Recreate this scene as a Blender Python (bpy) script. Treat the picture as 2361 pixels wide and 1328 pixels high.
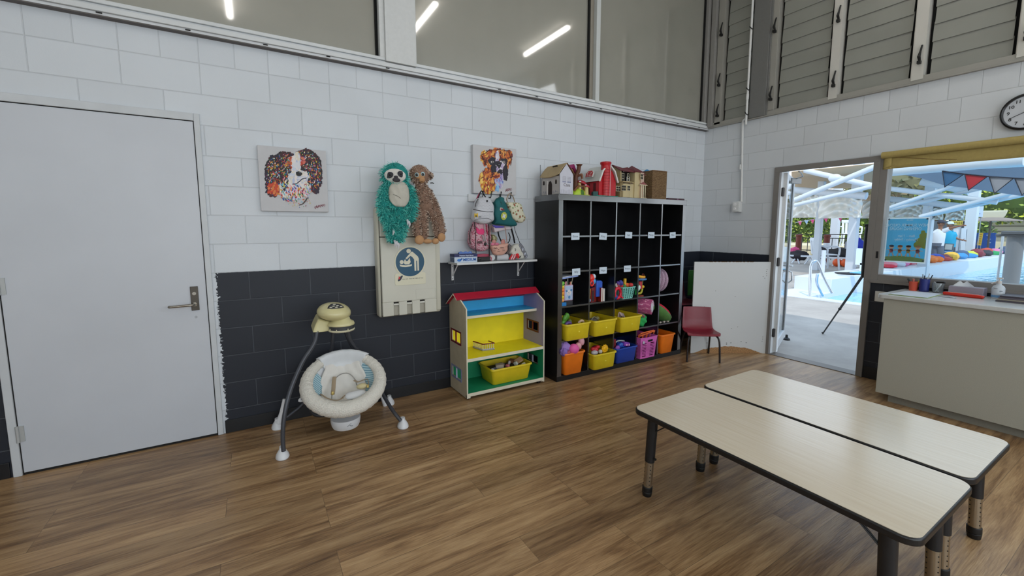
import bpy, bmesh, math, random
import numpy as np
from mathutils import Vector, Matrix, Euler
R = math.radians
random.seed(7)
for o in list(bpy.data.objects): bpy.data.objects.remove(o)
SC = bpy.context.scene
COL = SC.collection
FZ = .03                     # floor level

# ---------------------------------------------------------------- camera
CAM_LOC = Vector((-5.1235, -3.6291, 1.5159)); YAW = .547841; PITCH = -.10811
FPX = 984.885; CX = 1189.47; CY = 631.71
cam = bpy.data.objects.new('camera', bpy.data.cameras.new('camera')); COL.objects.link(cam)
cam.location = CAM_LOC; cam.rotation_euler = (math.pi/2 + PITCH, 0, -YAW)
cam.data.sensor_fit = 'HORIZONTAL'; cam.data.sensor_width = 36; cam.data.lens = 36*FPX/2361
cam.data.shift_x = -(CX-1180.5)/2361; cam.data.shift_y = (CY-664)/2361
cam.data.clip_start = .05; cam.data.clip_end = 300
SC.camera = cam

# ---------------------------------------------------------------- sky, sun, daylight
w = bpy.data.worlds.new('world'); SC.world = w; w.use_nodes = True
nt = w.node_tree; nt.nodes.clear()
out = nt.nodes.new('ShaderNodeOutputWorld'); bg = nt.nodes.new('ShaderNodeBackground')
tc = nt.nodes.new('ShaderNodeTexCoord'); sp = nt.nodes.new('ShaderNodeSeparateXYZ'); cr = nt.nodes.new('ShaderNodeValToRGB')
nt.links.new(tc.outputs['Generated'], sp.inputs[0]); nt.links.new(sp.outputs['Z'], cr.inputs[0])
cr.color_ramp.elements[0].position = 0; cr.color_ramp.elements[0].color = (.90, .95, 1, 1)
cr.color_ramp.elements[1].position = .7; cr.color_ramp.elements[1].color = (.55, .75, 1, 1)
nt.links.new(cr.outputs[0], bg.inputs[0]); bg.inputs[1].default_value = 1.4
nt.links.new(bg.outputs[0], out.inputs[0])

def light(name, kind, loc, rot, energy, color=(1, 1, 1), size=None, size_y=None):
    l = bpy.data.lights.new(name, kind); l.energy = energy; l.color = color
    if kind == 'AREA':
        l.shape = 'RECTANGLE'; l.size = size; l.size_y = size_y
    o = bpy.data.objects.new(name, l); COL.objects.link(o); o.location = loc; o.rotation_euler = rot
    return o
sun = light('sun', 'SUN', (0, 0, 20), Vector((.45, .42, -.80)).to_track_quat('-Z', 'Y').to_euler(), 1.7, (1, .95, .87)); sun.data.angle = R(.6)
# area lamps added for daylight from unseen glazing behind the camera and at left
light('daylight_fill_back', 'AREA', (-4.0, -7.35, 2.1), Vector((0, 1, -.12)).to_track_quat('-Z', 'Y').to_euler(), 88, (.90, .95, 1), 6.0, 2.2)
light('daylight_fill_left', 'AREA', (-7.65, -4.6, 2.2), Vector((1, .1, -.1)).to_track_quat('-Z', 'Y').to_euler(), 8, (.92, .96, 1), 3.5, 1.8)
light('fill_high_right', 'AREA', (-.3, -4.8, 3.6), Vector((-1, .15, -.35)).to_track_quat('-Z', 'Y').to_euler(), 24, (.90, .95, 1), 3.6, 1.2)  # added lamp inside the room; the closed louvres there pass no daylight

vs = SC.view_settings
SC.display_settings.display_device = 'sRGB'
vs.view_transform = 'Standard'; vs.look = 'None'; vs.gamma = 1; vs.use_curve_mapping = False; vs.exposure = 0.38

# ---------------------------------------------------------------- camera maths: pixel of the photo -> point of the place
_f = Vector((math.sin(YAW)*math.cos(PITCH), math.cos(YAW)*math.cos(PITCH), math.sin(PITCH)))
_r = Vector((math.cos(YAW), -math.sin(YAW), 0)); _u = _r.cross(_f)
def at(px, py, ax, val):
    d = _f + _r*((px-CX)/FPX) - _u*((py-CY)/FPX)
    i = 'xyz'.index(ax); t = (val-CAM_LOC[i])/d[i]
    return CAM_LOC + d*t

# ---------------------------------------------------------------- materials
_mc = {}
def mat(col, rough=.6, metal=0, spec=.5, noise=0, bump=0, scale=40, alpha=1, trans=0, coat=0, emit=0, sheen=0, name=None):
    if isinstance(col, str):
        h = col.lstrip('#'); col = tuple(int(h[i:i+2], 16)/255 for i in (0, 2, 4))
        col = tuple(c/12.92 if c <= .04045 else ((c+.055)/1.055)**2.4 for c in col)
    key = (tuple(round(c, 4) for c in col), rough, metal, spec, noise, bump, scale, alpha, trans, coat, emit, sheen)
    if key in _mc: return _mc[key]
    m = bpy.data.materials.new(name or 'surface'); m.use_nodes = True
    n = m.node_tree.nodes; L = m.node_tree.links; b = n['Principled BSDF']
    b.inputs['Base Color'].default_value = (*col[:3], 1); b.inputs['Roughness'].default_value = rough
    b.inputs['Metallic'].default_value = metal; b.inputs['Specular IOR Level'].default_value = spec
    b.inputs['Alpha'].default_value = alpha; b.inputs['Transmission Weight'].default_value = trans
    b.inputs['Coat Weight'].default_value = coat; b.inputs['Sheen Weight'].default_value = sheen
    if emit: b.inputs['Emission Color'].default_value = (*col[:3], 1); b.inputs['Emission Strength'].default_value = emit
    if noise or bump:
        g = n.new('ShaderNodeTexCoord'); t = n.new('ShaderNodeTexNoise'); t.inputs['Scale'].default_value = scale
        t.inputs['Detail'].default_value = 4; L.new(g.outputs['Object'], t.inputs['Vector'])
        if noise:
            hs = n.new('ShaderNodeHueSaturation'); hs.inputs['Color'].default_value = (*col[:3], 1)
            mr = n.new('ShaderNodeMapRange'); mr.inputs['From Min'].default_value = .3; mr.inputs['From Max'].default_value = .7
            mr.inputs['To Min'].default_value = 1-noise; mr.inputs['To Max'].default_value = 1+noise
            L.new(t.outputs['Fac'], mr.inputs['Value']); L.new(mr.outputs[0], hs.inputs['Value']); L.new(hs.outputs[0], b.inputs['Base Color'])
        if bump:
            bp = n.new('ShaderNodeBump'); bp.inputs['Strength'].default_value = bump; bp.inputs['Distance'].default_value = .01
            L.new(t.outputs['Fac'], bp.inputs['Height']); L.new(bp.outputs[0], b.inputs['Normal'])
    _mc[key] = m
    return m

def lin(h):
    h = h.lstrip('#'); c = tuple(int(h[i:i+2], 16)/255 for i in (0, 2, 4))
    return tuple(v/12.92 if v <= .04045 else ((v+.055)/1.055)**2.4 for v in c)

def N(m): return m.node_tree.nodes, m.node_tree.links, m.node_tree.nodes['Principled BSDF']

# ---------------------------------------------------------------- mesh builder
class MB:
    def __init__(s): s.v = []; s.f = []; s.m = []
    def add(s, vs, fs, m=0):
        o = len(s.v); s.v += [tuple(v) for v in vs]
        for f in fs: s.f.append(tuple(i+o for i in f)); s.m.append(m)
        return s
    def box(s, x0, x1, y0, y1, z0, z1, m=0, T=None):
        x0, x1 = sorted((x0, x1)); y0, y1 = sorted((y0, y1)); z0, z1 = sorted((z0, z1))
        vs = [(x, y, z) for z in (z0, z1) for x, y in ((x0, y0), (x1, y0), (x1, y1), (x0, y1))]
        if T is not None: vs = [T @ Vector(v) for v in vs]
        return s.add(vs, [(3, 2, 1, 0), (4, 5, 6, 7), (0, 1, 5, 4), (1, 2, 6, 5), (2, 3, 7, 6), (3, 0, 4, 7)], m)
    def cbox(s, c, d, rot=(0, 0, 0), m=0):
        T = Matrix.Translation(c) @ Euler(rot).to_matrix().to_4x4()
        return s.box(-d[0]/2, d[0]/2, -d[1]/2, d[1]/2, -d[2]/2, d[2]/2, m, T)
    def tube(s, pts, r, n=10, m=0, closed=False, flat=1):
        P = [Vector(p) for p in pts]; k = len(P)
        rs = r if isinstance(r, (list, tuple)) else [r]*k
        prev = None; vs = []; fs = []
        for i, p in enumerate(P):
            if closed: t = (P[(i+1) % k]-P[i-1])
            else: t = (P[min(i+1, k-1)]-P[max(i-1, 0)])
            t.normalize()
            if prev is None:
                a = Vector((0, 0, 1)) if abs(t.z) < .9 else Vector((1, 0, 0)); u = t.cross(a).normalized()
            else:
                u = (prev - t*prev.dot(t))
                u = u.normalized() if u.length > 1e-6 else t.orthogonal().normalized()
            prev = u; w_ = t.cross(u)
            for j in range(n):
                a = 2*math.pi*j/n; vs.append(p+(u*math.cos(a)+w_*math.sin(a)*flat)*rs[i])
        for i in range(k if closed else k-1):
            i2 = (i+1) % k
            for j in range(n): j2 = (j+1) % n; fs.append((i*n+j, i*n+j2, i2*n+j2, i2*n+j))
        if not closed: fs.append(tuple(range(n-1, -1, -1))); fs.append(tuple((k-1)*n+j for j in range(n)))
        return s.add(vs, fs, m)
    def cyl(s, p0, p1, r0, r1=None, n=20, m=0): return s.tube([p0, p1], [r0, r0 if r1 is None else r1], n, m)
    def ell(s, c, r, rot=(0, 0, 0), nu=16, nv=10, m=0, fn=None):
        if isinstance(r, (int, float)): r = (r, r, r)
        T = Matrix.Translation(c) @ Euler(rot).to_matrix().to_4x4()
        P0 = [Vector((0, 0, 1)), Vector((0, 0, -1))]; P0 = [fn(p) for p in P0] if fn else P0; P0 = [T @ Vector((p.x*r[0], p.y*r[1], p.z*r[2])) for p in P0]; vs = [P0[0]]; fs = []
        for i in range(1, nv):
            ph = math.pi*i/nv
            for j in range(nu):
                th = 2*math.pi*j/nu; p = Vector((math.sin(ph)*math.cos(th), math.sin(ph)*math.sin(th), math.cos(ph)))
                if fn: p = fn(p)
                vs.append(T @ Vector((p.x*r[0], p.y*r[1], p.z*r[2])))
        vs.append(P0[1]); last = len(vs)-1
        for j in range(nu): fs.append((0, 1+j, 1+(j+1) % nu)); fs.append((last, last-nu+(j+1) % nu, last-nu+j))
        for i in range(nv-2):
            for j in range(nu):
                a = 1+i*nu; b = a+nu; j2 = (j+1) % nu; fs.append((a+j, b+j, b+j2, a+j2))
        return s.add(vs, fs, m)
    def lathe(s, prof, c=(0, 0, 0), rot=(0, 0, 0), n=24, m=0, sx=1, sy=1, cap=True):
        T = Matrix.Translation(c) @ Euler(rot).to_matrix().to_4x4(); vs = []; fs = []
        for r, z in prof:
            for j in range(n): a = 2*math.pi*j/n; vs.append(T @ Vector((r*math.cos(a)*sx, r*math.sin(a)*sy, z)))
        for i in range(len(prof)-1):
            for j in range(n): j2 = (j+1) % n; fs.append((i*n+j, i*n+j2, (i+1)*n+j2, (i+1)*n+j))
        if cap:
            if prof[0][0] > 1e-5: fs.append(tuple(range(n-1, -1, -1)))
            if prof[-1][0] > 1e-5: fs.append(tuple((len(prof)-1)*n+j for j in range(n)))
        return s.add(vs, fs, m)
    def prism(s, pts, T, d, m=0):
        """2-D outline (x, y) placed by T (local z = thickness axis) and extruded by d"""
        n = len(pts); vs = [T @ Vector((x, y, 0)) for x, y in pts]+[T @ Vector((x, y, d)) for x, y in pts]
        fs = [tuple(range(n-1, -1, -1)), tuple(range(n, 2*n))]+[(i, (i+1) % n, n+(i+1) % n, n+i) for i in range(n)]
        return s.add(vs, fs, m)
    def grid(s, fn, nu, nv, m=0, mf=None, thick=0):
        vs = [fn(i/nu, j/nv) for i in range(nu+1) for j in range(nv+1)]
        for i in range(nu):
            for j in range(nv): pass
        o = len(s.v); s.v += [tuple(v) for v in vs]
        for i in range(nu):
            for j in range(nv):
                a = i*(nv+1)+j; s.f.append(tuple(o+q for q in (a, a+nv+1, a+nv+2, a+1))); s.m.append(mf(i/nu, j/nv) if mf else m)
        return s
    def build(s, name, mats, parent=None, bevel=0, smooth=True, sub=0, solid=0, world=True, ang=38, seg=2, origin=None, merge=False):
        me = bpy.data.meshes.new(name)
        if not isinstance(mats, (list, tuple)): mats = [mats]
        off = Vector((0, 0, 0))
        if parent is None:
            if origin is None:
                a = np.array(s.v); off = Vector(((a[:, 0].min()+a[:, 0].max())/2, (a[:, 1].min()+a[:, 1].max())/2, a[:, 2].min()))
            else: off = Vector(origin)
        inv = None
        if parent is not None and world:
            inv = parent_world(parent).inverted()
        vs = [tuple(inv @ Vector(v)) for v in s.v] if inv is not None else [tuple(Vector(v)-off) for v in s.v]
        me.from_pydata(vs, [], s.f); me.validate()
        for m in mats: me.materials.append(m)
        if len(me.polygons) == len(s.m): me.polygons.foreach_set('material_index', s.m)
        if merge:
            b = bmesh.new(); b.from_mesh(me); bmesh.ops.remove_doubles(b, verts=b.verts, dist=merge if isinstance(merge, float) else 1e-4)
            bmesh.ops.recalc_face_normals(b, faces=b.faces); b.to_mesh(me); b.free()
        if smooth:
            me.polygons.foreach_set('use_smooth', [True]*len(me.polygons)); me.set_sharp_from_angle(angle=R(ang))
        o = bpy.data.objects.new(name, me); COL.objects.link(o)
        if parent is not None: o.parent = parent
        else: o.location = off
        if solid: md = o.modifiers.new('solid', 'SOLIDIFY'); md.thickness = solid; md.offset = 0
        if bevel:
            md = o.modifiers.new('bevel', 'BEVEL'); md.width = bevel; md.segments = seg; md.limit_method = 'ANGLE'; md.angle_limit = R(40)
            md.use_clamp_overlap = True
        if sub: md = o.modifiers.new('sub', 'SUBSURF'); md.levels = sub; md.render_levels = sub
        return o

def parent_world(p):
    M = p.matrix_basis.copy()
    q = p
    while q.parent is not None:
        q = q.parent; M = q.matrix_basis @ M
    return M

def tag(o, label=None, cat=None, group=None, kind=None):
    if label: o['label'] = label
    if cat: o['category'] = cat
    if group: o['group'] = group
    if kind: o['kind'] = kind
    return o
def thing(name, loc, label, cat, rz=0, group=None):
    o = bpy.data.objects.new(name, None); COL.objects.link(o); o.location = loc; o.rotation_euler = (0, 0, rz); o.empty_display_size = .1
    return tag(o, label, cat, group)
def struct(o): o['kind'] = 'structure'; return o
def dup(root, loc, rz=None, label=None, group=None):
    r = root.copy(); COL.objects.link(r); r.location = loc
    if rz is not None: r.rotation_euler = (0, 0, rz)
    if label: r['label'] = label
    if group: r['group'] = group
    for ch in list(root.children):
        c = ch.copy(); COL.objects.link(c); c.parent = r
        for g in list(ch.children):
            d = g.copy(); COL.objects.link(d); d.parent = c
    return r

def text_verts(txt, size, depth=.0006, align='CENTER', bold=0):
    cu = bpy.data.curves.new('t', 'FONT'); cu.body = txt; cu.size = size; cu.extrude = depth/2; cu.align_x = align; cu.align_y = 'CENTER'; cu.resolution_u = 3
    if bold: cu.offset = bold
    ob = bpy.data.objects.new('t', cu); COL.objects.link(ob)
    dg = bpy.context.evaluated_depsgraph_get(); dg.update()
    me = bpy.data.meshes.new_from_object(ob.evaluated_get(dg))
    vs = [v.co.copy() for v in me.vertices]; fs = [tuple(p.vertices) for p in me.polygons]
    bpy.data.objects.remove(ob); bpy.data.curves.remove(cu); bpy.data.meshes.remove(me)
    return vs, fs
def add_text(mb, txt, size, T, m=0, depth=.0006, align='CENTER', bold=0, sx=1):
    vs, fs = text_verts(txt, size, depth, align, bold)
    return mb.add([T @ Vector((v.x*sx, v.y, v.z)) for v in vs], fs, m)
def frame(o, xdir, ydir):
    """matrix with local x along xdir, local y along ydir, origin o"""
    x = Vector(xdir).normalized(); y = Vector(ydir).normalized(); z = x.cross(y)
    M = Matrix.Identity(4)
    for i in range(3): M[i][0] = x[i]; M[i][1] = y[i]; M[i][2] = z[i]; M[i][3] = o[i]
    return M
def arc(c, r, a0, a1, n): return [(c[0]+r*math.cos(R(a0+(a1-a0)*i/n)), c[1]+r*math.sin(R(a0+(a1-a0)*i/n))) for i in range(n+1)]
def rrect(w_, h, r, n=4, cx=0, cy=0):
    o = []
    for (x, y, a) in ((w_/2-r, h/2-r, 0), (-w_/2+r, h/2-r, 90), (-w_/2+r, -h/2+r, 180), (w_/2-r, -h/2+r, 270)): o += arc((cx+x, cy+y), r, a, a+90, n)
    return o
def bez(p, n=16):
    """Catmull-Rom through the points"""
    P = [Vector(q) for q in p]; P = [P[0]*2-P[1]]+P+[P[-1]*2-P[-2]]; o = []
    for i in range(1, len(P)-2):
        for k in range(n):
            t = k/n; a, b, c, d = P[i-1], P[i], P[i+1], P[i+2]
            o.append(.5*((2*b)+(c-a)*t+(2*a-5*b+4*c-d)*t*t+(3*b-a-3*c+d)*t**3))
    o.append(P[-2].copy()); return o
FRONT = lambda o: frame(o, (1, 0, 0), (0, 0, 1))      # local z = -y : faces the room from wall A
# ================================================================ surfaces of the room
def wall_mat(name, axis, shift, white, dark, topshift, smear=False):
    m = bpy.data.materials.new(name); m.use_nodes = True; n, L, b = N(m)
    g = n.new('ShaderNodeNewGeometry'); sp = n.new('ShaderNodeSeparateXYZ'); L.new(g.outputs['Position'], sp.inputs[0])
    def math_(op, a, bb, c=None):
        q = n.new('ShaderNodeMath'); q.operation = op
        for i, v in enumerate((a, bb, c)):
            if v is None: continue
            if isinstance(v, (int, float)): q.inputs[i].default_value = v
            else: L.new(v, q.inputs[i])
        return q.outputs[0]
    u = math_('ADD', math_('MULTIPLY', sp.outputs[axis], 1 if axis == 'X' else -1), shift+40)
    z = math_('ADD', sp.outputs['Z'], 4.0)
    def brick(wd, uu):
        cm = n.new('ShaderNodeCombineXYZ'); L.new(uu, cm.inputs[0]); L.new(z, cm.inputs[1])
        t = n.new('ShaderNodeTexBrick'); L.new(cm.outputs[0], t.inputs['Vector']); t.inputs['Scale'].default_value = 1
        t.inputs['Brick Width'].default_value = wd; t.inputs['Row Height'].default_value = .2; t.inputs['Mortar Size'].default_value = .0042
        t.inputs['Mortar Smooth'].default_value = .6; t.offset = .5 if wd > .3 else 0
        t.inputs['Color1'].default_value = (1, 1, 1, 1); t.inputs['Color2'].default_value = (.93, .93, .93, 1)
        t.inputs['Mortar'].default_value = (.80, .80, .80, 1)
        return t
    t1 = brick(.4, u); t2 = brick(.2, math_('ADD', u, topshift))
    top = math_('GREATER_THAN', sp.outputs['Z'], 2.6)
    mx = n.new('ShaderNodeMix'); mx.data_type = 'RGBA'; L.new(top, mx.inputs[0]); L.new(t1.outputs['Color'], mx.inputs[6]); L.new(t2.outputs['Color'], mx.inputs[7])
    mf = n.new('ShaderNodeMix'); L.new(top, mf.inputs[0]); L.new(t1.outputs['Fac'], mf.inputs[2]); L.new(t2.outputs['Fac'], mf.inputs[3])
    # paint bands: dark up to 1.2 m, white over it
    ns = n.new('ShaderNodeTexNoise'); ns.inputs['Scale'].default_value = 2.2; ns.inputs['Detail'].default_value = 5; L.new(g.outputs['Position'], ns.inputs['Vector'])
    edge = n.new('ShaderNodeTexNoise'); edge.inputs['Scale'].default_value = 30; L.new(g.outputs['Position'], edge.inputs['Vector'])
    dk = math_('LESS_THAN', math_('ADD', sp.outputs['Z'], math_('MULTIPLY', math_('SUBTRACT', edge.outputs['Fac'], .5), .008)), 1.2)
    if smear:   # white brush marks where the dark paint meets the door frame
        e2 = n.new('ShaderNodeTexNoise'); e2.inputs['Scale'].default_value = 55; e2.inputs['Detail'].default_value = 6; L.new(g.outputs['Position'], e2.inputs['Vector'])
        dd = math_('SUBTRACT', sp.outputs['X'], -5.402)
        keep = math_('GREATER_THAN', math_('ADD', dd, math_('MULTIPLY', e2.outputs['Fac'], -.075)), -.004)
        left = math_('LESS_THAN', sp.outputs['X'], -6.0)
        dk = math_('MULTIPLY', dk, math_('MAXIMUM', keep, left))
    wc = n.new('ShaderNodeMix'); wc.data_type = 'RGBA'; L.new(ns.outputs['Fac'], wc.inputs[0])
    wc.inputs[6].default_value = (*[c*.90 for c in white], 1); wc.inputs[7].default_value = (*[min(1, c*1.04) for c in white], 1)
    pc = n.new('ShaderNodeMix'); pc.data_type = 'RGBA'; L.new(dk, pc.inputs[0]); L.new(wc.outputs[2], pc.inputs[6]); pc.inputs[7].default_value = (*dark, 1)
    # joints: darker line on white, lighter line on the dark paint
    ml = n.new('ShaderNodeMix'); ml.data_type = 'RGBA'; ml.blend_type = 'MULTIPLY'; ml.inputs[0].default_value = .75
    L.new(pc.outputs[2], ml.inputs[6]); L.new(mx.outputs[2], ml.inputs[7])
    mj = n.new('ShaderNodeMix'); mj.data_type = 'RGBA'; L.new(math_('MULTIPLY', math_('MULTIPLY', mf.outputs[0], dk), .55), mj.inputs[0])
    L.new(ml.outputs[2], mj.inputs[6]); mj.inputs[7].default_value = (.10, .11, .13, 1)
    L.new(mj.outputs[2], b.inputs['Base Color']); b.inputs['Roughness'].default_value = .55
    fn = n.new('ShaderNodeTexNoise'); fn.inputs['Scale'].default_value = 140; fn.inputs['Detail'].default_value = 3; L.new(g.outputs['Position'], fn.inputs['Vector'])
    hh = math_('ADD', math_('MULTIPLY', mf.outputs[0], -1.0), math_('MULTIPLY', fn.outputs['Fac'], .10))
    bp = n.new('ShaderNodeBump'); bp.inputs['Strength'].default_value = .5; bp.inputs['Distance'].default_value = .006; L.new(hh, bp.inputs['Height']); L.new(bp.outputs[0], b.inputs['Normal'])
    return m
WHITE = (.66, .70, .745); DARK = (.0105, .0145, .0245)
M_wallA = wall_mat('painted_blockwork', 'X', -.027, WHITE, DARK, 0.0, True)
M_wallB = wall_mat('painted_blockwork_right', 'Y', 0.2, (.63, .66, .69), DARK, -.112, False)

def floor_mat():
    m = bpy.data.materials.new('vinyl_planks'); m.use_nodes = True; n, L, b = N(m)
    g = n.new('ShaderNodeNewGeometry'); sp = n.new('ShaderNodeSeparateXYZ'); L.new(g.outputs['Position'], sp.inputs[0])
    br = n.new('ShaderNodeTexBrick'); L.new(g.outputs['Position'], br.inputs['Vector']); br.inputs['Scale'].default_value = 1
    br.inputs['Brick Width'].default_value = 1.22; br.inputs['Row Height'].default_value = .182; br.inputs['Mortar Size'].default_value = .0012; br.offset = .37; br.offset_frequency = 3
    br.inputs['Mortar Smooth'].default_value = .1; br.inputs['Bias'].default_value = 0
    br.inputs['Color1'].default_value = (0, 0, 0, 1); br.inputs['Color2'].default_value = (1, 1, 1, 1); br.inputs['Mortar'].default_value = (.5, .5, .5, 1)
    # every plank gets its own slice of the grain
    sc = n.new('ShaderNodeVectorMath'); sc.operation = 'MULTIPLY'; L.new(g.outputs['Position'], sc.inputs[0]); sc.inputs[1].default_value = (1.1, 13, 1)
    ad = n.new('ShaderNodeVectorMath'); ad.operation = 'MULTIPLY_ADD'; L.new(br.outputs['Color'], ad.inputs[0]); ad.inputs[1].default_value = (7, 3, 9); L.new(sc.outputs[0], ad.inputs[2])
    n1 = n.new('ShaderNodeTexNoise'); n1.inputs['Scale'].default_value = 1.15; n1.inputs['Detail'].default_value = 7; n1.inputs['Roughness'].default_value = .62; n1.inputs['Distortion'].default_value = .9; L.new(ad.outputs[0], n1.inputs['Vector'])
    sc2 = n.new('ShaderNodeVectorMath'); sc2.operation = 'MULTIPLY'; L.new(ad.outputs[0], sc2.inputs[0]); sc2.inputs[1].default_value = (5, 7, 1)
    n2 = n.new('ShaderNodeTexNoise'); n2.inputs['Scale'].default_value = 2.0; n2.inputs['Detail'].default_value = 4; L.new(sc2.outputs[0], n2.inputs['Vector'])
    mx = n.new('ShaderNodeMix'); mx.inputs[0].default_value = .28; L.new(n1.outputs['Fac'], mx.inputs[2]); L.new(n2.outputs['Fac'], mx.inputs[3])
    cr = n.new('ShaderNodeValToRGB'); L.new(mx.outputs[0], cr.inputs[0]); e = cr.color_ramp.elements
    e[0].position = .30; e[0].color = (.092, .046, .019, 1); e[1].position = .68; e[1].color = (.50, .33, .17, 1)
    k = e.new(.42); k.color = (.215, .118, .052, 1); k = e.new(.52); k.color = (.345, .208, .098, 1)
    hs = n.new('ShaderNodeHueSaturation'); L.new(cr.outputs[0], hs.inputs['Color'])
    sv = n.new('ShaderNodeSeparateColor'); L.new(br.outputs['Color'], sv.inputs[0])
    mr = n.new('ShaderNodeMapRange'); L.new(sv.outputs[0], mr.inputs[0]); mr.inputs[3].default_value = .86; mr.inputs[4].default_value = 1.14; L.new(mr.outputs[0], hs.inputs['Value'])
    dm = n.new('ShaderNodeMix'); dm.data_type = 'RGBA'; mm = n.new('ShaderNodeMath'); mm.operation = 'MULTIPLY'; mm.inputs[1].default_value = .55; L.new(br.outputs['Fac'], mm.inputs[0]); L.new(mm.outputs[0], dm.inputs[0])
    L.new(hs.outputs[0], dm.inputs[6]); dm.inputs[7].default_value = (.04, .025, .015, 1); L.new(dm.outputs[2], b.inputs['Base Color'])
    b.inputs['Roughness'].default_value = .36; b.inputs['Specular IOR Level'].default_value = .55
    ro = n.new('ShaderNodeMapRange'); L.new(n2.outputs['Fac'], ro.inputs[0]); ro.inputs[3].default_value = .23; ro.inputs[4].default_value = .42; L.new(ro.outputs[0], b.inputs['Roughness'])
    bp = n.new('ShaderNodeBump'); bp.inputs['Strength'].default_value = .35; bp.inputs['Distance'].default_value = .004
    h1 = n.new('ShaderNodeMath'); h1.operation = 'SUBTRACT'; L.new(n2.outputs['Fac'], h1.inputs[0]); L.new(br.outputs['Fac'], h1.inputs[1]); L.new(h1.outputs[0], bp.inputs['Height']); L.new(bp.outputs[0], b.inputs['Normal'])
    return m
M_floor = floor_mat()
M_alu = mat('#c9cbc9', .42, .0, .5, noise=.05, scale=6); M_alud = mat('#77746f', .45, .0, .5, noise=.04, scale=8); M_white = mat('#e4e6e6', .45, noise=.03, scale=5)
M_black = mat('#0b0b0c', .5); M_dgap = mat('#050505', .9)
M_ceil = mat((.60, .58, .53), .8, noise=.05, scale=1.5)
M_base = mat((.006, .007, .009), .45)
M_glass = mat((.97, 1, .99), .0, trans=1, name='clear_glass'); 
def thin_glass():
    m = bpy.data.materials.new('window_glass'); m.use_nodes = True; n, L, b = N(m); n.remove(b)
    o = n['Material Output']; t = n.new('ShaderNodeBsdfTransparent'); t.inputs[0].default_value = (.93, .96, .96, 1); gl = n.new('ShaderNodeBsdfGlossy'); gl.inputs['Roughness'].default_value = .01
    fr = n.new('ShaderNodeFresnel'); gg = n.new('ShaderNodeNewGeometry'); ir = n.new('ShaderNodeMapRange'); ir.inputs[3].default_value = 1.45; ir.inputs[4].default_value = 1/1.45; L.new(gg.outputs['Backfacing'], ir.inputs[0]); L.new(ir.outputs[0], fr.inputs[0]); mx = n.new('ShaderNodeMixShader'); L.new(fr.outputs[0], mx.inputs[0]); L.new(t.outputs[0], mx.inputs[1]); L.new(gl.outputs[0], mx.inputs[2]); L.new(mx.outputs[0], o.inputs[0])
    return m
M_pane = thin_glass()
M_refl_film = mat((.30, .295, .255), .05, 0, .5, noise=.03, scale=3, name='reflection_toned_film')  # base colour lightened to stand in for the reflected ceiling
N(M_refl_film)[2].inputs['IOR'].default_value = 2.3

# ================================================================ room shell
XL, YB, H = -7.8, -7.5, 4.5
X0D, X1D, ZD = -6.433, -5.392, 2.27          # hole of the white door
m = MB(); m.box(XL, .0, YB, .0, FZ-.15, FZ); struct(m.build('floor', M_floor, smooth=False))
m = MB(); m.box(XL-.2, .2, YB-.2, .2, H, H+.2); struct(m.build('ceiling', M_ceil, smooth=False))
m = MB(); ZS = 2.77
m.box(XL-.2, X0D, 0, .19, FZ-.15, ZS); m.box(X1D, .2, 0, .19, FZ-.15, ZS); m.box(X0D, X1D, 0, .19, ZD, ZS); m.box(X0D, X1D, .17, .19, FZ-.1, ZD)
struct(m.build('wall_left', M_wallA, smooth=False))
# right wall with the doorway and the big window
YD0, YD1, ZH = -.925, -1.90, 2.195
YW0, YW1, ZW0 = -1.90, -4.2, .99
m = MB()
m.box(0, .19, 0, YD0, FZ-.15, 2.80); m.box(0, .19, YD0, YW1, ZH, 2.80); m.box(0, .19, YD1, YW1, FZ-.15, ZW0); m.box(0, .19, YW1, YB-.2, FZ-.15, 2.80)
struct(m.build('wall_right', M_wallB, smooth=False))
# walls behind the camera: light block walls with a band of glazing openings
m = MB(); Wm = mat((.62, .63, .62), .7, noise=.05, scale=2)
m.box(XL-.2, 0, YB, YB-.2, FZ-.15, 1.0); m.box(XL-.2, 0, YB, YB-.2, 3.2, H); m.box(XL-.2, -7.0, YB, YB-.2, 1, 3.2); m.box(-1.0, 0, YB, YB-.2, 1, 3.2)
struct(m.build('wall_back', Wm, smooth=False))
m = MB(); m.box(XL, XL-.2, 0, YB, FZ-.15, 1.3); m.box(XL, XL-.2, 0, YB, 3.1, H); m.box(XL, XL-.2, 0, -2.85, 1.3, 3.1); m.box(XL, XL-.2, -6.35, YB, 1.3, 3.1)
struct(m.build('wall_front', Wm, smooth=False))
m = MB(); m.box(-7, -1, YB-.1, YB-.11, 1, 3.2)
o = struct(m.build('window_8', M_pane, smooth=False))
m = MB()
for x in (-7, -5.03, -3.03, -1.06): m.box(x, x+.06, YB-.02, YB-.16, 1, 3.2)
m.box(-6.94, -1, YB-.02, YB-.16, 1, 1.06); m.box(-6.94, -1, YB-.02, YB-.16, 3.14, 3.2); m.build('window_frame', M_alud, o, smooth=False)
m = MB(); m.box(XL-.1, XL-.11, -2.85, -6.35, 1.3, 3.1); struct(m.build('window_9', M_pane, smooth=False))

# skirting
m = MB(); m.box(X1D+.012, -.0, -.008, 0, FZ, .126); struct(m.build('baseboard_left', M_base, bevel=.002))
m = MB(); m.box(XL, X0D-.012, -.008, 0, FZ, .126); struct(m.build('baseboard_left', M_base, bevel=.002))
m = MB(); m.box(-.008, 0, -.01, YD0+.0, FZ, .126); struct(m.build('baseboard_right', M_base, bevel=.002))
m = MB(); m.box(-.010, 0, YD1-.0, YB, FZ, .15); struct(m.build('baseboard_right', M_base, bevel=.002))

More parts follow.
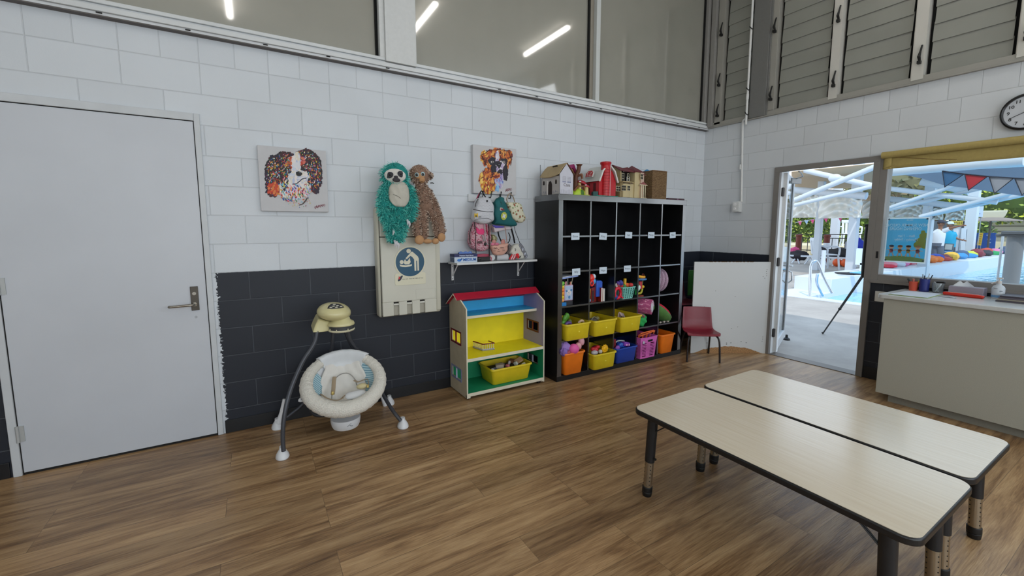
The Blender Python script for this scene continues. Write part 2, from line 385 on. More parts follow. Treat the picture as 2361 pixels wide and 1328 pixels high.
# ---------------- upper glazing over the left wall
m = MB(); m.box(XL, 0, -.045, .15, ZS, 2.79); m.box(XL, 0, -.06, .1, 2.79, 2.822); m.box(XL, 0, -.035, .1, 2.822, 2.838); m.box(XL, 0, -.05, .1, 2.838, 2.862)
sill = struct(m.build('trim_1', mat('#d3d6d8', .4, noise=.04, scale=4), bevel=.003))
m = MB(); m.box(XL, -.0, -.05, .0, ZS-.006, ZS+.001); m.build('painted_shadow_strip', mat('#5d5856', .6), sill, smooth=False)  # dark strip put in as the shadow line under the sill
m = MB()
for px, py in ((228, 29), (433, 69), (612, 103), (757, 130), (894, 157), (1152, 207), (1238, 223), (1315, 238), (1386, 251), (1449, 263), (1509, 275), (1563, 285), (1612, 294)):
    p = at(px, py, 'y', -.06); m.box(p.x-.014, p.x+.014, -.0612, -.058, p.z-.003, p.z+.003)
m.build('weep_hole', M_dgap, sill, smooth=False)
GX = [(XL, -4.215), (-3.905, -2.02), (-1.90, -.115)]
for i, (a, b) in enumerate(GX):
    m = MB(); m.box(a, b, .018, .026, 2.86, H); o = struct(m.build('window_%d' % (i+1), M_refl_film, smooth=False))
    m = MB(); m.box(b-.0, b+.018, -.002, .03, 2.86, H); m.build('rubber_seal', M_dgap, o, smooth=False)
m = MB(); m.box(-4.195, -4.155, -.05, .1, 2.86, H); m.box(-4.155, -3.905, -.07, .1, 2.83, H); struct(m.build('trim_2', mat('#cfd1d1', .5, noise=.03), bevel=.003))
m = MB(); m.box(-2.0, -1.955, -.01, .1, 2.86, H, m=1); m.box(-1.955, -1.902, -.055, .1, 2.84, H); struct(m.build('trim_3', [mat('#c6cac9', .5), mat('#8a8478', .5)], bevel=.002))
m = MB(); m.box(-.095, -.03, -.04, .1, 2.84, H); m.box(-.03, 0, -.06, .1, 2.84, H); m.box(-.06, -.0, -.12, -.06, 2.80, H); struct(m.build('trim_4', mat('#8c8a87', .5, noise=.03), bevel=.003))

# ---------------- louvres over the right wall
LV = mat('#8b8c85', .55, noise=.06, scale=3); LF = mat('#97958e', .5, noise=.04, scale=5); LF2 = mat('#c4c2bb', .5, noise=.04, scale=5)
m = MB(); m.box(-.035, .15, -.0, YB, 2.785, 2.80); m.box(-.02, .15, -.12, YB, 2.80, 2.85); struct(m.build('trim_5', LF, bevel=.003))
m = MB(); m.box(.0, .15, 0, -.13, 2.80, H); m.box(-.02, .1, -.13, -.215, 2.82, H); m.box(-.03, .1, -.585, -.80, 2.80, H, m=1); m.box(-.045, -.03, -.60, -.785, 2.80, H, m=1)
m.box(-.02, .1, -.80, -.868, 2.84, H)
struct(m.build('trim_6', [LF, mat('#6f6f6d', .5, noise=.03)], bevel=.003))
PANES = [(-.215, -.575), (-.868, -1.405), (-1.49, -2.055), (-2.145, -2.68), (-2.76, -3.30), (-3.38, -3.95)]
for i, (a, b) in enumerate(PANES):
    m = MB(); m.box(.06, .08, a, b, 2.84, H); o = struct(m.build('window_%d' % (10+i), M_dgap, smooth=False))
    m = MB(); bz = .144; k = 0; z = 2.85
    while z < H-.02:
        d = .008*((k*7) % 3-1)
        T = Matrix.Translation((.03, 0, z+bz/2)) @ Matrix.Rotation(R(4.5), 4, 'Y')
        y0, y1 = a-.030+d*.4, b+.028+d*.4
        m.box(-.003, .003, y1, y0, -bz/2-.012, bz/2+.012, 0, T)
        z += bz; k += 1
    m.build('louvre_blades', LV, o, smooth=False)
    if i > 0:
        m = MB(); m.box(-.012, .1, b, b-.008, 2.84, H)
        if i < len(PANES)-1: m.box(-.025, .1, b-.008, PANES[i+1][0], 2.82, H)
        m.build('louvre_jamb', LF2, o, smooth=False)
    for (zz) in ((3.02, 3.75) if i in (1, 3) else (2.98, 3.35, 3.95) if i == 0 else (3.0, 3.62)):
        h = MB(); y = a+.03
        h.tube([(-.03, y, zz-.05), (-.055, y+.002, zz-.01), (-.05, y-.004, zz+.03), (-.035, y-.008, zz+.085)], [.009, .013, .008, .007], 8)
        h.box(-.06, -.02, y-.012, y+.012, zz-.07, zz-.045)
        h.build('louvre_handle', M_black, o)

# ---------------- conduit and socket on the right wall
cd = thing('power_conduit', (-.02, -.5, 1.84), 'white electrical conduit running up the block wall to the louvre window post', 'conduit')
c0 = at(1709, 470, 'x', -.02); c1 = at(1713, 281, 'x', -.02)
m = MB(); m.tube(bez([(-.018, c0.y, 1.83), (-.018, c1.y, 2.70), (-.02, c1.y-.0, 2.76), (-.045, c1.y-.02, 2.79), (-.06, c1.y-.06, 2.81), (-.065, -.583, 2.87), (-.065, -.583, H-.002)], 6), .0125, 12)
m.cyl((-.018, c1.y, 2.22), (-.018, c1.y, 2.28), .0155); m.cyl((-.065, -.583, 3.02), (-.065, -.583, 3.08), .0155)
m.build('conduit_pipe', mat('#d8d9d8', .45), cd)
for z in (2.86, 3.14, 3.82): m = MB(); m.tube([(-.066+.017*math.cos(a), -.583+.017*math.sin(a), z+.02*math.sin(a)) for a in [R(t) for t in range(0, 360, 30)]], .005, 6, closed=True); m.build('conduit_saddle', M_black, cd)
so = thing('wall_socket', (-.03, -.5, 1.70), 'white double power socket box at the foot of the conduit', 'socket')
m = MB(); m.box(-.055, 0, -.46, -.555, 1.705, 1.835); m.build('socket_box', mat('#cfd0cf', .4), so, bevel=.004)
m = MB(); m.box(-.062, -.055, -.465, -.55, 1.712, 1.828)
m.build('faceplate', mat('#d9dad9', .35), so, bevel=.003)
for z in (1.742, 1.798):
    m = MB(); m.cyl((-.062, -.50, z), (-.072, -.50, z), .019); m.build('socket_outlet', mat('#e8e8e8', .35), so, bevel=.002)

# ---------------- door_1 : white door in the left wall
fr = MB(); FW = mat('#c8ccd0', .5, noise=.05, scale=6, bump=.08)
fr.box(X1D, -5.425, -.014, .05, FZ, ZD); fr.box(X0D, -6.395, -.014, .05, FZ, ZD); fr.box(-6.395, -5.425, -.0145, .05, 2.222, ZD)
dr = MB(); dr.box(-6.390, -5.430, -.006, .035, .045, 2.217); door = struct(dr.build('door_1', mat('#c5c9d0', .38, noise=.035, scale=1.8), bevel=.002))
fr.build('door_frame', FW, door, bevel=.003)
g = MB(); g.box(-6.395, -5.425, -.004, .03, 2.216, 2.223); g.box(-5.431, -5.425, -.004, .03, FZ, 2.22); g.box(-6.396, -6.389, -.004, .03, FZ, 2.22); g.box(-6.39, -5.43, -.002, .03, FZ, .046)
g.build('door_gap', mat('#1a1a1a', .9), door, smooth=False)
p = at(449, 688, 'y', -.01); h = MB(); h.box(p.x-.022, p.x+.022, -.014, -.006, p.z-.083, p.z+.083); hp = h.build('handle_plate', mat('#57524c', .35, .8), door, bevel=.002)
h = MB(); z = p.z-.038; h.cyl((p.x, -.014, z), (p.x, -.03, z), .014); h.tube(bez([(p.x, -.03, z), (p.x-.006, -.056, z), (p.x-.03, -.062, z), (p.x-.125, -.060, z-.003), (p.x-.135, -.05, z-.003)], 5), .0085, 12)
h.build('lever', mat('#9c968c', .25, 1), hp)
h = MB(); h.cyl((p.x, -.014, p.z+.035), (p.x, -.024, p.z+.035), .011); h.build('lock_cylinder', mat('#a8a39a', .3, 1), hp)
h = MB(); q = at(452, 731, 'y', -.01); h.tube([(q.x+.006*math.cos(R(a)), -.008, q.z+.007*math.sin(R(a))) for a in range(0, 360, 30)], .0012, 5, closed=True); h.build('screw_cap_mark', mat('#9c9f9f', .5), door)
for zz in (.29, 1.18, 2.0):
    h = MB(); h.cyl((-6.393, -.016, zz-.05), (-6.393, -.016, zz+.05), .008, n=10); h.box(-6.42, -6.366, -.012, -.006, zz-.048, zz+.048); h.build('hinge', mat('#b9bcbc', .4, .3), door)

# ---------------- door_2 : open glazed door, frame in the right wall
fm = mat('#7b7773', .45, noise=.04, scale=6); fm_daylit = mat('#e9edf0', .3)  # second tone: reveal coloured near-white as if daylight fell on the frame
m = MB(); m.box(-.022, .02, YD0, -.985, FZ, 2.1399); m.box(-.0225, .02, -.925, -1.9, 2.140, ZH); m.box(-.022, .02, -1.845, -1.8995, FZ, 2.1399); m.box(.02, .185, YD0, -.985, FZ, ZH, 1)
m.box(.02, .12, -.955, -1.9, 2.155, ZH); m.box(.02, .12, -1.875, -1.902, FZ, 2.15)
f2 = struct(m.build('trim_7', [fm, fm_daylit], bevel=.002))
m = MB(); m.box(-.018, .13, YD0, -1.9, FZ-.004, FZ+.006); struct(m.build('trim_8', mat('#6a635c', .4, .3), bevel=.002))
hx, hy = .075, -1.0; ang = math.atan2(.463, 1.216); ux, uy = math.cos(ang), math.sin(ang)
leafM = frame((hx, hy, 0), (ux, uy, 0), (0, 0, 1)); LW = .86
def LB(m, a, b, z0, z1, d0, d1, mi=0): return m.box(a, b, z0, z1, -d1, -d0, mi, leafM)
m = MB()
LB(m, 0, .062, .05, 2.135, -.02, .02); LB(m, LW-.062, LW, .05, 2.135, -.02, .02); LB(m, .062, LW-.062, .05, .16, -.02, .02); LB(m, .062, LW-.062, 2.07, 2.135, -.02, .02); 
d2 = struct(m.build('door_2', mat('#c9cbcc', .4, noise=.03), bevel=.003))
m = MB(); LB(m, .06, LW-.06, .16, 2.08, -.004, .004); m.build('glass_panel', M_pane, d2, smooth=False)
m = MB(); LB(m, .0621, .066, .15, 2.09, -.006, .006); LB(m, LW-.066, LW-.0621, .15, 2.09, -.006, .006); m.build('rubber_gasket', M_dgap, d2, smooth=False)
for zz in (.28, 1.12, 1.92):
    m = MB(); m.cyl((hx-.022, hy+.005, zz-.05), (hx-.022, hy+.005, zz+.05), .011, n=12); m.box(hx-.04, hx+.005, hy+.0, hy+.03, zz-.045, zz+.045); m.build('hinge', mat('#3c3a39', .4, .5), d2)
m = MB(); a = leafM @ Vector((LW-.03, 1.02, .02)); b2 = leafM @ Vector((LW-.03, 1.02, .06)); c2 = leafM @ Vector((LW-.16, 1.02, .06)); m.tube([a, b2, c2], .01, 8)
m.tube([leafM @ Vector((LW-.03, .95, .02)), leafM @ Vector((LW-.03, .93, .055)), leafM @ Vector((LW-.03, .83, .06)), leafM @ Vector((LW-.03, .79, .02))], .009, 8); m.build('door_handle', mat('#d9dcdf', .25, .8), d2)
m = MB(); m.tube([(.03, -1.16, 2.13), (.10, -1.15, 2.12), (.42, -1.02, 2.115), (.62, -.80, 2.105)], .007, 8); m.box(.42, .64, -.905, -.86, 2.05, 2.11, 0, Matrix.Identity(4)); m.build('door_closer', mat('#8b8986', .4, .2), d2)
m = MB(); m.lathe([(.0, 0), (.045, 0), (.04, .02), (.018, .035), (.014, .07), (0, .075)], (.97, -.70, FZ-.03), n=16); tag(m.build('door_stop', M_black), 'small black rubber door stop on the concrete beside the open glass door', 'door stop')

# ---------------- window_4 : the big window to the pool
m = MB(); gy0 = -1.957
m.box(-.022, .1, -1.90, gy0, ZW0, ZH); m.box(-.022, .1, gy0, YW1, ZW0, 1.068); m.box(-.022, .1, gy0, YW1, 2.13, ZH); m.box(-.022, .1, -3.05, -3.12, 1.06, 2.14); m.box(-.022, .1, YW1+.05, YW1, ZW0, ZH)
m.box(-.035, .0, -1.90, YW1, ZW0-.005, ZW0+.02)
f = m
m = MB(); m.box(.03, .036, gy0, -3.05, 1.068, 2.13); m.box(.03, .036, -3.12, YW1+.05, 1.068, 2.13); wn = struct(m.build('window_4', M_pane, smooth=False)); f.build('window_frame', fm, wn, bevel=.002)
m = MB(); m.box(-.026, -.022, -1.928, -1.944, 1.225, 1.29); m.build('window_latch', M_black, wn)

# roller blind
bl = thing('roller_blind', (-.05, -2.8, 2.06), 'mustard yellow roller blind drawn down a little over the big window', 'blind')
BM = mat('#a9965a', .85, noise=.06, scale=60)
m = MB(); m.cyl((-.05, -1.915, 2.188), (-.05, -4.15, 2.188), .030, n=24); m.build('blind_roll', BM, bl)
m = MB(); m.grid(lambda u, v: (-.024+.003*math.sin(u*23)*v, -1.925-u*2.2, 2.185-v*(.122+.008*math.sin(u*3))), 60, 4); m.build('blind_fabric', BM, bl, solid=.003)
m = MB(); m.tube(bez([(-.030, -1.96, 2.168), (-.031, -2.1, 2.145), (-.030, -2.3, 2.105), (-.031, -2.42, 2.088)], 6), .0016, 6); m.build('blind_cord', mat('#6e4a24', .7), bl)
m = MB(); m.box(-.03, -.026, -1.925, -1.985, 2.078, 2.06, 0); m.grid(lambda u, v: (-.033-.01*math.sin(u*3), -1.925-u*.06, 2.17-v*.11+.03*u*v), 4, 4); m.build('folded_corner', BM, bl, solid=.003)

# light switch
ls = thing('light_switch', (-.004, -1.98, .81), 'white light switch on the dark strip of wall below the window', 'switch')
m = MB(); m.box(-.01, 0, -1.942, -2.03, .805, .905); m.build('switch_plate', mat('#d5d4ce', .4), ls, bevel=.003)
m = MB(); m.box(-.015, -.01, -1.976, -1.99, .85, .875); m.build('rocker', mat('#e2e1dc', .4), ls, bevel=.002)

# clock
ck = thing('wall_clock', (-.02, -2.74, 2.28), 'round wall clock with black rim and numerals', 'clock')
cy, cz = -2.775, 2.400; CT = frame((-.04, cy, cz), (0, -1, 0), (0, 0, 1))   # local z -> -x
m = MB(); m.lathe([(.0, .0), (.132, 0), (.138, .02), (.136, .04), (.126, .046), (.120, .04), (.118, .022), (.0, .022)], (0, cy, cz), (0, R(-90), 0), 48); m.build('clock_rim', mat('#121216', .3), ck)
m = MB(); m.lathe([(0, .023), (.119, .023), (.119, .025), (0, .025)], (0, cy, cz), (0, R(-90), 0), 48, cap=False); face = m.build('clock_face', mat('#c2c6cc', .5), ck)
for i in range(1, 13):
    m = MB(); a = R(90-30*i); T = frame((-.026, cy-.093*math.cos(a), cz+.093*math.sin(a)), (0, -1, 0), (0, 0, 1)); add_text(m, str(i), .034, T, bold=.0006); m.build('numeral', mat('#15161a', .5), ck, smooth=False)
for a, l, ww in ((R(205), .08, .004), (R(-15), .055, .006)):
    m = MB(); m.box(-.01, l, -ww/2, ww/2, 0, .001, 0, frame((-.03, cy, cz), (0, -math.cos(a), math.sin(a)), (0, math.sin(a), math.cos(a)))); m.build('clock_hand', M_black, ck, smooth=False)

# ceiling battens (seen mirrored in the glazing)
EM = mat((1, .96, .90), .5, emit=11, name='lamp_tube')
pos = [(-1.02, -2.17), (-2.92, -2.55), (-5.24, -3.2), (-1.02, -5.2), (-2.92, -5.4), (-5.24, -5.7), (-7.0, -2.4)]
for i, (x, y) in enumerate(pos):
    t = thing('batten_light', (x, y, H-.09), 'long ceiling batten light mirrored whole in the high glazing, the rightmost one', 'ceiling light', group='ceiling batten lights') if i == 0 else None
    if i == 0:
        b0 = t; m = MB(); m.box(x-.03, x+.03, y-.59, y+.59, H-.04, H); m.build('lamp_housing', mat('#d8d8d4', .5), t, bevel=.003)
        m = MB(); m.tube([(x, y-.58, H-.06), (x, y+.58, H-.06)], .035, 12); m.build('diffuser', EM, t)
    else: dup(b0, (x, y, H-.09), label=['', 'ceiling batten light mirrored beside the wide white mullion of the high glazing', 'ceiling batten light mirrored at the top of the left high pane', 'rear ceiling batten light on the window side, behind the camera', 'rear middle ceiling batten light, behind the camera', 'rear ceiling batten light above the camera position', 'ceiling batten light at the far left over the white door'][i])
# ================================================================ black cube shelving
SX0, SX1, SY0, SY1, SZ = -2.705, -.890, -.425, -.035, 1.825
MSHS = mat('#0e0e10', .42, noise=.25, bump=.06, scale=22); MSH = mat('#1a1b1e', .20, noise=.2, bump=.03, scale=22); MSHin = mat('#08080a', .6); N(MSH)[2].inputs['IOR'].default_value = 2.7  # MSH: lighter, shinier black standing in for window glare on the edges
sh = thing('cube_shelf', ((SX0+SX1)/2, (SY0+SY1)/2, FZ), 'tall black cube shelf unit with twenty-five compartments standing against the block wall', 'shelf')
def part(name, fn, ms, parent, **k):
    m = MB(); fn(m); return m.build(name, ms, parent, **k)
part('side_panel', lambda m: m.box(SX0, SX0+.052, SY0, SY1, FZ, SZ), MSHS, sh, bevel=.002)
part('side_panel', lambda m: m.box(SX1-.052, SX1, SY0, SY1, FZ, SZ), MSHS, sh, bevel=.002)
for a_ in (SX0, SX1-.052): part('edge_gloss_strip', lambda m: m.box(a_+.001, a_+.051, SY0-.0015, SY0, FZ+.05, SZ-.055), MSH, sh, smooth=False)  # thin strips added so the front edges show the window reflection
part('top_panel', lambda m: m.box(SX0-.004, SX1+.010, SY0-.004, SY1, SZ-.055, SZ), MSH, sh, bevel=.002)
part('base_panel', lambda m: m.box(SX0-.004, SX1+.004, SY0-.004, SY1, FZ, FZ+.052), MSHS, sh, bevel=.002)
part('back_panel', lambda m: m.box(SX0+.05, SX1-.05, SY1-.012, SY1-.004, FZ+.05, SZ-.05), MSHin, sh, smooth=False)
XI = [SX0+.052+i*(SX1-SX0-.104)/5 for i in range(6)]; ZI = [FZ+.052+i*(SZ-.055-FZ-.052)/5 for i in range(6)]
for i in range(1, 5): part('upright_divider', lambda m: m.box(XI[i]-.008, XI[i]+.008, SY0+.002, SY1-.012, FZ+.05, SZ-.054), MSH, sh, bevel=.001)
for j in range(1, 5): part('shelf_board', lambda m: m.box(SX0+.05, SX1-.05, SY0+.0035, SY1-.012, ZI[j]-.008, ZI[j]+.008), MSH, sh, bevel=.001)
ZF = [z+.008 for z in ZI]; ZF[0] = FZ+.052          # compartment floors, bottom row = 0
# name tags
TW = mat('#c9d6e2', .7); TI = mat('#2c3850', .7)
tags = [(1327, 545, 'Eloise', 1, 3), (1391, 545, 'Kitty', -4, 3), (1450, 542, 'Sam', -2, 3), (1502, 542, 'Margo', 0, 3), (1551.5, 542, 'Miles', 3, 3), (1329, 627, 'Billy', 2, 2), (1391, 623.5, 'Hugo', 0, 2), (1447, 619.5, 'Prince', 0, 2)]
words = ['first from the left on the upper row', 'second from the left on the upper row', 'in the middle of the upper row', 'second from the right on the upper row', 'last on the right of the upper row', 'on the lower row above the pencil holder', 'on the lower row above the two picture books', 'on the lower row above the mint basket']
for (px, py, tx, rot, row), wd in zip(tags, words):
    p = at(px, py, 'y', SY0-.004); t = thing('name_tag', p, 'small white paper name tag, '+wd, 'name tag', group='paper name tags on the shelf edges')
    T = frame((p.x, SY0-.0005, p.z), (1, 0, 0), (0, 0, 1)) @ Matrix.Rotation(R(rot), 4, 'Z')
    m = MB(); m.prism(rrect(.10, .066, .004, 2), T, .0012); m.build('paper_card', TW, t, smooth=False)
    m = MB(); add_text(m, tx, .028, T @ Matrix.Translation((0, 0, .0014)), depth=.0004); m.build('handwriting', TI, t, smooth=False)

# ---------------- tubs
def tub(name, x0, x1, y0, y1, z0, h, col, label, taper=.012, cat='tub', group=None, rim=.010, parts=None):
    t = thing(name, ((x0+x1)/2, (y0+y1)/2, z0), label, cat, group=group)
    cx, cy = (x0+x1)/2, (y0+y1)/2; wd, dp = x1-x0-2*rim, y1-y0-2*rim
    M = mat(col, .42, noise=.06, scale=14); m = MB(); n = 4
    def ring(z, w_, d_, r): return [(a, b, z) for a, b in rrect(w_, d_, r, n, cx, cy)]
    rings = [ring(z0, wd-2*taper-.012, dp-2*taper-.012, .02), ring(z0+.006, wd-2*taper, dp-2*taper, .025), ring(z0+h-.014, wd, dp, .028), ring(z0+h-.014, wd+2*rim, dp+2*rim, .032), ring(z0+h-.002, wd+2*rim, dp+2*rim, .032), ring(z0+h, wd+2*rim-.004, dp+2*rim-.004, .03), ring(z0+h, wd-.004, dp-.004, .026), ring(z0+.01, wd-2*taper-.006, dp-2*taper-.006, .022)]
    k = len(rings[0]); vs = [v for r_ in rings for v in r_]; fs = [tuple(range(k-1, -1, -1))]
    for i in range(len(rings)-1):
        for j in range(k): j2 = (j+1) % k; fs.append((i*k+j, i*k+j2, (i+1)*k+j2, (i+1)*k+j))
    fs.append(tuple((len(rings)-1)*k+j for j in range(k))); m.add(vs, fs); m.build('tub_body', M, t, ang=50)
    return t
YEL = '#d8be1e'; ORA = '#ef7a18'; BLU = '#1c3f9e'
T1 = []
fy = SY0-.055
def emblem(t, x, z, y, r=.011, col='#e2d24a'):
    m = MB(); pts = []
    for i in range(24): a = 2*math.pi*i/24; rr = r*(1 if i % 2 else .72); pts.append((rr*math.cos(a), rr*math.sin(a)))
    m.prism(pts, frame((x, y, z), (1, 0, 0), (0, 0, 1)), .0012); m.build('moulded_emblem', mat(col, .5), t, smooth=False)
for i, (nm, row) in enumerate([('in the first compartment from the left, second row up', 1), ('in the second compartment from the left, second row up', 1), ('in the third compartment, second row up', 1), ('in the bottom row between the orange tub and the blue tub', 0)]):
    c = i if i < 3 else 1; z = ZF[row]
    x0 = XI[c]+.010; x1 = XI[c+1]-.010
    if i in (0,): y0 = -.485
    elif i == 1: y0 = -.500
    elif i == 2: y0 = -.520
    else: y0 = -.500
    t = tub('yellow_tub', x0-.0, x1-.0, y0, -.09, z+.001, .165, YEL, 'yellow plastic tub '+nm, group='yellow plastic tubs in the cube shelf')
    emblem(t, (x0+x1)/2+.01, z+.085, y0+.0165); T1.append((x0, x1, y0, -.09, z, .165))
def loose(name, mb, m, label, cat, **k): return tag(mb.build(name, m, **{q: v for q, v in k.items() if q != 'group'}), label, cat, k.get('group'))
tub('orange_tub', XI[0]+.004, XI[1]-.070, -.475, -.12, ZF[0]+.001, .225, ORA, 'tall orange plastic tub full of pink and purple toys, bottom left compartment', taper=.02)
tub('orange_tub', XI[4]+.012, XI[5]-.085, -.475, -.12, ZF[0]+.001, .225, ORA, 'empty looking tall orange plastic tub in the bottom right compartment', taper=.02)
tub('blue_tub', XI[2]+.012, XI[3]-.012, -.470, -.10, ZF[0]+.001, .168, BLU, 'royal blue plastic tub in the bottom row beside the pink basket', taper=.014)

# ---------------- slotted baskets
def basket(name, x0, x1, y0, y1, z0, h, col, label, rows, cols, flare=.02, solid_top=.0, handle=False):
    t = thing(name, ((x0+x1)/2, (y0+y1)/2, z0), label, 'basket'); M = mat(col, .4); m = MB(); th = .003
    def side(a, b, nx):      # wall from a to b (floor points), flaring outwards, with slots
        A = Vector(a); B = Vector(b); O = Vector((nx[0], nx[1], 0)); d = (B-A)
        def P(u, v): return A+d*u+Vector((0, 0, h*v))+O*(flare*v)-d.normalized()*flare*(1-2*u)*v
        nb = cols; us = [0]; 
        def quad(u0, u1, v0, v1):
            q = [P(u0, v0), P(u1, v0), P(u1, v1), P(u0, v1)]; q2 = [p-O*th for p in q]
            m.add(q+q2, [(0, 1, 2, 3), (7, 6, 5, 4), (0, 4, 5, 1), (1, 5, 6, 2), (2, 6, 7, 3), (3, 7, 4, 0)])
        quad(0, 1, 0, .08); quad(0, 1, .92-solid_top, 1)
        vv0, vv1 = .08, .92-solid_top
        for i in range(nb+1):
            u = i/nb; ww = .25/nb; quad(max(0, u-ww), min(1, u+ww), vv0, vv1)
        for j in range(1, rows):
            v = vv0+(vv1-vv0)*j/rows; quad(0, 1, v-.018, v+.018)
    side((x0, y0, z0), (x1, y0, z0), (0, -1)); side((x1, y0, z0), (x1, y1, z0), (1, 0)); side((x1, y1, z0), (x0, y1, z0), (0, 1)); side((x0, y1, z0), (x0, y0, z0), (-1, 0))
    m.box(x0, x1, y0, y1, z0, z0+.004); m.build('basket_wall', M, t, smooth=False)
    m = MB(); f = flare; m.tube([(x0-f, y0-f, z0+h), (x1+f, y0-f, z0+h), (x1+f, y1+f, z0+h), (x0-f, y1+f, z0+h)], .0055, 6, closed=True); m.build('basket_rim', M, t)
    if handle:
        m = MB(); cx = x0+.6*(x1-x0); m.prism([(q[0], q[1]) for q in rrect(.075, .022, .011, 4)], frame((cx, y0-f*.84-.002, z0+h*.84), (1, 0, 0.05), (0, 0, 1)), .002); m.build('handle_slot', mat('#120a12', .8), t, smooth=False)
    return t
basket('pink_basket', XI[3]+.030, XI[4]-.085, -.455, -.16, ZF[0]+.001, .235, '#d768b8', 'bright pink slotted plastic basket in the bottom row beside the empty orange tub', 9, 2, .018, .18, True)
m = MB(); p = (XI[3]+.055, -.478, ZF[0]+.19); m.lathe([(0, 0), (.017, 0), (.017, .002), (0, .002)], p, (R(90), 0, 0), 16); loose('round_sticker', m, mat('#b9b4c8', .5), 'round pale sticker on the front of the pink basket', 'sticker')
basket('mint_basket', XI[2]+.115, XI[3]-.085, -.425, -.25, ZF[3-1-0]+.001, .125, '#7fc9bd', 'mint green plastic basket heaped with small toys in the third compartment', 6, 5, .02)

# ---------------- things in the tubs
rnd = random.Random(5)
def blob(name, c, r, col, label, cat='toy', rot=(0, 0, 0), group=None, rough=.6, fn=None):
    m = MB(); m.ell(c, r, rot, 18, 12, fn=fn); return loose(name, m, mat(col, rough), label, cat, group=group)
x0, x1, y0, y1, z, h = T1[0]
m = MB(); m.ell((x0+.050, -.40, z+.215), (.030, .022, .042), (0, .5, 0)); m.ell((x0+.075, -.40, z+.235), (.024, .02, .034), (0, -.4, 0)); m.ell((x0+.03, -.40, z+.175), (.03, .02, .025)); loose('toy_frog', m, mat('#4c8a24', .4), 'green shiny toy sticking up in the first yellow tub', 'toy')
m = MB(); m.tube(bez([(x0+.03, -.43, z+.15), (x0+.045, -.435, z+.172), (x0+.085, -.43, z+.17), (x0+.10, -.425, z+.145)], 5), [.016]*16, 10); loose('toy_car', m, mat('#5a3f7a', .35), 'purple toy lying in the first yellow tub beside the green one', 'toy')
m = MB(); m.ell((x0+.115, -.38, z+.17), .028); loose('toy_ball', m, mat('#5c6a30', .5), 'dull green toy ball behind the purple toy in a yellow tub', 'ball')
m = MB(); m.tube(bez([(x0+.20, -.42, z+.155), (x0+.22, -.43, z+.175), (x0+.245, -.43, z+.172), (x0+.262, -.42, z+.155)], 4), .012, 8); loose('wooden_ring', m, mat('#c9a98a', .5), 'beige toy ring lying at the right of the first yellow tub', 'toy')
x0, x1, y0, y1, z, h = T1[1]
m = MB(); m.tube(bez([(x0+.015, -.43, z+.16), (x0+.03, -.44, z+.195), (x0+.07, -.43, z+.19), (x0+.11, -.42, z+.165), (x0+.13, -.40, z+.175)], 5), .004, 6); loose('toy_cable', m, mat('#8a8e80', .5), 'thin grey looping wire toy in the second yellow tub', 'toy')
m = MB(); m.ell((x0+.07, -.39, z+.145), (.055, .04, .03)); loose('soft_toy', m, mat('#544c46', .8), 'dull brown toy under the wire loop in the second yellow tub', 'toy')
m = MB(); m.ell((x0+.15, -.36, z+.155), (.03, .03, .028)); loose('toy_block', m, mat('#7d6f2c', .6), 'olive toy at the right of the wire loop', 'toy')
x0, x1, y0, y1, z, h = T1[2]
for i in range(3):
    m = MB(); m.tube(bez([(x0+.07+.022*i, -.40, z+.14), (x0+.072+.022*i, -.415, z+.20-.008*i), (x0+.09+.022*i, -.43, z+.165-.01*i)], 5), .008, 8); loose('toy_bangle', m, mat(['#b9a09a', '#a58d88', '#8c7c80'][i], .5), ['first', 'middle', 'last'][i]+' of the three pale curved toys in the third yellow tub', 'toy', group='curved toys in the third yellow tub')
x0, x1, y0, y1, z, h = T1[3]
m = MB(); m.ell((x0+.10, -.40, z+.19), (.036, .03, .03)); m.ell((x0+.125, -.41, z+.215), (.028, .02, .018)); m.ell((x0+.065, -.40, z+.20), (.022, .02, .02)); loose('toy_figure', m, mat('#c0202a', .4), 'red plastic toy figure heaped in the bottom yellow tub', 'toy')
sun_pts = []
m = MB()
for i in range(10): a = 2*math.pi*i/10; m.ell((x0+.205+.033*math.cos(a), -.43, z+.19+.033*math.sin(a)), (.013, .011, .013), nu=8, nv=6)
m.ell((x0+.205, -.43, z+.19), (.033, .014, .033)); ob = loose('sun_rattle', m, mat('#f0b400', .4), 'yellow sun shaped toy with a smile in the bottom yellow tub', 'toy')
blob('toy_ball', (x0+.075, -.42, z+.165), (.040, .03, .026), '#b9b3b6', 'grey white toy ball at the front of the bottom yellow tub', 'ball')
blob('toy_ball', (x0+.135, -.44, z+.172), (.022, .02, .022), '#c5b9a6', 'small cream toy between the grey ball and the sun toy', 'toy')
blob('toy_ball', (x0+.255, -.40, z+.168), (.025, .02, .022), '#6e7b4a', 'green and cream toy at the right edge of the bottom yellow tub', 'toy')
m = MB(); m.ell((x0+.17, -.33, z+.185), (.05, .03, .02)); loose('toy_car', m, mat('#7c2a4a', .5), 'maroon toy behind the sun toy in the bottom yellow tub', 'toy')
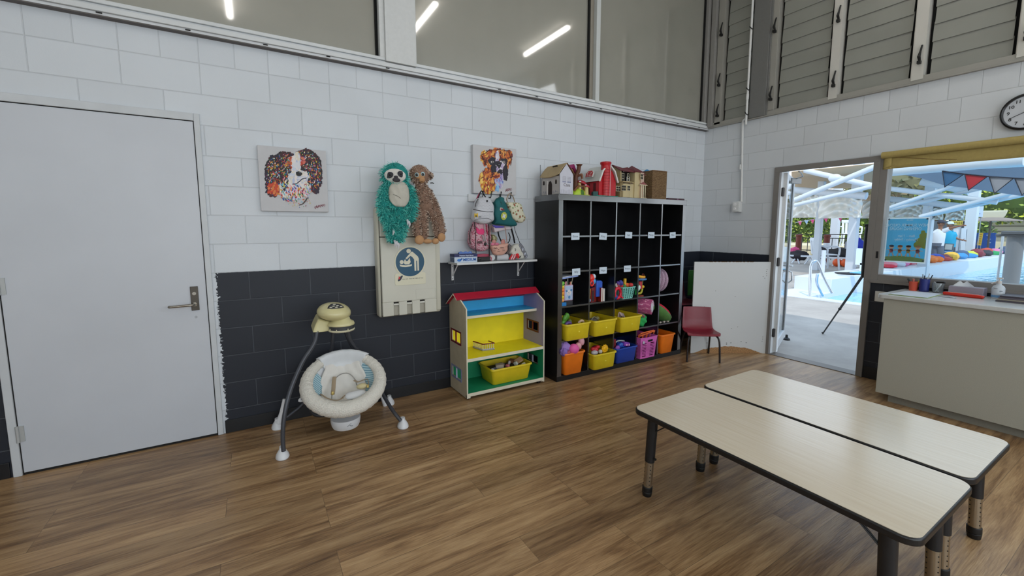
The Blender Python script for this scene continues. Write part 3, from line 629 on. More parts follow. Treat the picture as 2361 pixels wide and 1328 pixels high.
# orange tub toys
ox, oz = XI[0], ZF[0]+.225
def star(p): return p*(1+.22*math.sin(5*math.atan2(p.y, p.x))*abs(math.sin(4*p.z)))
blob('spiky_ball', (ox+.055, -.40, oz+.045), (.065, .05, .055), '#9a79c0', 'lilac knobbly soft toy at the left of the pink egg toy', 'toy', fn=star, rough=.8)
blob('spiky_ball', (ox+.02, -.44, oz+.015), (.035, .03, .04), '#8567b0', 'darker purple knobbly toy at the left edge of the orange tub', 'toy', fn=star, rough=.8)
blob('egg_toy', (ox+.135, -.445, oz+.028), (.058, .045, .052), '#e05aa0', 'big hot pink egg shaped toy on top of the orange tub', 'toy', (0, .3, 0))
blob('egg_toy', (ox+.205, -.43, oz+.045), (.032, .03, .038), '#d99a9e', 'dusty pink egg toy right of the hot pink one', 'toy', (0, -.5, 0))
blob('egg_toy', (ox+.25, -.42, oz+.085), (.033, .03, .045), '#dba0aa', 'highest pale pink egg toy against the shelf divider', 'toy', (0, -.2, 0))
blob('toy_ball', (ox+.06, -.455, oz+.005), (.027, .02, .022), '#a5485a', 'small dark pink toy at the front of the orange tub', 'toy')
# blue tub toys
bx, bz = XI[2], ZF[0]+.168
m = MB(); m.box(bx+.01, bx+.06, -.40, -.39, bz-.03, bz+.09, 0, Matrix.Translation((0, 0, 0))); loose('picture_card', m, mat('#7c1f26', .5), 'dark red card standing in the left of the blue tub', 'card', bevel=.002)
m = MB(); m.cbox((bx+.13, -.41, bz+.02), (.10, .05, .05), (0, .25, .2)); m.ell((bx+.10, -.43, bz+.025), (.035, .02, .03)); loose('toy_truck', m, mat('#2250b4', .35), 'blue toy truck lying in the blue tub', 'toy', bevel=.006)
m = MB(); m.cbox((bx+.18, -.42, bz+.025), (.09, .05, .045), (0, .25, .1)); loose('toy_bus', m, mat('#7a2fa6', .35), 'violet toy car with pale wheels at the right of the blue tub', 'toy', bevel=.008)
for i in range(3): blob('toy_bead', (bx+.165+.022*i, -.448, bz+.022-.002*i), (.007, .005, .012), '#e7a6d6', ['left', 'middle', 'right'][i]+' pale pink bead on the violet toy car', 'bead', group='pale beads in the blue tub')
blob('toy_brick', (bx+.055, -.43, bz+.0), (.03, .02, .03), '#8a4fae', 'purple toy at the left front of the blue tub', 'toy')
m = MB(); m.tube(bez([(bx+.06, -.38, bz+.04), (bx+.09, -.39, bz+.062), (bx+.14, -.39, bz+.06), (bx+.20, -.38, bz+.045)], 4), .008, 8); loose('bead_string', m, mat('#a8aeae', .5), 'grey string of beads behind the blue toy truck', 'toy')
# pink basket contents
px_, pz = XI[3]+.03, ZF[0]+.236
m = MB()
for k in range(7): a = .03*k; m.tube([(px_+a, -.42+.02*(k % 2), pz-.03), (px_+a+.008, -.42, pz+.028+.006*(k % 3)), (px_+a+.03, -.42, pz+.03)], .005, 6)
m.tube([(px_, -.44, pz+.02), (px_+.24, -.44, pz+.05)], .006, 6); m.tube([(px_+.02, -.43, pz+.045), (px_+.235, -.43, pz+.055)], .007, 6); m.tube([(px_+.235, -.44, pz+.055), (px_+.22, -.44, pz+.02)], .006, 6)
loose('orange_track', m, mat('#e0661c', .45), 'orange plastic toy track pieces bundled on top of the pink basket', 'toy')
# mint basket contents
mx, mz = XI[2]+.10, ZF[2]+.128
cols_ = [('#c8303a', .0, .01), ('#5a3a8c', -.055, .035), ('#3a3f9a', -.03, .045), ('#e0463a', .06, .015), ('#3c7a3a', .03, .0), ('#c0302c', .115, .012), ('#d8781e', .09, .01), ('#8c2c2c', -.06, .012)]
for i, (c, dx, dz) in enumerate(cols_):
    blob('toy_piece', (mx+.045+dx, -.37-.012*(i % 3), mz+dz), (.032, .024, .024), c, ['red toy heaped in the middle of the mint basket', 'violet toy at the back left of the mint basket', 'indigo toy behind the red one on the mint basket', 'bright red toy at the right of the mint basket heap', 'green toy low in the mint basket heap', 'red toy at the right rim of the mint basket', 'orange toy in the mint basket heap', 'dark red toy at the left rim of the mint basket'][i], 'toy', (rnd.random(), rnd.random(), 0), group=None)
m = MB(); m.tube([(mx+.085, -.38, mz+.0), (mx+.088, -.38, mz+.085)], .017, 12); loose('toy_cylinder', m, mat('#d2a620', .4), 'yellow upright toy peg in the mint basket', 'toy', bevel=.006)
m = MB(); m.tube([(mx-.035, -.40, mz-.01), (mx-.06, -.40, mz+.045)], .006, 6); m.tube([(mx-.05, -.405, mz-.01), (mx-.075, -.40, mz+.04)], .006, 6); loose('striped_stick', m, mat('#cfc6c0', .5), 'pale striped stick toy at the left of the mint basket', 'toy')
# red ring toy in front left of mint basket
m = MB(); c = (XI[2]+.060, -.405, ZF[2]+.068); m.tube([(c[0]+.045*math.cos(a), c[1], c[2]+.052*math.sin(a)) for a in [2*math.pi*i/20 for i in range(20)]], .017, 10, closed=True); m.tube([(c[0]+.02, c[1]-.01, c[2]-.02), (c[0]+.06, c[1]-.02, c[2]-.055)], .008, 8); loose('toy_steering_wheel', m, mat('#d8203a', .35), 'red round toy leaning at the left of the mint basket', 'toy')
blob('toy_ball', (XI[2]+.035, -.40, ZF[2]+.03), (.028, .025, .028), '#23408c', 'navy toy ball under the red round toy', 'ball')
# compartment 1 (row 2 up = ZF[2])  pencils holder, caterpillar, rolled drawing
z2 = ZF[2]
m = MB(); m.box(XI[0]+.045, XI[0]+.155, -.40, -.375, z2+.045, z2+.20); hb = thing('pencil_holder', (XI[0]+.10, -.39, z2), 'pastel pencil holder with a smiling face in the first compartment', 'pencil holder'); m.build('holder_box', mat('#c79ab4', .5), hb, bevel=.008)
m = MB(); m.box(XI[0]+.053, XI[0]+.147, -.402, -.400, z2+.053, z2+.192); m.build('front_print', mat('#a9bcd8', .5, noise=.12, scale=30), hb, bevel=.002)
fc = MB(); cX, cZ = XI[0]+.10, z2+.125
fc.ell((cX, -.4025, cZ), (.026, .002, .028)); fc.ell((cX-.028, -.4025, cZ+.018), (.014, .002, .010), (0, .4, 0), m=1); fc.ell((cX+.028, -.4025, cZ+.022), (.014, .002, .010), (0, -.4, 0), m=1); fc.ell((cX+.005, -.4025, cZ-.045), (.012, .002, .016), m=1)
for dx in (-.008, .008): fc.ell((cX+dx, -.405, cZ+.004), (.003, .0015, .003), m=2)
fc.tube(bez([(cX-.008, -.4048, cZ-.010), (cX, -.4048, cZ-.014), (cX+.008, -.4048, cZ-.010)], 4), .0012, 5, m=2)
fc.build('printed_face', [mat('#d9d4d6', .5), mat('#4a7fb0', .5), mat('#28405c', .5)], hb)
m = MB(); m.box(XI[0]+.048, XI[0]+.152, -.40, -.33, z2, z2+.045); m.build('holder_base', mat('#2a2a30', .5), hb, bevel=.004)
for i, (dx, hh, c, tl) in enumerate([(.012, .035, '#d98a96', 0), (.020, .040, '#e5b4bc', .02), (.040, .085, '#9a948a', .0), (.07, .03, '#cf6a5e', 0), (.085, .10, '#8c8472', .22), (.078, .035, '#e0c8a0', .1)]):
    m = MB(); b_ = (XI[0]+.055+dx, -.388, z2+.195); m.tube([b_, (b_[0]+hh*tl, -.388, b_[2]+hh)], .0045, 6)
    loose('pencil', m, mat(c, .5), ['short pink pencil in the pastel holder', 'pale pink pencil beside the short pink one', 'tall thin grey brush in the pastel holder', 'short red pencil in the pastel holder', 'tall thin brush leaning right in the pastel holder', 'cream pencil at the right of the pastel holder'][i], 'pencil', group='pencils in the pastel holder')
cat = thing('caterpillar_toy', (XI[0]+.022, -.39, z2), 'colourful stacked caterpillar toy with green head at the left of the pencil holder', 'toy')
for i, (c, zz, r) in enumerate([('#f2a65a', .055, .022), ('#e6c624', .085, .024), ('#ef9f2e', .122, .024), ('#f0852a', .155, .024), ('#e9c22a', .185, .024)]):
    m = MB(); m.ell((XI[0]+.022, -.395, z2+zz), (r, .02, r*.9)); m.build('body_ball', mat(c, .4), cat)
m = MB(); m.ell((XI[0]+.024, -.395, z2+.213), (.027, .022, .027)); m.cyl((XI[0]+.02, -.395, z2+.235), (XI[0]+.018, -.395, z2+.255), .002); m.build('head', mat('#7cc84a', .4), cat)
m = MB(); m.ell((XI[0]+.030, -.417, z2+.212), (.006, .003, .007)); m.build('eye', M_black, cat)
m = MB(); m.box(XI[0]+.004, XI[0]+.066, -.41, -.36, z2, z2+.034); loose('blue_box', m, mat('#2a7fc4', .3), 'small clear blue box under the caterpillar toy', 'box', bevel=.003)
m = MB(); m.box(XI[0]+.006, XI[0]+.215, -.415, -.23, z2+.2575, z2+.266, 0, None); m2 = m
T = Matrix.Translation((XI[0]+.006, -.32, z2+.255)) @ Matrix.Rotation(R(-4.5), 4, 'Y') @ Matrix.Translation((-XI[0]-.006, .32, -z2-.255))
m = MB(); m.box(XI[0]+.004, XI[0]+.205, -.415, -.23, z2+.262, z2+.274, 0, T); loose('clipboard', m, mat('#8fa4dc', .5), 'thin blue clipboard lying over the pencils in the first compartment', 'clipboard', bevel=.002)
m = MB(); m.box(XI[0]+.004, XI[0]+.19, -.41, -.23, z2+.276, z2+.280, 0, T); loose('paper_sheet', m, mat('#dfe3ea', .7), 'white paper lying on the blue clipboard', 'paper')
m = MB(); T2 = Matrix.Translation((XI[0]+.12, -.40, z2+.281)) @ Matrix.Rotation(R(-11), 4, 'Y'); m.add([T2 @ Vector(v) for v in [(0, -.006, 0), (0, .006, 0), (.115, 0, .001), (0, 0, .006)]], [(0, 1, 2), (0, 2, 3), (1, 3, 2), (0, 3, 1)]); loose('paper_cone', m, mat('#c8b28c', .6), 'pointed tan paper tip beside the name tag over the pencils', 'paper')
# compartment 2
m = MB(); m.ell((XI[1]+.045, -.39, z2+.245), (.042, .035, .044), m=0); m.ell((XI[1]+.072, -.395, z2+.262), (.024, .028, .028), m=1); m.ell((XI[1]+.068, -.395, z2+.215), (.030, .030, .034), m=2); m.tube([(XI[1]+.036+.020*math.cos(a), -.415, z2+.198+.024*math.sin(a)) for a in [2*math.pi*i/14 for i in range(14)]], .009, 8, m=0, closed=True)
loose('rattle_ball', m, [mat('#e02a20', .35), mat('#c9d8e8', .35), mat('#3aa0dc', .35)], 'red, white and blue toy ball standing high in the second compartment', 'ball')
m = MB(); m.box(XI[1]+.115, XI[1]+.185, -.40, -.20, z2+.05, z2+.215); m.box(XI[1]+.185, XI[1]+.20, -.395, -.205, z2+.03, z2+.205); loose('blue_case', m, mat('#2c5ac0', .4), 'upright blue plastic case behind the picture books', 'case', bevel=.01)
m = MB(); m.box(XI[1]+.095, XI[1]+.12, -.39, -.35, z2+.155, z2+.20); loose('small_book', m, mat('#4a1c2e', .6), 'small dark maroon box in front of the blue case', 'box', bevel=.002)
for i, (c, dx) in enumerate([('#8a2118', 0), ('#d9dde2', .034)]):
    T = frame((XI[1]+.155+dx*.9, -.425+.006*i, z2+.001), (.12, 1, 0), (0, 0, 1))
    b = thing('picture_book', (XI[1]+.15+dx, -.35, z2), ['dark red picture book leaning in the second compartment', 'white covered picture book right of the dark red one'][i], 'book', group=None)
    m = MB(); m.box(0, .19, 0, .145-.012*i, -.002, 0, 0, T); m.box(0, .19, 0, .145-.012*i, .020, .022, 0, T); m.box(.19, .192, 0, .145-.012*i, 0, .02, 0, T); m.build('book_cover', mat(c, .5), b, smooth=False)
    m = MB(); m.box(.004, .188, .003, .141-.012*i, 0, .020, 0, T); m.build('book_pages', mat('#dcd6cc', .7), b, smooth=False)
T = frame((XI[1]+.03, -.405, z2+.001), (.93, .35, 0), (0, 0, 1)); m = MB(); m.box(0, .105, 0, .150, 0, .012, 0, T); bk1 = loose('book', m, mat('#7a1a16', .5), 'red board book with a black panel standing in the second compartment', 'book', bevel=.001)
T = frame((XI[1]+.03, -.4065, z2+.002), (.93, .35, 0), (0, 0, 1)); m = MB(); m.box(.012, .045, .012, .12, 0.0125, .0128, 0, T); m.build('cover_panel', mat('#1c1c20', .5), bk1, smooth=False)
m = MB(); m.tube([(XI[1]+.012, -.415, z2+.03), (XI[1]+.02, -.41, z2+.145)], [.004, .006], 6, m=0); m.ell((XI[1]+.014, -.417, z2+.028), (.008, .006, .016), m=1); loose('glue_stick', m, [mat('#e0a030', .5), mat('#9cc0f0', .4)], 'orange and blue paint brush leaning on the left divider of the second compartment', 'brush')
# compartment 4: stacked activity toy
at_ = thing('activity_toy', (XI[3]+.065, -.38, z2), 'colourful plastic activity toy with yellow top and blue disc in the fourth compartment', 'toy')
tx = XI[3]+.075
for nm, c, fn in [('blue_disc', '#3a78b8', lambda m: m.lathe([(0, 0), (.072, 0), (.075, .008), (.070, .016), (0, .018)], (tx, -.375, z2+.185), n=28)),
                  ('yellow_arch', '#f0a81e', lambda m: m.tube(bez([(tx-.055, -.38, z2+.215), (tx-.02, -.38, z2+.222), (tx+.02, -.38, z2+.212), (tx+.065, -.38, z2+.21)], 4), .016, 10)),
                  ('red_knob', '#d8242a', lambda m: m.ell((tx-.06, -.385, z2+.235), (.022, .02, .030))),
                  ('wire_loop', '#7a2a1e', lambda m: m.tube(bez([(tx+.03, -.375, z2+.225), (tx+.045, -.375, z2+.248), (tx+.065, -.375, z2+.235), (tx+.068, -.375, z2+.21)], 4), .003, 6)),
                  ('red_drum', '#b81e26', lambda m: m.cyl((tx-.01, -.385, z2+.09), (tx-.01, -.385, z2+.17), .030, .026)),
                  ('olive_post', '#8a8a3a', lambda m: m.tube([(tx+.045, -.38, z2+.185), (tx+.03, -.38, z2+.11)], .006, 8)),
                  ('yellow_knob', '#e0c02a', lambda m: m.ell((tx+.035, -.385, z2+.105), (.026, .018, .018))),
                  ('green_side', '#2fae58', lambda m: m.prism([(-.035, 0), (-.02, .13), (.018, .10), (.02, .04)], frame((tx-.055, -.395, z2+.03), (1, 0, 0), (0, 0, 1)), .012)),
                  ('white_flap', '#cfe4dc', lambda m: m.ell((tx-.045, -.41, z2+.10), (.022, .006, .03), (0, .5, 0))),
                  ('curved_base', '#b4b02e', lambda m: m.tube(bez([(tx-.06, -.38, z2+.015), (tx-.02, -.38, z2+.035), (tx+.02, -.38, z2+.04), (tx+.038, -.38, z2+.085)], 4), .012, 8)),
                  ('foot_bar', '#7a2a1a', lambda m: m.box(tx-.06, tx+.03, -.41, -.35, z2, z2+.016))]:
    part(nm, fn, mat(c, .4), at_)
# compartment 5: patterned round cushions
def pattern_mat(a, b, c, scale=38, seed=0):
    m = bpy.data.materials.new('patterned_cloth'); m.use_nodes = True; n, L, B = N(m); t = n.new('ShaderNodeTexCoord')
    v = n.new('ShaderNodeTexVoronoi'); v.inputs['Scale'].default_value = scale; L.new(t.outputs['Object'], v.inputs['Vector'])
    r = n.new('ShaderNodeValToRGB'); r.color_ramp.interpolation = 'CONSTANT'; e = r.color_ramp.elements; e[0].color = (*lin(b), 1); e[0].position = 0; e[1].color = (*lin(a), 1); e[1].position = .38
    k = e.new(.22); k.color = (*lin(c), 1); L.new(v.outputs['Distance'], r.inputs[0]); L.new(r.outputs[0], B.inputs['Base Color']); B.inputs['Roughness'].default_value = .9; return m
Mpat = pattern_mat('#b89ab0', '#5c2434', '#c8b6c4', 60)
for i in range(3):
    m = MB(); cx = XI[4]+.012+.048*i+.01; lean = .20-.05*i
    m.ell((cx+.010+.012*i, -.28, z2+.150-.002*i), (.026, .135, .145-.004*i), (0, lean, 0), 28, 18); o = loose('round_cushion', m, Mpat, ['first', 'middle', 'last'][i]+' of the three mauve patterned round cushions standing in the last compartment', 'cushion', group='mauve round cushions in the shelf')
    g = MB(); Tm = Matrix.Translation((cx+.010+.012*i, -.28, z2+.150)) @ Euler((0, lean, 0)).to_matrix().to_4x4(); g.tube([Tm @ Vector((.028, .105*math.cos(a), .112*math.sin(a))) for a in [2*math.pi*j/28 for j in range(28)]], .0035, 6, closed=True); g.build('piping', mat('#5a3230', .8), o)
# row 1: rolled mat, green bag, melon cushion
z1 = ZF[1]
def swirl():
    m = bpy.data.materials.new('rolled_mat'); m.use_nodes = True; n, L, B = N(m); t = n.new('ShaderNodeTexCoord'); wv = n.new('ShaderNodeTexWave'); wv.wave_type = 'BANDS'; wv.bands_direction = 'Z'; wv.inputs['Scale'].default_value = 7; wv.inputs['Distortion'].default_value = 5; wv.inputs['Detail'].default_value = 2; wv.inputs['Detail Scale'].default_value = 4
    L.new(t.outputs['Object'], wv.inputs['Vector']); r = n.new('ShaderNodeValToRGB'); e = r.color_ramp.elements
    for i, (p, c) in enumerate([(0, '#a84a78'), (.25, '#c86a92'), (.45, '#d8c884'), (.6, '#b8c8e0'), (.8, '#7a4a88'), (1, '#c65a8a')]):
        k = e[i] if i < 2 and i == 0 else (e[1] if i == 5 else e.new(p)); k.position = p; k.color = (*lin(c), 1)
    L.new(wv.outputs['Color'], r.inputs[0]); L.new(r.outputs[0], B.inputs['Base Color']); B.inputs['Roughness'].default_value = .7; return m
rm = thing('rolled_play_mat', (XI[3]+.14, -.33, z1+.14), 'rolled up pink and yellow patterned play mat lying on the green cloth bag', 'mat')
m = MB(); m.tube([(XI[3]+.075+.13*t, -.20-.245*t, z1+.228-.012*t) for t in (0, .25, .5, .75, 1)], [.070, .075, .078, .078, .074], 26, flat=1.12); m.build('mat_roll', swirl(), rm)
m = MB(); M_ = frame((XI[3]+.205, -.447, z1+.216), (.88, .47, 0), (0, 0, 1)); pts = [(.074*(1-.055*k/4.2)*math.cos(k*.42)*(1-.5*k/60), .072*(1-.5*k/60)*math.sin(k*.42)) for k in range(56)]
m.tube([M_ @ Vector((x*(1-i/75), y*(1-i/75), .002)) for i, (x, y) in enumerate(pts)], .0032, 5); m.build('roll_edge', mat('#d9dfe6', .7), rm)
gb = MB(); n_ = 22; gb.ell((XI[3]+.10, -.37, z1+.068), (.098, .05, .07), nu=30, nv=18, fn=lambda p: p*(1+.09*math.sin(5*p.x+7*p.z)+.05*math.sin(11*p.x-5*p.z))); loose('green_cloth_bag', gb, mat('#23a552', .75, noise=.08, scale=12), 'crumpled bright green cloth bag under the rolled play mat', 'bag')
m = MB(); m.ell((XI[3]+.02, -.38, z1+.035), (.02, .02, .035)); loose('cloth_scrap', m, Mpat, 'scrap of mauve patterned cloth left of the green bag', 'cloth')
m = MB(); m.tube(bez([(XI[3]+.012, -.40, z1+.155), (XI[3]+.05, -.43, z1+.15), (XI[3]+.09, -.44, z1+.125), (XI[3]+.08, -.43, z1+.118)], 5), .012, 8); loose('mat_strap', m, mat('#8a5a62', .7), 'dusky pink strap hanging between the mat and the green bag', 'strap')
wm = thing('watermelon_cushion', (XI[4]+.12, -.33, z1+.05), 'green and red watermelon slice cushion filling a compartment', 'cushion')
T = Matrix.Translation((XI[4]+.125, -.32, z1+.125)) @ Euler((0, R(38), 0)).to_matrix().to_4x4()
def melon(fn_s, fz0, fz1):
    m = MB(); vs = []
    m.grid(lambda u, v: T @ Vector(((u-.5)*.40*1.0, -.115*math.sin(math.pi*v)*math.cos(math.pi*(u-.5))**.5 if 0 < u < 1 else 0, 0)), 2, 2); return m
m = MB(); m.ell((0, 0, 0), (.185, .125, .085), nu=28, nv=16, fn=lambda p: Vector((p.x, p.y, min(p.z, .25)))); m.v = [T @ Vector(v)+Vector((.005, 0, -.012)) for v in m.v]; m.build('green_rind', mat('#4f7a3a', .9, noise=.15, scale=20, bump=.2), wm)
m = MB(); m.ell((0, 0, .0225), (.186, .124, .010), nu=28, nv=8); m.v = [T @ Vector(v)+Vector((.005, 0, -.012)) for v in m.v]; m.build('white_band', mat('#c8c4bc', .9), wm)
m = MB(); m.ell((-.01, 0, .026), (.170, .118, .045), nu=28, nv=12, fn=lambda p: Vector((p.x, p.y, max(p.z, -.1)))); m.v = [T @ Vector(v)+Vector((.005, 0, -.012)) for v in m.v]; m.build('red_flesh', mat('#c01e34', .9), wm)
m = MB()
for k in range(6): m.ell((XI[4]+.03+.032*k, -.40, z1+.012), (.017, .012, .011), nu=10, nv=6, m=k % 2)
loose('patterned_blanket', m, [mat('#3a3430', .9), mat('#b8aca4', .9)], 'dark knitted blanket folded beneath the watermelon cushion', 'blanket')
# ================================================================ doll house bookcase
dh = thing('doll_house_shelf', (-3.23, -.20, FZ), 'open wooden doll house shelf on castors with a red pitched roof', 'doll house')
DX0, DX1, DF, DB = -3.635, -2.822, -.378, -.018
CRM = mat('#d9d2bd', .55, noise=.05, scale=8); PLY = mat('#b3a88f', .65, noise=.08, scale=14)
def side_panel(x0, x1, outer, inner_cols, holes, flip):
    """profile in (y,z) with rectangular window holes; inner face painted in bands"""
    prof = [(DB, .075), (DF, .045), (DF, .828), (-.268, .884), (-.185, .93), (DB, .835)]
    m = MB()
    ys = sorted({DB, DF}|{h[0] for h in holes}|{h[1] for h in holes}); zs = sorted({.045, .84}|{h[2] for h in holes}|{h[3] for h in holes})
    def clipz(y):  # top of the profile at y
        for (a, za), (b, zb) in (((DF, .828), (-.268, .884)), ((-.268, .884), (-.185, .93)), ((-.185, .93), (DB, .835))):
            if a <= y <= b: return za+(zb-za)*(y-a)/(b-a)
        return .83
    for i in range(len(ys)-1):
        for j in range(len(zs)-1):
            ya, yb, za, zb = ys[i], ys[i+1], zs[j], zs[j+1]
            if any(h[0] <= ya+1e-6 and yb <= h[1]+1e-6 and h[2] <= za+1e-6 and zb <= h[3]+1e-6 for h in holes): continue
            m.box(x0, x1, ya, yb, za, min(zb, .80))
    m.prism([(DF, .80), (DB, .80), (DB, .835), (-.185, .93), (-.268, .884), (DF, .828)], frame((x0, 0, 0), (0, 1, 0), (0, 0, 1)), x1-x0)
    return m
HL = [(-.262, -.065, .500, .596), (-.262, -.065, .170, .262)]
HR = [(-.285, -.105, .520, .600), (-.285, -.105, .195, .265)]
m = side_panel(DX0, DX0+.011, 0, 0, HL, 0); m.build('side_panel', PLY, dh, smooth=False)
m = side_panel(DX1-.011, DX1, 0, 0, HR, 0); m.build('side_panel', PLY, dh, smooth=False)
# inner paint skins (room colours)
def skin(x, holes, z0, z1, col, nm):
    m = MB(); ys = sorted({DB+.006, DF+.002}|{h[0] for h in holes}|{h[1] for h in holes}); zs = sorted({z0, z1}|{h[2] for h in holes if z0 < h[2] < z1}|{h[3] for h in holes if z0 < h[3] < z1})
    for i in range(len(ys)-1):
        for j in range(len(zs)-1):
            if any(h[0] <= ys[i]+1e-6 and ys[i+1] <= h[1]+1e-6 and h[2] <= zs[j]+1e-6 and zs[j+1] <= h[3]+1e-6 for h in holes): continue
            m.box(x, x+.0015, ys[i], ys[i+1], zs[j], zs[j+1])
    m.build(nm, mat(col, .6, noise=.05, scale=9), dh, smooth=False)
GRN, YLW, BLE, LIL = '#148a5e', '#f2de1a', '#38b0e6', '#8d84a8'
skin(DX1-.0125, HR, .075, .38, GRN, 'painted_lining'); skin(DX1-.0125, HR, .392, .826, LIL, 'painted_lining'); 
m = MB(); m.prism([(DF+.002, .826), (DB-.01, .826), (DB-.01, .835), (-.185, .925), (-.268, .882)], frame((DX1-.0125, 0, 0), (0, 1, 0), (0, 0, 1)), .0015); m.build('painted_lining', mat(LIL, .6), dh, smooth=False)
skin(DX0+.011, HL, .075, .38, GRN, 'painted_lining'); skin(DX0+.011, HL, .392, .83, YLW, 'painted_lining')
for z0, z1, c in ((.075, .385, GRN), (.385, .735, YLW), (.735, .86, BLE)): part('back_panel', lambda m: m.box(DX0+.011, DX1-.011, DB-.008, DB, z0, z1), mat(c, .6, noise=.06, scale=8), dh, smooth=False)
def shelf(z, yf, c, th=.016, drop=.0):
    part('shelf_board', lambda m: m.box(DX0+.011, DX1-.012, yf+.004, DB-.008, z-th, z), mat(c, .55, noise=.05, scale=9), dh, smooth=False)
    part('shelf_lip', lambda m: m.box(DX0+.004, DX1-.009, yf, yf+.005, z-th-.008, z+.001), CRM, dh, bevel=.001)
shelf(.740, -.262, BLE, .014); shelf(.392, -.376, YLW, .018); shelf(.085, -.376, GRN, .020)
part('plinth', lambda m: (m.box(DX0, DX0+.035, DF-.001, DF+.02, .045, .075), m.box(DX0, DX1, DF-.0015, DF+.0, .066, .086), m.box(DX1-.03, DX1, DF-.001, DF+.02, .05, .075)), CRM, dh, bevel=.001)
for x in (DX0, DX1-.011): part('front_edging', lambda m: m.prism([(DF-.002, .045), (DF, .045), (DF, .828), (-.268, .884), (-.2685, .889), (DF-.002, .831)], frame((x, 0, 0), (0, 1, 0), (0, 0, 1)), .011), CRM, dh, smooth=False)
# roof
RD = mat('#ac1230', .5, noise=.06, scale=10)
def slab(p, q, x0, x1, th):
    d = (Vector((0, q[0], q[1]))-Vector((0, p[0], p[1]))); nrm = Vector((0, -d.z, d.y)).normalized()*th
    a, b = Vector((0, *p)), Vector((0, *q)); m = MB()
    pts = [Vector((x0, a.y, a.z)), Vector((x1, a.y, a.z)), Vector((x1, b.y, b.z)), Vector((x0, b.y, b.z))]
    m.add(pts+[v+nrm for v in pts], [(3, 2, 1, 0), (4, 5, 6, 7), (0, 1, 5, 4), (1, 2, 6, 5), (2, 3, 7, 6), (3, 0, 4, 7)]); return m
slab((-.250, .888), (-.180, .935), DX0-.030, DX1+.028, .007).build('roof_front', RD, dh, bevel=.001)
slab((-.180, .935), (-.008, .822), DX0-.030, DX1+.028, .007).build('roof_back', RD, dh, bevel=.001)
part('gable_edge', lambda m: m.prism([(-.250, .886), (-.180, .933), (-.008, .820), (-.008, .829), (-.180, .943), (-.250, .896)], frame((DX0-.031, 0, 0), (0, 1, 0), (0, 0, 1)), .002), CRM, dh, smooth=False)
# windows in the side panels
def win(x, h, col, barcol, out=-1, wd=.014):
    y0, y1, z0, z1 = h; M = mat(col, .5); xa = x-.004; xb = x+.004
    m = MB(); m.box(xa, xb, y0-wd, y0, z0-wd, z1+wd); m.box(xa, xb, y1, y1+wd, z0-wd, z1+wd); m.box(xa, xb, y0, y1, z0-wd, z0); m.box(xa, xb, y0, y1, z1, z1+wd); f = m.build('window_frame', M, dh, bevel=.001)
    m = MB(); c = (y0+y1)/2; m.box(xa, xb, c-.008, c+.008, z0, z1); m.build('mullion', mat(barcol, .5), f, smooth=False)
win(DX0, HL[0], '#6b101c', '#8c1424'); win(DX0, HL[1], '#7d83a4', '#b8bcd8')
win(DX1-.012, HR[0], '#5a1218', '#6b1218'); win(DX1-.012, HR[1], '#2f4a40', '#c4c2d8', wd=.006)
def castor(x, y):
    m = MB(); m.cyl((x, y, FZ+.018), (x, y+.0, FZ+.040), .007, n=10); m.box(x-.014, x+.014, y-.014, y+.014, FZ+.036, FZ+.042); m.cyl((x-.012, y, FZ+.0165), (x-.003, y, FZ+.0165), .0165, n=18); m.cyl((x+.003, y, FZ+.0165), (x+.012, y, FZ+.0165), .0165, n=18); m.build('castor', M_black, dh)
for x in (DX0+.03, DX1-.05):
    for y in (DF+.025, DB-.03): castor(x, y)
# toy balcony fence
bf = thing('toy_balcony', (-3.33, -.2, .392), 'tiny doll house balcony with a brown rail and white balusters on the yellow floor', 'toy balcony')
A_ = Vector((-3.425, -.075, .393)); B_ = Vector((-3.395, -.215, .393)); C_ = Vector((-3.285, -.235, .393)); D_ = Vector((-3.295, -.14, .393))
m = MB(); m.tube([A_+Vector((0, 0, .062)), B_+Vector((0, 0, .062)), C_+Vector((0, 0, .062)), D_+Vector((0, 0, .062))], .0055, 6); m.build('handrail', mat('#7a2a1a', .5), bf)
m = MB()
for p, q, n_ in ((A_, B_, 8), (B_, C_, 6)):
    for k in range(n_): r_ = p.lerp(q, (k+.5)/n_); m.cyl(r_, r_+Vector((0, 0, .06)), .0028, n=6)
m.build('balusters', mat('#d8d2b0', .5), bf)
m = MB(); m.tube([A_+Vector((0, 0, .008)), B_+Vector((0, 0, .008)), C_+Vector((0, 0, .008))], .010, 4); m.build('balcony_base', mat('#9a9aa2', .5), bf, smooth=False)
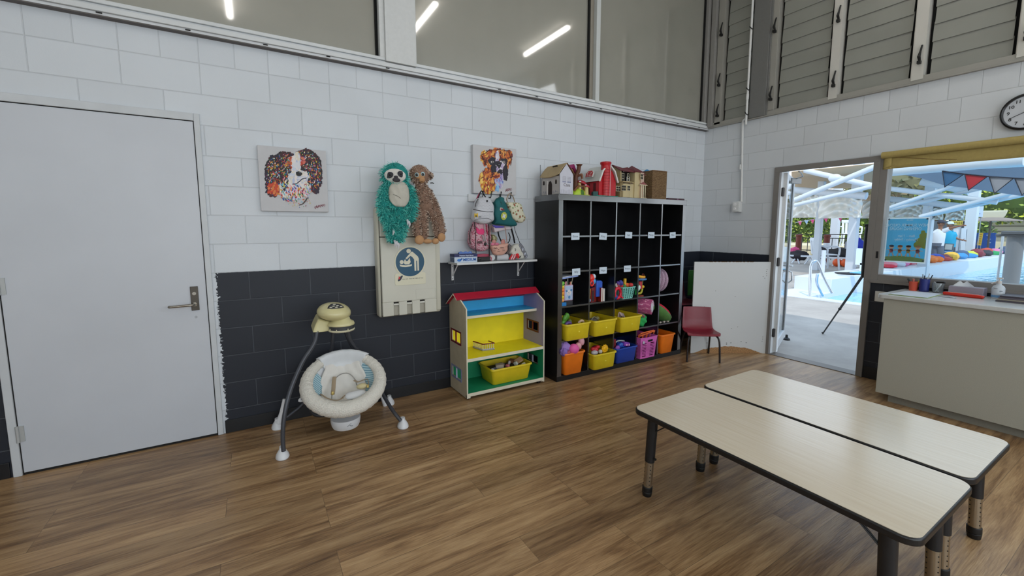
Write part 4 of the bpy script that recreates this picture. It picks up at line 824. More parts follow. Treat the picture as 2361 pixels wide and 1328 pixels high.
# yellow tub in the bottom room
tub('yellow_tub', -3.375, -2.93, -.350, -.055, .087, .155, YEL, 'wide yellow tub of building blocks on the floor of the doll house shelf', taper=.02)
rnd = random.Random(11)
blk = [(-3.24, -.25, .235, .075, .035, '#a89a88', 'big grey beige toy block in the doll house tub'), (-3.19, -.20, .225, .05, .03, '#7d6a60', 'brown toy block behind the beige one'), (-3.165, -.27, .225, .035, .03, '#c8737a', 'dusty pink toy block in the doll house tub'), (-3.13, -.24, .245, .03, .025, '#b8b0ae', 'pale grey toy block on the heap'), (-3.07, -.26, .232, .034, .034, '#c4c6b8', 'white round toy beside the pink block'), (-3.00, -.20, .235, .08, .015, '#c49a72', 'tan flat wooden piece at the right of the doll house tub'), (-3.33, -.28, .222, .03, .02, '#dcdcdc', 'small white toy at the left of the doll house tub'), (-3.29, -.25, .215, .05, .03, '#3c3c48', 'dark toy at the left of the heap'), (-3.26, -.29, .21, .035, .02, '#5a6c88', 'blue grey toy at the front of the heap'), (-3.20, -.30, .212, .035, .022, '#c08a6c', 'peach toy block at the front of the heap'), (-3.135, -.30, .212, .028, .02, '#c8242c', 'small red toy block in the doll house tub'), (-3.05, -.15, .225, .06, .025, '#8a5a3a', 'brown toy at the back of the doll house tub'), (-2.99, -.27, .215, .04, .02, '#d8d0b0', 'cream toy at the right front of the tub')]
m = MB(); m.box(-3.34, -2.965, -.32, -.085, .095, .20); loose('block_heap', m, mat('#4a4238', .8, noise=.4, scale=30), 'layer of mixed toy blocks under the top ones in the doll house tub', 'toy blocks', bevel=.02)
for x, y, z, a, b, c, lb in blk:
    m = MB(); m.cbox((x, y, z), (a, a*.75, b), (rnd.uniform(-.5, .5), rnd.uniform(-.5, .5), rnd.uniform(0, 3))); loose('toy_block', m, mat(c, .6), lb, 'toy block', bevel=.004, group=None)

# ================================================================ children's tables
LAM = None
def laminate():
    m = bpy.data.materials.new('maple_laminate'); m.use_nodes = True; n, L, B = N(m); t = n.new('ShaderNodeTexCoord'); mp = n.new('ShaderNodeMapping'); mp.inputs['Scale'].default_value = (38, 1.6, 1); L.new(t.outputs['Object'], mp.inputs[0])
    ns = n.new('ShaderNodeTexNoise'); ns.inputs['Scale'].default_value = 2; ns.inputs['Detail'].default_value = 6; L.new(mp.outputs[0], ns.inputs['Vector']); r = n.new('ShaderNodeValToRGB'); e = r.color_ramp.elements
    e[0].position = .3; e[0].color = (*lin('#d0c1a8'), 1); e[1].position = .72; e[1].color = (*lin('#d9cdb7'), 1); L.new(ns.outputs['Fac'], r.inputs[0]); L.new(r.outputs[0], B.inputs['Base Color'])
    B.inputs['Roughness'].default_value = .20; B.inputs['IOR'].default_value = 1.85
    bp = n.new('ShaderNodeBump'); bp.inputs['Strength'].default_value = .08; bp.inputs['Distance'].default_value = .001; L.new(ns.outputs['Fac'], bp.inputs['Height']); L.new(bp.outputs[0], B.inputs['Normal']); return m
TZ = .53
def make_table(cx, cy, label):
    t = thing('activity_table', (cx, cy, FZ), label, 'table', group='low activity tables pushed side by side')
    T = Matrix.Translation((cx, cy, TZ-.030)); m = MB(); m.prism(rrect(.600, 1.205, .055, 8), T, .0285)
    m.build('table_edge', mat('#131315', .38), t, bevel=.006, seg=3)
    m = MB(); m.prism(rrect(.588, 1.193, .050, 8), Matrix.Translation((cx, cy, TZ-.004)), .004); m.build('tabletop', laminate(), t, smooth=False)
    for sx in (-1, 1):
        for sy in (-1, 1):
            x, y = cx+sx*.232, cy+sy*.505; fx, fy_ = x+sx*.004, y+sy*.026
            p = lambda z: Vector((x+(fx-x)*(TZ-z)/TZ, y+(fy_-y)*(TZ-z)/TZ, z))
            m = MB(); m.cyl(p(.235), p(TZ-.028), .0265, .0275, n=24); l = m.build('leg', mat('#17181b', .42), t, bevel=.002)
            m = MB(); m.cyl(p(.07), p(.24), .0235, n=24); m.build('inner_tube', mat('#a89c88', .24, .9), l)
            m = MB(); m.cyl(p(FZ), p(.058), .024, .0275, n=24); m.cyl(p(.058), p(.088), .0275, n=24); m.build('rubber_foot', M_black, l, bevel=.003)
            m = MB(); q = p(.262); m.cyl(q+Vector((0, -sy*.024, 0)), q+Vector((0, -sy*.040, 0)), .0065, n=8); m.build('height_pin', M_black, l)
            m = MB()
            for k in range(6): z = .215-.022*k; q = p(z); m.cyl(q+Vector((-.012, -.0200, 0)), q+Vector((-.0122, -.0208, 0)), .0028, n=8)
            for k in range(6): z = .215-.022*k; q = p(z); m.cyl(q+Vector((-.0185, .0145, 0)), q+Vector((-.0192, .0152, 0)), .0028, n=8)
            m.build('height_holes', M_dgap, l)
            m = MB()
            for dx in (-.006, .010): a = p(.42)+Vector((dx*.4, -sy*.026, 0)); b = Vector((x+dx, y-sy*.115, TZ-.03)); m.tube([a, b], .0032, 6)
            m.build('leg_brace', mat('#1b1b1d', .4), l)
    return t
tA = make_table(-3.096, -2.627, 'low maple topped activity table nearest the camera, black edge and legs')
tB = make_table(-2.476, -2.618, 'low maple topped activity table on the far side, next to the counter')

# ================================================================ counter
cn = thing('reception_counter', (-.3, -3.4, FZ), 'pale speckled laminate counter with a white top below the big window', 'counter')
SPK = mat('#a5a396', .55, noise=.09, scale=330)
CY0 = -2.205; CT_ = .957
part('counter_body', lambda m: m.box(-.612, -.012, CY0, -4.6, .105, CT_-.036), SPK, cn, bevel=.002)
part('kickboard', lambda m: m.box(-.545, -.012, CY0-.07, -4.6, FZ, .105), mat('#88857a', .6, noise=.05, scale=100), cn, smooth=False)
m = MB(); m.prism([(-.030, -2.165)]+[(-.60, -2.165)]+arc((-.60, -2.205), .04, 90, 180, 5)+[(-.64, -4.62), (-.030, -4.62)], Matrix.Translation((0, 0, CT_-.034)), .034); m.build('worktop', mat('#c4c6c4', .22, noise=.03, scale=60), cn, bevel=.006, seg=3)

def at2(px, py, z=CT_): return at(px, py, 'z', z)
# things on the counter
p = at2(2106, 672); bx_ = -.115
def on(px, x): # y on the counter at given x under pixel column px
    v = at(px, 660, 'x', x); return v.y
y = on(2106, bx_); cup = thing('orange_pot', (bx_, y, CT_), 'small coral orange pot of markers on the counter, left of the blue pen cup', 'pot')
m = MB(); m.lathe([(.0, 0), (.028, 0), (.034, .075), (.036, .078), (.034, .08), (.030, .074), (.0, .012)], (bx_, y, CT_), n=22); m.build('pot_body', mat('#c9503a', .5), cup)
for dx, dy, c, tl, lb in ((-.012, .018, '#1a1a1c', .02, 'black marker lying across the orange pot'), (.0, .004, '#b56a5e', .0, 'pinkish marker in the orange pot'), (.004, -.016, '#b8b22a', -.03, 'yellow highlighter leaning right in the orange pot')):
    m = MB(); m.tube([(bx_+dx, y+dy*.5, CT_+.03), (bx_+dx, y+dy+tl, CT_+.105)], .008, 8); loose('marker_pen', m, mat(c, .5), lb, 'marker')
y = on(2131, bx_); cup = thing('blue_pen_cup', (bx_, y, CT_), 'tall navy blue pen cup on the counter', 'pen cup')
m = MB(); m.lathe([(.0, 0), (.033, 0), (.035, .112), (.033, .112), (.031, .01), (0, .01)], (bx_, y, CT_), n=26); m.build('cup_body', mat('#1f2a72', .45), cup)
for i, (dy, tl, hh, c) in enumerate(((.018, .0, .15, '#8a94a0'), (.006, .0, .14, '#22242c'), (-.006, -.02, .16, '#b9c4d0'), (-.016, -.03, .15, '#20242c'))):
    m = MB(); m.tube([(bx_, y+dy*.6, CT_+.03), (bx_+.004, y+dy+tl, CT_+hh)], .0038, 6); loose('pen', m, mat(c, .4), ['grey pen leaning left in the navy cup', 'short black pen in the navy cup', 'silver pen leaning right in the navy cup', 'black pen leaning furthest right in the navy cup'][i], 'pen', group='pens in the navy cup')
y = on(2162, bx_-.01); jar = thing('glass_jar', (bx_, y, CT_), 'clear glass jar holding pens between the navy cup and the tissue box', 'jar')
CLG = mat((.85, .9, .92), .08, trans=.9, name='jar_glass')
m = MB(); m.lathe([(.030, 0), (.036, .03), (.040, .080), (.038, .085), (.037, .08), (.033, .03), (.027, .004), (0, .004)], (bx_, y, CT_), n=26); m.build('jar_wall', CLG, jar)
for i, (dy, tl, c) in enumerate(((.014, -.045, '#d0d4d8'), (-.004, .03, '#9aa0a8'), (-.012, -.02, '#18181a'))):
    m = MB(); m.tube([(bx_, y+dy, CT_+.01), (bx_, y+dy+tl, CT_+.095)], .0035, 6); loose('pen', m, mat(c, .4), ['white pen leaning right in the glass jar', 'grey pen leaning left in the glass jar', 'black pen in the glass jar'][i], 'pen', group='pens in the glass jar')
m = MB(); m.tube([(bx_-.01, y+.01, CT_+.092), (bx_-.01, y-.03, CT_+.094)], .007, 8); m.ell((bx_-.01, y-.035, CT_+.093), (.009, .012, .009)); loose('sharpener', m, M_black, 'black clip resting on the rim of the glass jar', 'clip')
# tissue box
ya, yb = on(2192, -.11), on(2273, -.11); tb = thing('tissue_box', (-.11, (ya+yb)/2, CT_), 'grey mauve tissue box on the counter in front of the window', 'tissue box')
m = MB(); m.box(-.165, -.05, ya, yb, CT_, CT_+.072); m.build('carton', mat('#8f8793', .6, noise=.05, scale=10), tb, bevel=.002)
m = MB(); m.grid(lambda u, v: (-.12+.03*math.cos(u*math.pi)*.6*(1-v), ya*.62+yb*.38+(u-.5)*.13*(1-v*.55), CT_+.07+.040*v+.008*math.sin(u*9)*v), 14, 6); m.build('tissue', mat('#cdd2d6', .9), tb, solid=.001)
# pump bottle
y = on(2303, -.14); pb = thing('pump_bottle', (-.14, y, CT_), 'white sanitiser pump bottle on the counter right of the tissue box', 'bottle')
m = MB(); m.lathe([(0, 0), (.034, 0), (.037, .006), (.037, .085), (.030, .10), (.015, .112), (.014, .125), (0, .125)], (-.14, y, CT_), n=28, sx=.75); m.build('bottle_body', mat('#c3cbd3', .35), pb, ang=50)
m = MB(); m.cyl((-.14, y, CT_+.12), (-.14, y, CT_+.142), .014, n=14); m.cyl((-.14, y, CT_+.142), (-.14, y, CT_+.160), .005, n=8); m.box(-.15, -.13, y+.012, y-.018, CT_+.158, CT_+.168); m.tube([(-.14, y+.008, CT_+.135), (-.14, y+.03, CT_+.125), (-.14, y+.04, CT_+.115)], .005, 8); m.build('pump', mat('#c8c2bd', .4), pb)
m = MB(); m.lathe([(.0375, .012), (.0375, .030)], (-.14, y, CT_), n=28, sx=.75, cap=False); m.build('blue_label_band', mat('#6b9fd0', .4), pb)
m = MB(); m.box(-.1685, -.1675, y-.012, y-.028, CT_+.062, CT_+.066); m.box(-.1685, -.1675, y+.02, y+.0, CT_+.082, CT_+.084); m.build('label_print', mat('#27344e', .5), pb, smooth=False)
m = MB(); m.tube([(-.14, y+.035, CT_+.003), (-.16, y+.02, CT_+.003)], .003, 6); 
# books
ya = on(2309, -.2); 
for i, (dz, c) in enumerate(((0, '#46414a'), (.012, '#8b8478'), (.024, '#56505a'), (.036, '#3c3640'))):
    m = MB(); m.box(-.33+.004*i, -.12, ya-.006*i, ya-.30, CT_+dz+.0005, CT_+dz+.0115); loose('magazine', m, mat(c, .5), ['lowest dark magazine of the stack at the right end of the counter', 'grey tan magazine, second from the bottom of the counter stack', 'purple grey magazine, third in the counter stack', 'topmost dark magazine of the counter stack'][i], 'magazine', group='stack of magazines on the counter', bevel=.001)
# red organiser strip
ya, yb = on(2176, -.24), on(2272, -.26); rs = thing('red_pencil_case', (-.25, (ya+yb)/2, CT_), 'long red glossy pencil case lying on the counter in front of the tissue box', 'pencil case')
m = MB(); m.tube(bez([(-.235, ya, CT_+.014), (-.24, ya-.03, CT_+.017), (-.245, (ya+yb)/2, CT_+.014), (-.255, yb+.02, CT_+.014), (-.255, yb, CT_+.010)], 6), [.006]+[.015]*22+[.012, .006], 12, flat=.95); m.build('case_body', mat('#c02a1a', .22), rs)
m = MB(); m.tube([(-.243, ya-.03, CT_+.030), (-.25, yb+.03, CT_+.028)], .002, 5); m.build('zip', mat('#e5a08c', .3), rs)
# papers
m = MB(); T = frame((0, 0, 0), (1, 0, 0), (0, 1, 0))
def poly(m, pts, z0, z1, mi=0): return m.prism(pts, Matrix.Translation((0, 0, z0)), z1-z0, mi)
A4 = [tuple(at2(*q).xy) for q in ((2052, 679), (2137, 688), (2171, 679), (2092, 672))]
c = Vector((sum(a[0] for a in A4)/4, sum(a[1] for a in A4)/4))
m = MB(); poly(m, [(c.x+(a[0]-c.x)*1.06, c.y+(a[1]-c.y)*1.06) for a in A4], CT_+.0003, CT_+.003); loose('green_folder', m, mat('#7f9440', .5), 'thin green folder lying under white papers at the end of the counter', 'folder', smooth=False)
m = MB(); poly(m, A4, CT_+.0035, CT_+.0065); loose('paper_stack', m, mat('#c6ccd4', .7), 'sheets of white paper on the green folder', 'paper', smooth=False)
p = at2(2186, 686); m = MB(); m.tube([(p.x, p.y+.06, CT_+.004), (p.x-.01, p.y-.05, CT_+.004)], .004, 8); m.ell((p.x-.008, p.y-.02, CT_+.006), (.008, .018, .006)); loose('white_pen', m, mat('#aab0b8', .4), 'white and purple pen lying before the red pencil case', 'pen')
m = MB(); p = at2(2140, 674); m.tube(bez([(p.x, p.y+.03, CT_+.008), (p.x-.02, p.y, CT_+.012), (p.x-.01, p.y-.06, CT_+.008), (p.x-.04, p.y-.09, CT_+.008)], 5), .0018, 5); loose('glasses_cord', m, M_black, 'thin black cord curled on the papers below the pen cup', 'cord')

# ================================================================ board, chairs by the door
A_ = Vector((-.765, -.479)); B_ = Vector((-.023, -.952)); d_ = (B_-A_).normalized()
bm = bpy.data.materials.new('painted_board'); bm.use_nodes = True; n, L, B = N(bm)
t = n.new('ShaderNodeTexCoord'); s_ = n.new('ShaderNodeSeparateXYZ'); L.new(t.outputs['Object'], s_.inputs[0]); ns = n.new('ShaderNodeTexNoise'); ns.inputs['Scale'].default_value = 9; ns.inputs['Detail'].default_value = 8; ns.inputs['Roughness'].default_value = .7; L.new(t.outputs['Object'], ns.inputs['Vector'])
def mth(op, a, b):
    q = n.new('ShaderNodeMath'); q.operation = op
    for i, v in enumerate((a, b)):
        if isinstance(v, (int, float)): q.inputs[i].default_value = v
        else: L.new(v, q.inputs[i])
    return q.outputs[0]
# bare chipboard where the paint has swollen off along the foot (arch shaped)
xx = mth('DIVIDE', s_.outputs['X'], .40); arch = mth('MULTIPLY', mth('SUBTRACT', 1, mth('MULTIPLY', xx, xx)), .085)
edge_ = mth('ADD', arch, mth('MULTIPLY', mth('SUBTRACT', ns.outputs['Fac'], .5), .06)); bare = mth('LESS_THAN', s_.outputs['Z'], edge_)
ch = n.new('ShaderNodeTexNoise'); ch.inputs['Scale'].default_value = 120; L.new(t.outputs['Object'], ch.inputs['Vector']); cr_ = n.new('ShaderNodeValToRGB'); cr_.color_ramp.elements[0].color = (*lin('#7c5a36'), 1); cr_.color_ramp.elements[1].color = (*lin('#b98c5c'), 1); cr_.color_ramp.elements[0].position = .35; cr_.color_ramp.elements[1].position = .65; L.new(ch.outputs['Fac'], cr_.inputs[0])
mm = n.new('ShaderNodeMix'); mm.data_type = 'RGBA'; L.new(bare, mm.inputs[0]); mm.inputs[6].default_value = (*lin('#cdcfcf'), 1); L.new(cr_.outputs[0], mm.inputs[7]); L.new(mm.outputs[2], B.inputs['Base Color']); B.inputs['Roughness'].default_value = .5
bd = thing('painted_board', (*((A_+B_)/2), FZ), 'white painted chipboard panel with a worn foot leaning across the corner by the door', 'board', rz=math.atan2(d_.y, d_.x))
Lb = (B_-A_).length; m = MB(); m.box(-Lb/2, Lb/2, 0, .018, 0, 1.09); m.build('panel', bm, bd, world=False, bevel=.001)
m = MB()
for (x, z) in [(.40, 1.0), (.395, .98), (.398, .955), (.40, .93), (.36, .92), (.38, .90), (.05, .68), (.03, .30), (.1, .32), (.40, .20), (.40, .175), (.395, .15), (-.25, .125), (-.02, .125), (-.02, .11), (.03, .128), (.15, .14), (.21, .13), (-.30, .56), (-.18, .75)]:
    m.ell((x, -.0005, z), (.007 if z < .2 and abs(x) < .3 else .0042, .001, .0035), nu=8, nv=6)
m.build('screw_holes', mat('#2a211a', .8), bd, world=False)
m = MB(); 
for k in range(16): x = -.26+.033*k+.01*math.sin(k*5); m.ell((x, .004, 1.089), (.016, .006, .0035), nu=8, nv=5)
m.build('chipped_edge', mat('#8a6a46', .8), bd, world=False)

def kid_chair(loc, rz, label, col='#7c1c2c'):
    c = thing('child_chair', loc, label, 'chair', rz=rz); M = mat(col, .38, noise=.04, scale=30, bump=.03)
    # local: x right, -y front ; seat 0.31 m
    def sh_(u, v):
        # v 0..1 front of seat -> top of back
        x = (u-.5)
        path = [(-.165, .292), (-.15, .306), (-.07, .300), (.02, .296), (.09, .306), (.125, .335), (.145, .40), (.160, .50), (.170, .565)]
        k = v*(len(path)-1); i = min(int(k), len(path)-2); f = k-i
        y_ = path[i][0]*(1-f)+path[i+1][0]*f; z_ = path[i][1]*(1-f)+path[i+1][1]*f
        wd = .335+(.03*math.sin(math.pi*min(1, v*2))) if v < .5 else .345-.035*(v-.5)*2
        if v < .55: z_ += .018*(2*x)**2*(1 if v > .1 else .3)
        else: y_ -= .022*(2*x)**2
        return (x*wd, y_, z_)
    m = MB(); m.grid(sh_, 14, 28); m.build('seat_shell', M, c, world=False, solid=.006, bevel=.001, ang=60)
    for sx in (-1, 1):
        m = MB(); X = sx*.155
        m.tube(bez([(X*1.12, -.175, .0), (X*1.08, -.160, .20), (X*1.02, -.145, .262), (X*.95, -.11, .284), (X*.9, .0, .287)], 7), .0105, 12); m.build('leg', mat('#1c1415', .4), c, world=False)
        m = MB(); m.tube(bez([(X*1.05, .19, .0), (X*1.0, .15, .16), (X*.93, .10, .262), (X*.9, .06, .286), (X*.9, 0, .287)], 7), .0105, 12); m.build('leg', mat('#1c1415', .4), c, world=False)
    m = MB(); m.tube([(-.14, .0, .284), (.14, .0, .284)], .008, 8); m.tube([(-.14, -.1, .285), (.14, -.1, .285)], .008, 8); m.build('seat_frame', mat('#1c1415', .4), c, world=False)
    return c
fl = Vector((-1.098, -.682)); frr = Vector((-.824, -.903)); dx = (frr-fl).normalized(); ctr = (fl+frr)/2+Vector((-dx.y, dx.x))*.19
kid_chair((ctr.x, ctr.y, FZ), math.atan2(dx.y, dx.x), 'small maroon plastic child chair with dark tube legs in front of the white board')
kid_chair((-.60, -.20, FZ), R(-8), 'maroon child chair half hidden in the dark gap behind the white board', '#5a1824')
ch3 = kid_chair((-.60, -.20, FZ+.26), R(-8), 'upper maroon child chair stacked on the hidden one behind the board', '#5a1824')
m = MB(); m.cbox((-.47, -.245, .83), (.13, .02, .32), (0, 0, -.2)); loose('green_tray', m, mat('#2f6a2a', .5), 'green plastic piece showing at the edge behind the white board', 'tray', bevel=.008)
# ================================================================ wall mounted nappy changing station
CRE = mat('#c9c7ba', .42, noise=.03, scale=5); CRE2 = mat('#c3c0b0', .42, noise=.03, scale=5)
nc = thing('baby_change_station', (-4.01, -.06, .775), 'cream fold down baby change station on the wall under the two soft toys', 'baby change station')
m = MB(); m.box(-4.285, -3.745, -.105, 0, .777, 1.682); m.build('housing', CRE2, nc, bevel=.022, seg=4)
NF = -.135
m = MB()
m.box(-4.262, -3.800, NF, -.10, .905, 1.437); 
for a, b in ((-4.262, -4.172), (-4.128, -4.060), (-4.016, -3.948), (-3.904, -3.800)): m.box(a, b, NF, -.10, .790, .905)
dp = m.build('fold_down_panel', CRE, nc, bevel=.004)
m = MB(); m.box(-4.262, -3.800, NF, -.10, 1.443, 1.672); m.build('upper_panel', CRE, nc, bevel=.005)
m = MB(); m.box(-4.266, -3.796, -.108, -.1045, .785, 1.676); m.build('painted_gap_shadow', mat('#2a2824', .8), nc, smooth=False)  # dark sheet drawn in for the shade between the panels
m = MB(); m.box(-3.80, -3.790, -.118, -.10, .785, 1.676); m.box(-3.79, -3.752, -.112, -.10, .80, 1.665); m.build('side_rail', CRE2, nc, bevel=.003)
for cx in (-4.150, -4.038, -3.926):
    m = MB(); m.box(cx-.022, cx+.022, -.112, -.108, .790, .905); m.build('strap_recess', mat('#aaa698', .5), nc, smooth=False)
    m = MB(); m.cyl((cx-.021, -.125, .882), (cx+.021, -.125, .882), .0075, n=12); m.build('strap_bar', mat('#d8d6cc', .35), nc)
    m = MB(); m.box(cx-.021, cx+.021, -.1145, -.112, .890, .904); m.build('dark_slot', mat('#26231f', .8), nc, smooth=False)
sc_ = Vector((-4.026, NF-.0005, 1.232)); ST = frame(sc_, (1, 0, 0), (0, 0, 1))
m = MB(); rr_ = []
m.prism([(.133*math.cos(2*math.pi*i/48), .133*math.sin(2*math.pi*i/48)) for i in range(48)], ST, .003); m.prism(rrect(.262, .100, .014, 4, .0, -.142), ST, .0028); m.build('sign_plate', mat('#d6d2ba', .45), dp, bevel=.001)
m = MB(); m.prism([(.121*math.cos(2*math.pi*i/48), .121*math.sin(2*math.pi*i/48)) for i in range(48)], ST @ Matrix.Translation((0, 0, .003)), .0014); disc = m.build('sign_disc', mat('#0d4a66', .35), dp, smooth=False)
# pictogram, measured on the sign (image pixels of a 909x1328 crop; centre 458,367, radius 224)
def pc(u, v): return ((u-458)/224*.121, -(v-367)/228*.121)
m = MB(); S2 = ST @ Matrix.Translation((0, 0, .0044))
c = pc(437, 196); m.prism([(c[0]+.0185*math.cos(2*math.pi*i/24), c[1]+.0185*math.sin(2*math.pi*i/24)) for i in range(24)], S2, .0008)
m.prism([pc(*q) for q in ((385, 308), (480, 207), (500, 210), (580, 285), (594, 320), (594, 510), (570, 512), (566, 352), (552, 352), (550, 512), (523, 512), (520, 330), (492, 290), (462, 272), (405, 324))], S2, .0008)
c = pc(325, 364); m.prism([(c[0]+.0165*math.cos(2*math.pi*i/24), c[1]+.0165*math.sin(2*math.pi*i/24)) for i in range(24)], S2, .0008)
m.prism([pc(*q) for q in ((368, 330), (388, 326), (388, 354), (418, 352), (440, 318), (452, 300), (458, 345), (464, 370), (440, 402), (380, 404), (358, 385))], S2, .0008)
m.prism([pc(*q) for q in ((294, 398), (320, 410), (390, 418), (455, 410), (484, 400), (480, 430), (440, 440), (390, 446), (330, 440), (298, 428))], S2, .0008)
m.build('pictogram', mat('#d9d4bd', .45), disc, smooth=False)
m = MB(); S3 = ST @ Matrix.Translation((0, 0, .003)); m.prism([pc(*q) for q in ((330, 570), (336, 590), (300, 650), (268, 664), (258, 650), (270, 610))], S3, .0006); m.build('logo_dark_leaf', mat('#1c2a3c', .5), dp, smooth=False)
m = MB(); m.prism([pc(*q) for q in ((275, 580), (298, 605), (290, 628), (266, 635))], S3 @ Matrix.Translation((0, 0, .0007)), .0004); m.build('logo_red_leaf', mat('#c03038', .5), dp, smooth=False)
m = MB(); c = pc(372, 632); add_text(m, 'baby care', .013, S3 @ Matrix.Translation((c[0], c[1], 0))); c = pc(550, 632); add_text(m, 'free call 1800 627 561', .0135, S3 @ Matrix.Translation((c[0], c[1], 0)))
m.build('small_print', mat('#23262a', .6), dp, smooth=False)
m = MB(); p0 = pc(537, 810); p1 = pc(855, 965)
for a, b, c_, d in ((p0[0], p1[0], p0[1], p0[1]-.0015), (p0[0], p1[0], p1[1], p1[1]-.0015), (p0[0], p0[0]+.0015, p0[1], p1[1]), (p1[0], p1[0]+.0015, p0[1], p1[1])): m.prism([(a, c_), (b, c_), (b, d), (a, d)], ST, .0004)
m.build('embossed_rectangle', mat('#b8b5a6', .5), dp, smooth=False)

# ================================================================ furry soft toys sitting on the station
def fur(mb, segs, n, ln, wd, rng, nm=3, down=.55, face=None, back=.25):
    tot = sum((Vector(b[0])-Vector(a[0])).length*(a[1]+b[1])+a[1]*.6 for a, b in segs)
    for a, b in segs:
        A, ra = Vector(a[0]), a[1]; B, rb = Vector(b[0]), b[1]; d = B-A; L_ = d.length
        k = int(n*(L_*(ra+rb)+ra*.6)/tot); t = d.normalized() if L_ > 1e-6 else Vector((0, 0, 1)); u = t.orthogonal().normalized(); v = t.cross(u)
        for _ in range(k):
            s = rng.uniform(-.25*ra/max(L_, .01), 1+.25*rb/max(L_, .01)) if L_ > .01 else 0
            th = rng.uniform(0, 2*math.pi)
            if L_ < .02:
                z_ = rng.uniform(-1, 1); q = Vector((math.sqrt(1-z_*z_)*math.cos(th), math.sqrt(1-z_*z_)*math.sin(th), z_)); p = A+q*ra; nn = q
            else:
                s2 = min(max(s, 0), 1); r = ra+(rb-ra)*s2; nn = (u*math.cos(th)+v*math.sin(th)); p = A+d*s+nn*r*(1 if 0 <= s <= 1 else .8)
            if nn.y > back: continue
            if face and face(p): continue
            dr = (nn*.75+Vector((rng.uniform(-.4, .4), rng.uniform(-.2, .1), -down+rng.uniform(-.3, .3)))).normalized()
            l = ln*rng.uniform(.6, 1.25); w2 = dr.cross(Vector((rng.uniform(-1, 1), -1, rng.uniform(-1, 1)))).normalized()*wd
            o = len(mb.v); base = p-nn*.006; mid = p+dr*l*.55+nn*l*.12
            mb.v += [tuple(base-w2), tuple(base+w2), tuple(mid+w2*.7), tuple(mid-w2*.7), tuple(p+dr*l)]
            mi = rng.choices(range(nm), [3, 4, 2][:nm])[0]
            mb.f += [(o, o+1, o+2, o+3), (o+3, o+2, o+4)]; mb.m += [mi, mi]
def capsules(segs):
    m = MB()
    for a, b in segs:
        A, B = Vector(a[0]), Vector(b[0])
        if (B-A).length > .01: m.tube([A.lerp(B, k/6) for k in range(7)], [a[1]+(b[1]-a[1])*k/6 for k in range(7)], 14)
        m.ell(A, a[1], nu=14, nv=10); m.ell(B, b[1], nu=14, nv=10)
    return m
def chain(pts): return [(pts[i], pts[i+1]) for i in range(len(pts)-1)]
def q_(px, py, y, r): p = at(px, py, 'y', y); return (tuple(p), r)
rng = random.Random(3)
sl = thing('sloth_soft_toy', (-4.10, -.17, 1.5), 'turquoise furry sloth soft toy with white belly sitting on the baby change station', 'soft toy')
Y = -.215
head = [(q_(909, 408, Y, .098), q_(912, 405, Y, .100))]
segs = head+chain([q_(911, 430, Y, .075), q_(914, 450, Y, .088), q_(915, 470, Y, .085), q_(914, 490, Y, .066)])
armL = chain([q_(893, 432, Y, .040), q_(885, 455, Y, .042), q_(884, 480, Y-.01, .042), q_(892, 505, Y-.02, .040), q_(903, 526, Y-.03, .030)])
armR = chain([q_(936, 430, Y, .040), q_(946, 455, Y-.01, .042), q_(949, 480, Y-.01, .040), q_(946, 505, Y-.02, .034)])
legL = chain([q_(906, 490, Y, .055), q_(902, 525, Y-.01, .044), q_(907, 553, Y-.01, .034)])
legR = chain([q_(922, 490, Y, .055), q_(924, 525, Y-.01, .042), q_(918, 552, Y-.01, .034)])
S_ = segs+armL+armR+legL+legR
TE = [mat('#78ddd0', .9), mat('#3ab8ad', .9), mat('#0d5557', .9)]
m = capsules(S_); bo = m.build('furry_body', mat('#1c8680', .9), sl); md = bo.modifiers.new('remesh', 'REMESH'); md.mode = 'VOXEL'; md.voxel_size = .007; md.use_smooth_shade = True
hc = Vector(q_(911, 403, Y, 0)[0]); bc = Vector(q_(915, 449, Y, 0)[0])
def noface(p):
    return ((p.x-hc.x)/.072)**2+((p.z-hc.z)/.05)**2 < 1 and p.y < Y+.02 or (abs(p.x-bc.x) < .066 and abs(p.z-bc.z) < .088 and p.y < Y)
m = MB(); fur(m, S_, 9500, .032, .0018, rng, face=noface); m.build('fur', TE, sl, smooth=False)
# face patch with eye masks and nose
def on_ball(px, py, c, r, lift=0):
    """point on a ball's near side under a pixel"""
    d = at(px, py, 'y', c[1])-CAM_LOC; d.normalize(); oc = CAM_LOC-Vector(c); b = oc.dot(d); cc = oc.dot(oc)-(r+lift)**2; disc_ = max(b*b-cc, 0); return CAM_LOC+d*(-b-math.sqrt(disc_))
HC = Vector(head[0][1][0]); HR_ = .112
def disk_on(mb, px, py, rx, rz, rot, c, r, lift, mi=0, th=.004):
    p = on_ball(px, py, c, r, lift); n_ = (p-Vector(c)).normalized(); x = Vector((1, 0, 0)); x = (x-n_*x.dot(n_)).normalized(); z = n_.cross(x); z = -z if z.z < 0 else z
    T = Matrix.Identity(4)
    for i in range(3): T[i][0] = x[i]; T[i][1] = z[i]; T[i][2] = n_[i]; T[i][3] = p[i]
    T = T @ Matrix.Rotation(rot, 4, 'Z'); k = len(mb.v); mb.ell((0, 0, 0), (rx, rz, th), nu=20, nv=8, m=mi); mb.v[k:] = [tuple(T @ Vector(v)) for v in mb.v[k:]]
m = MB(); disk_on(m, 911, 405, .080, .052, 0, HC, .098, .0, th=.016); disk_on(m, 911, 411, .05, .046, 0, HC, .098, .0, th=.018); fp = m.build('face_patch', mat('#cfccc6', .9), sl)
m = MB(); disk_on(m, 897, 404, .036, .024, .35, HC, .098, .019, th=.006); disk_on(m, 926, 402, .034, .024, -.35, HC, .098, .019, th=.006); m.build('eye_mask', mat('#33343a', .8), fp)
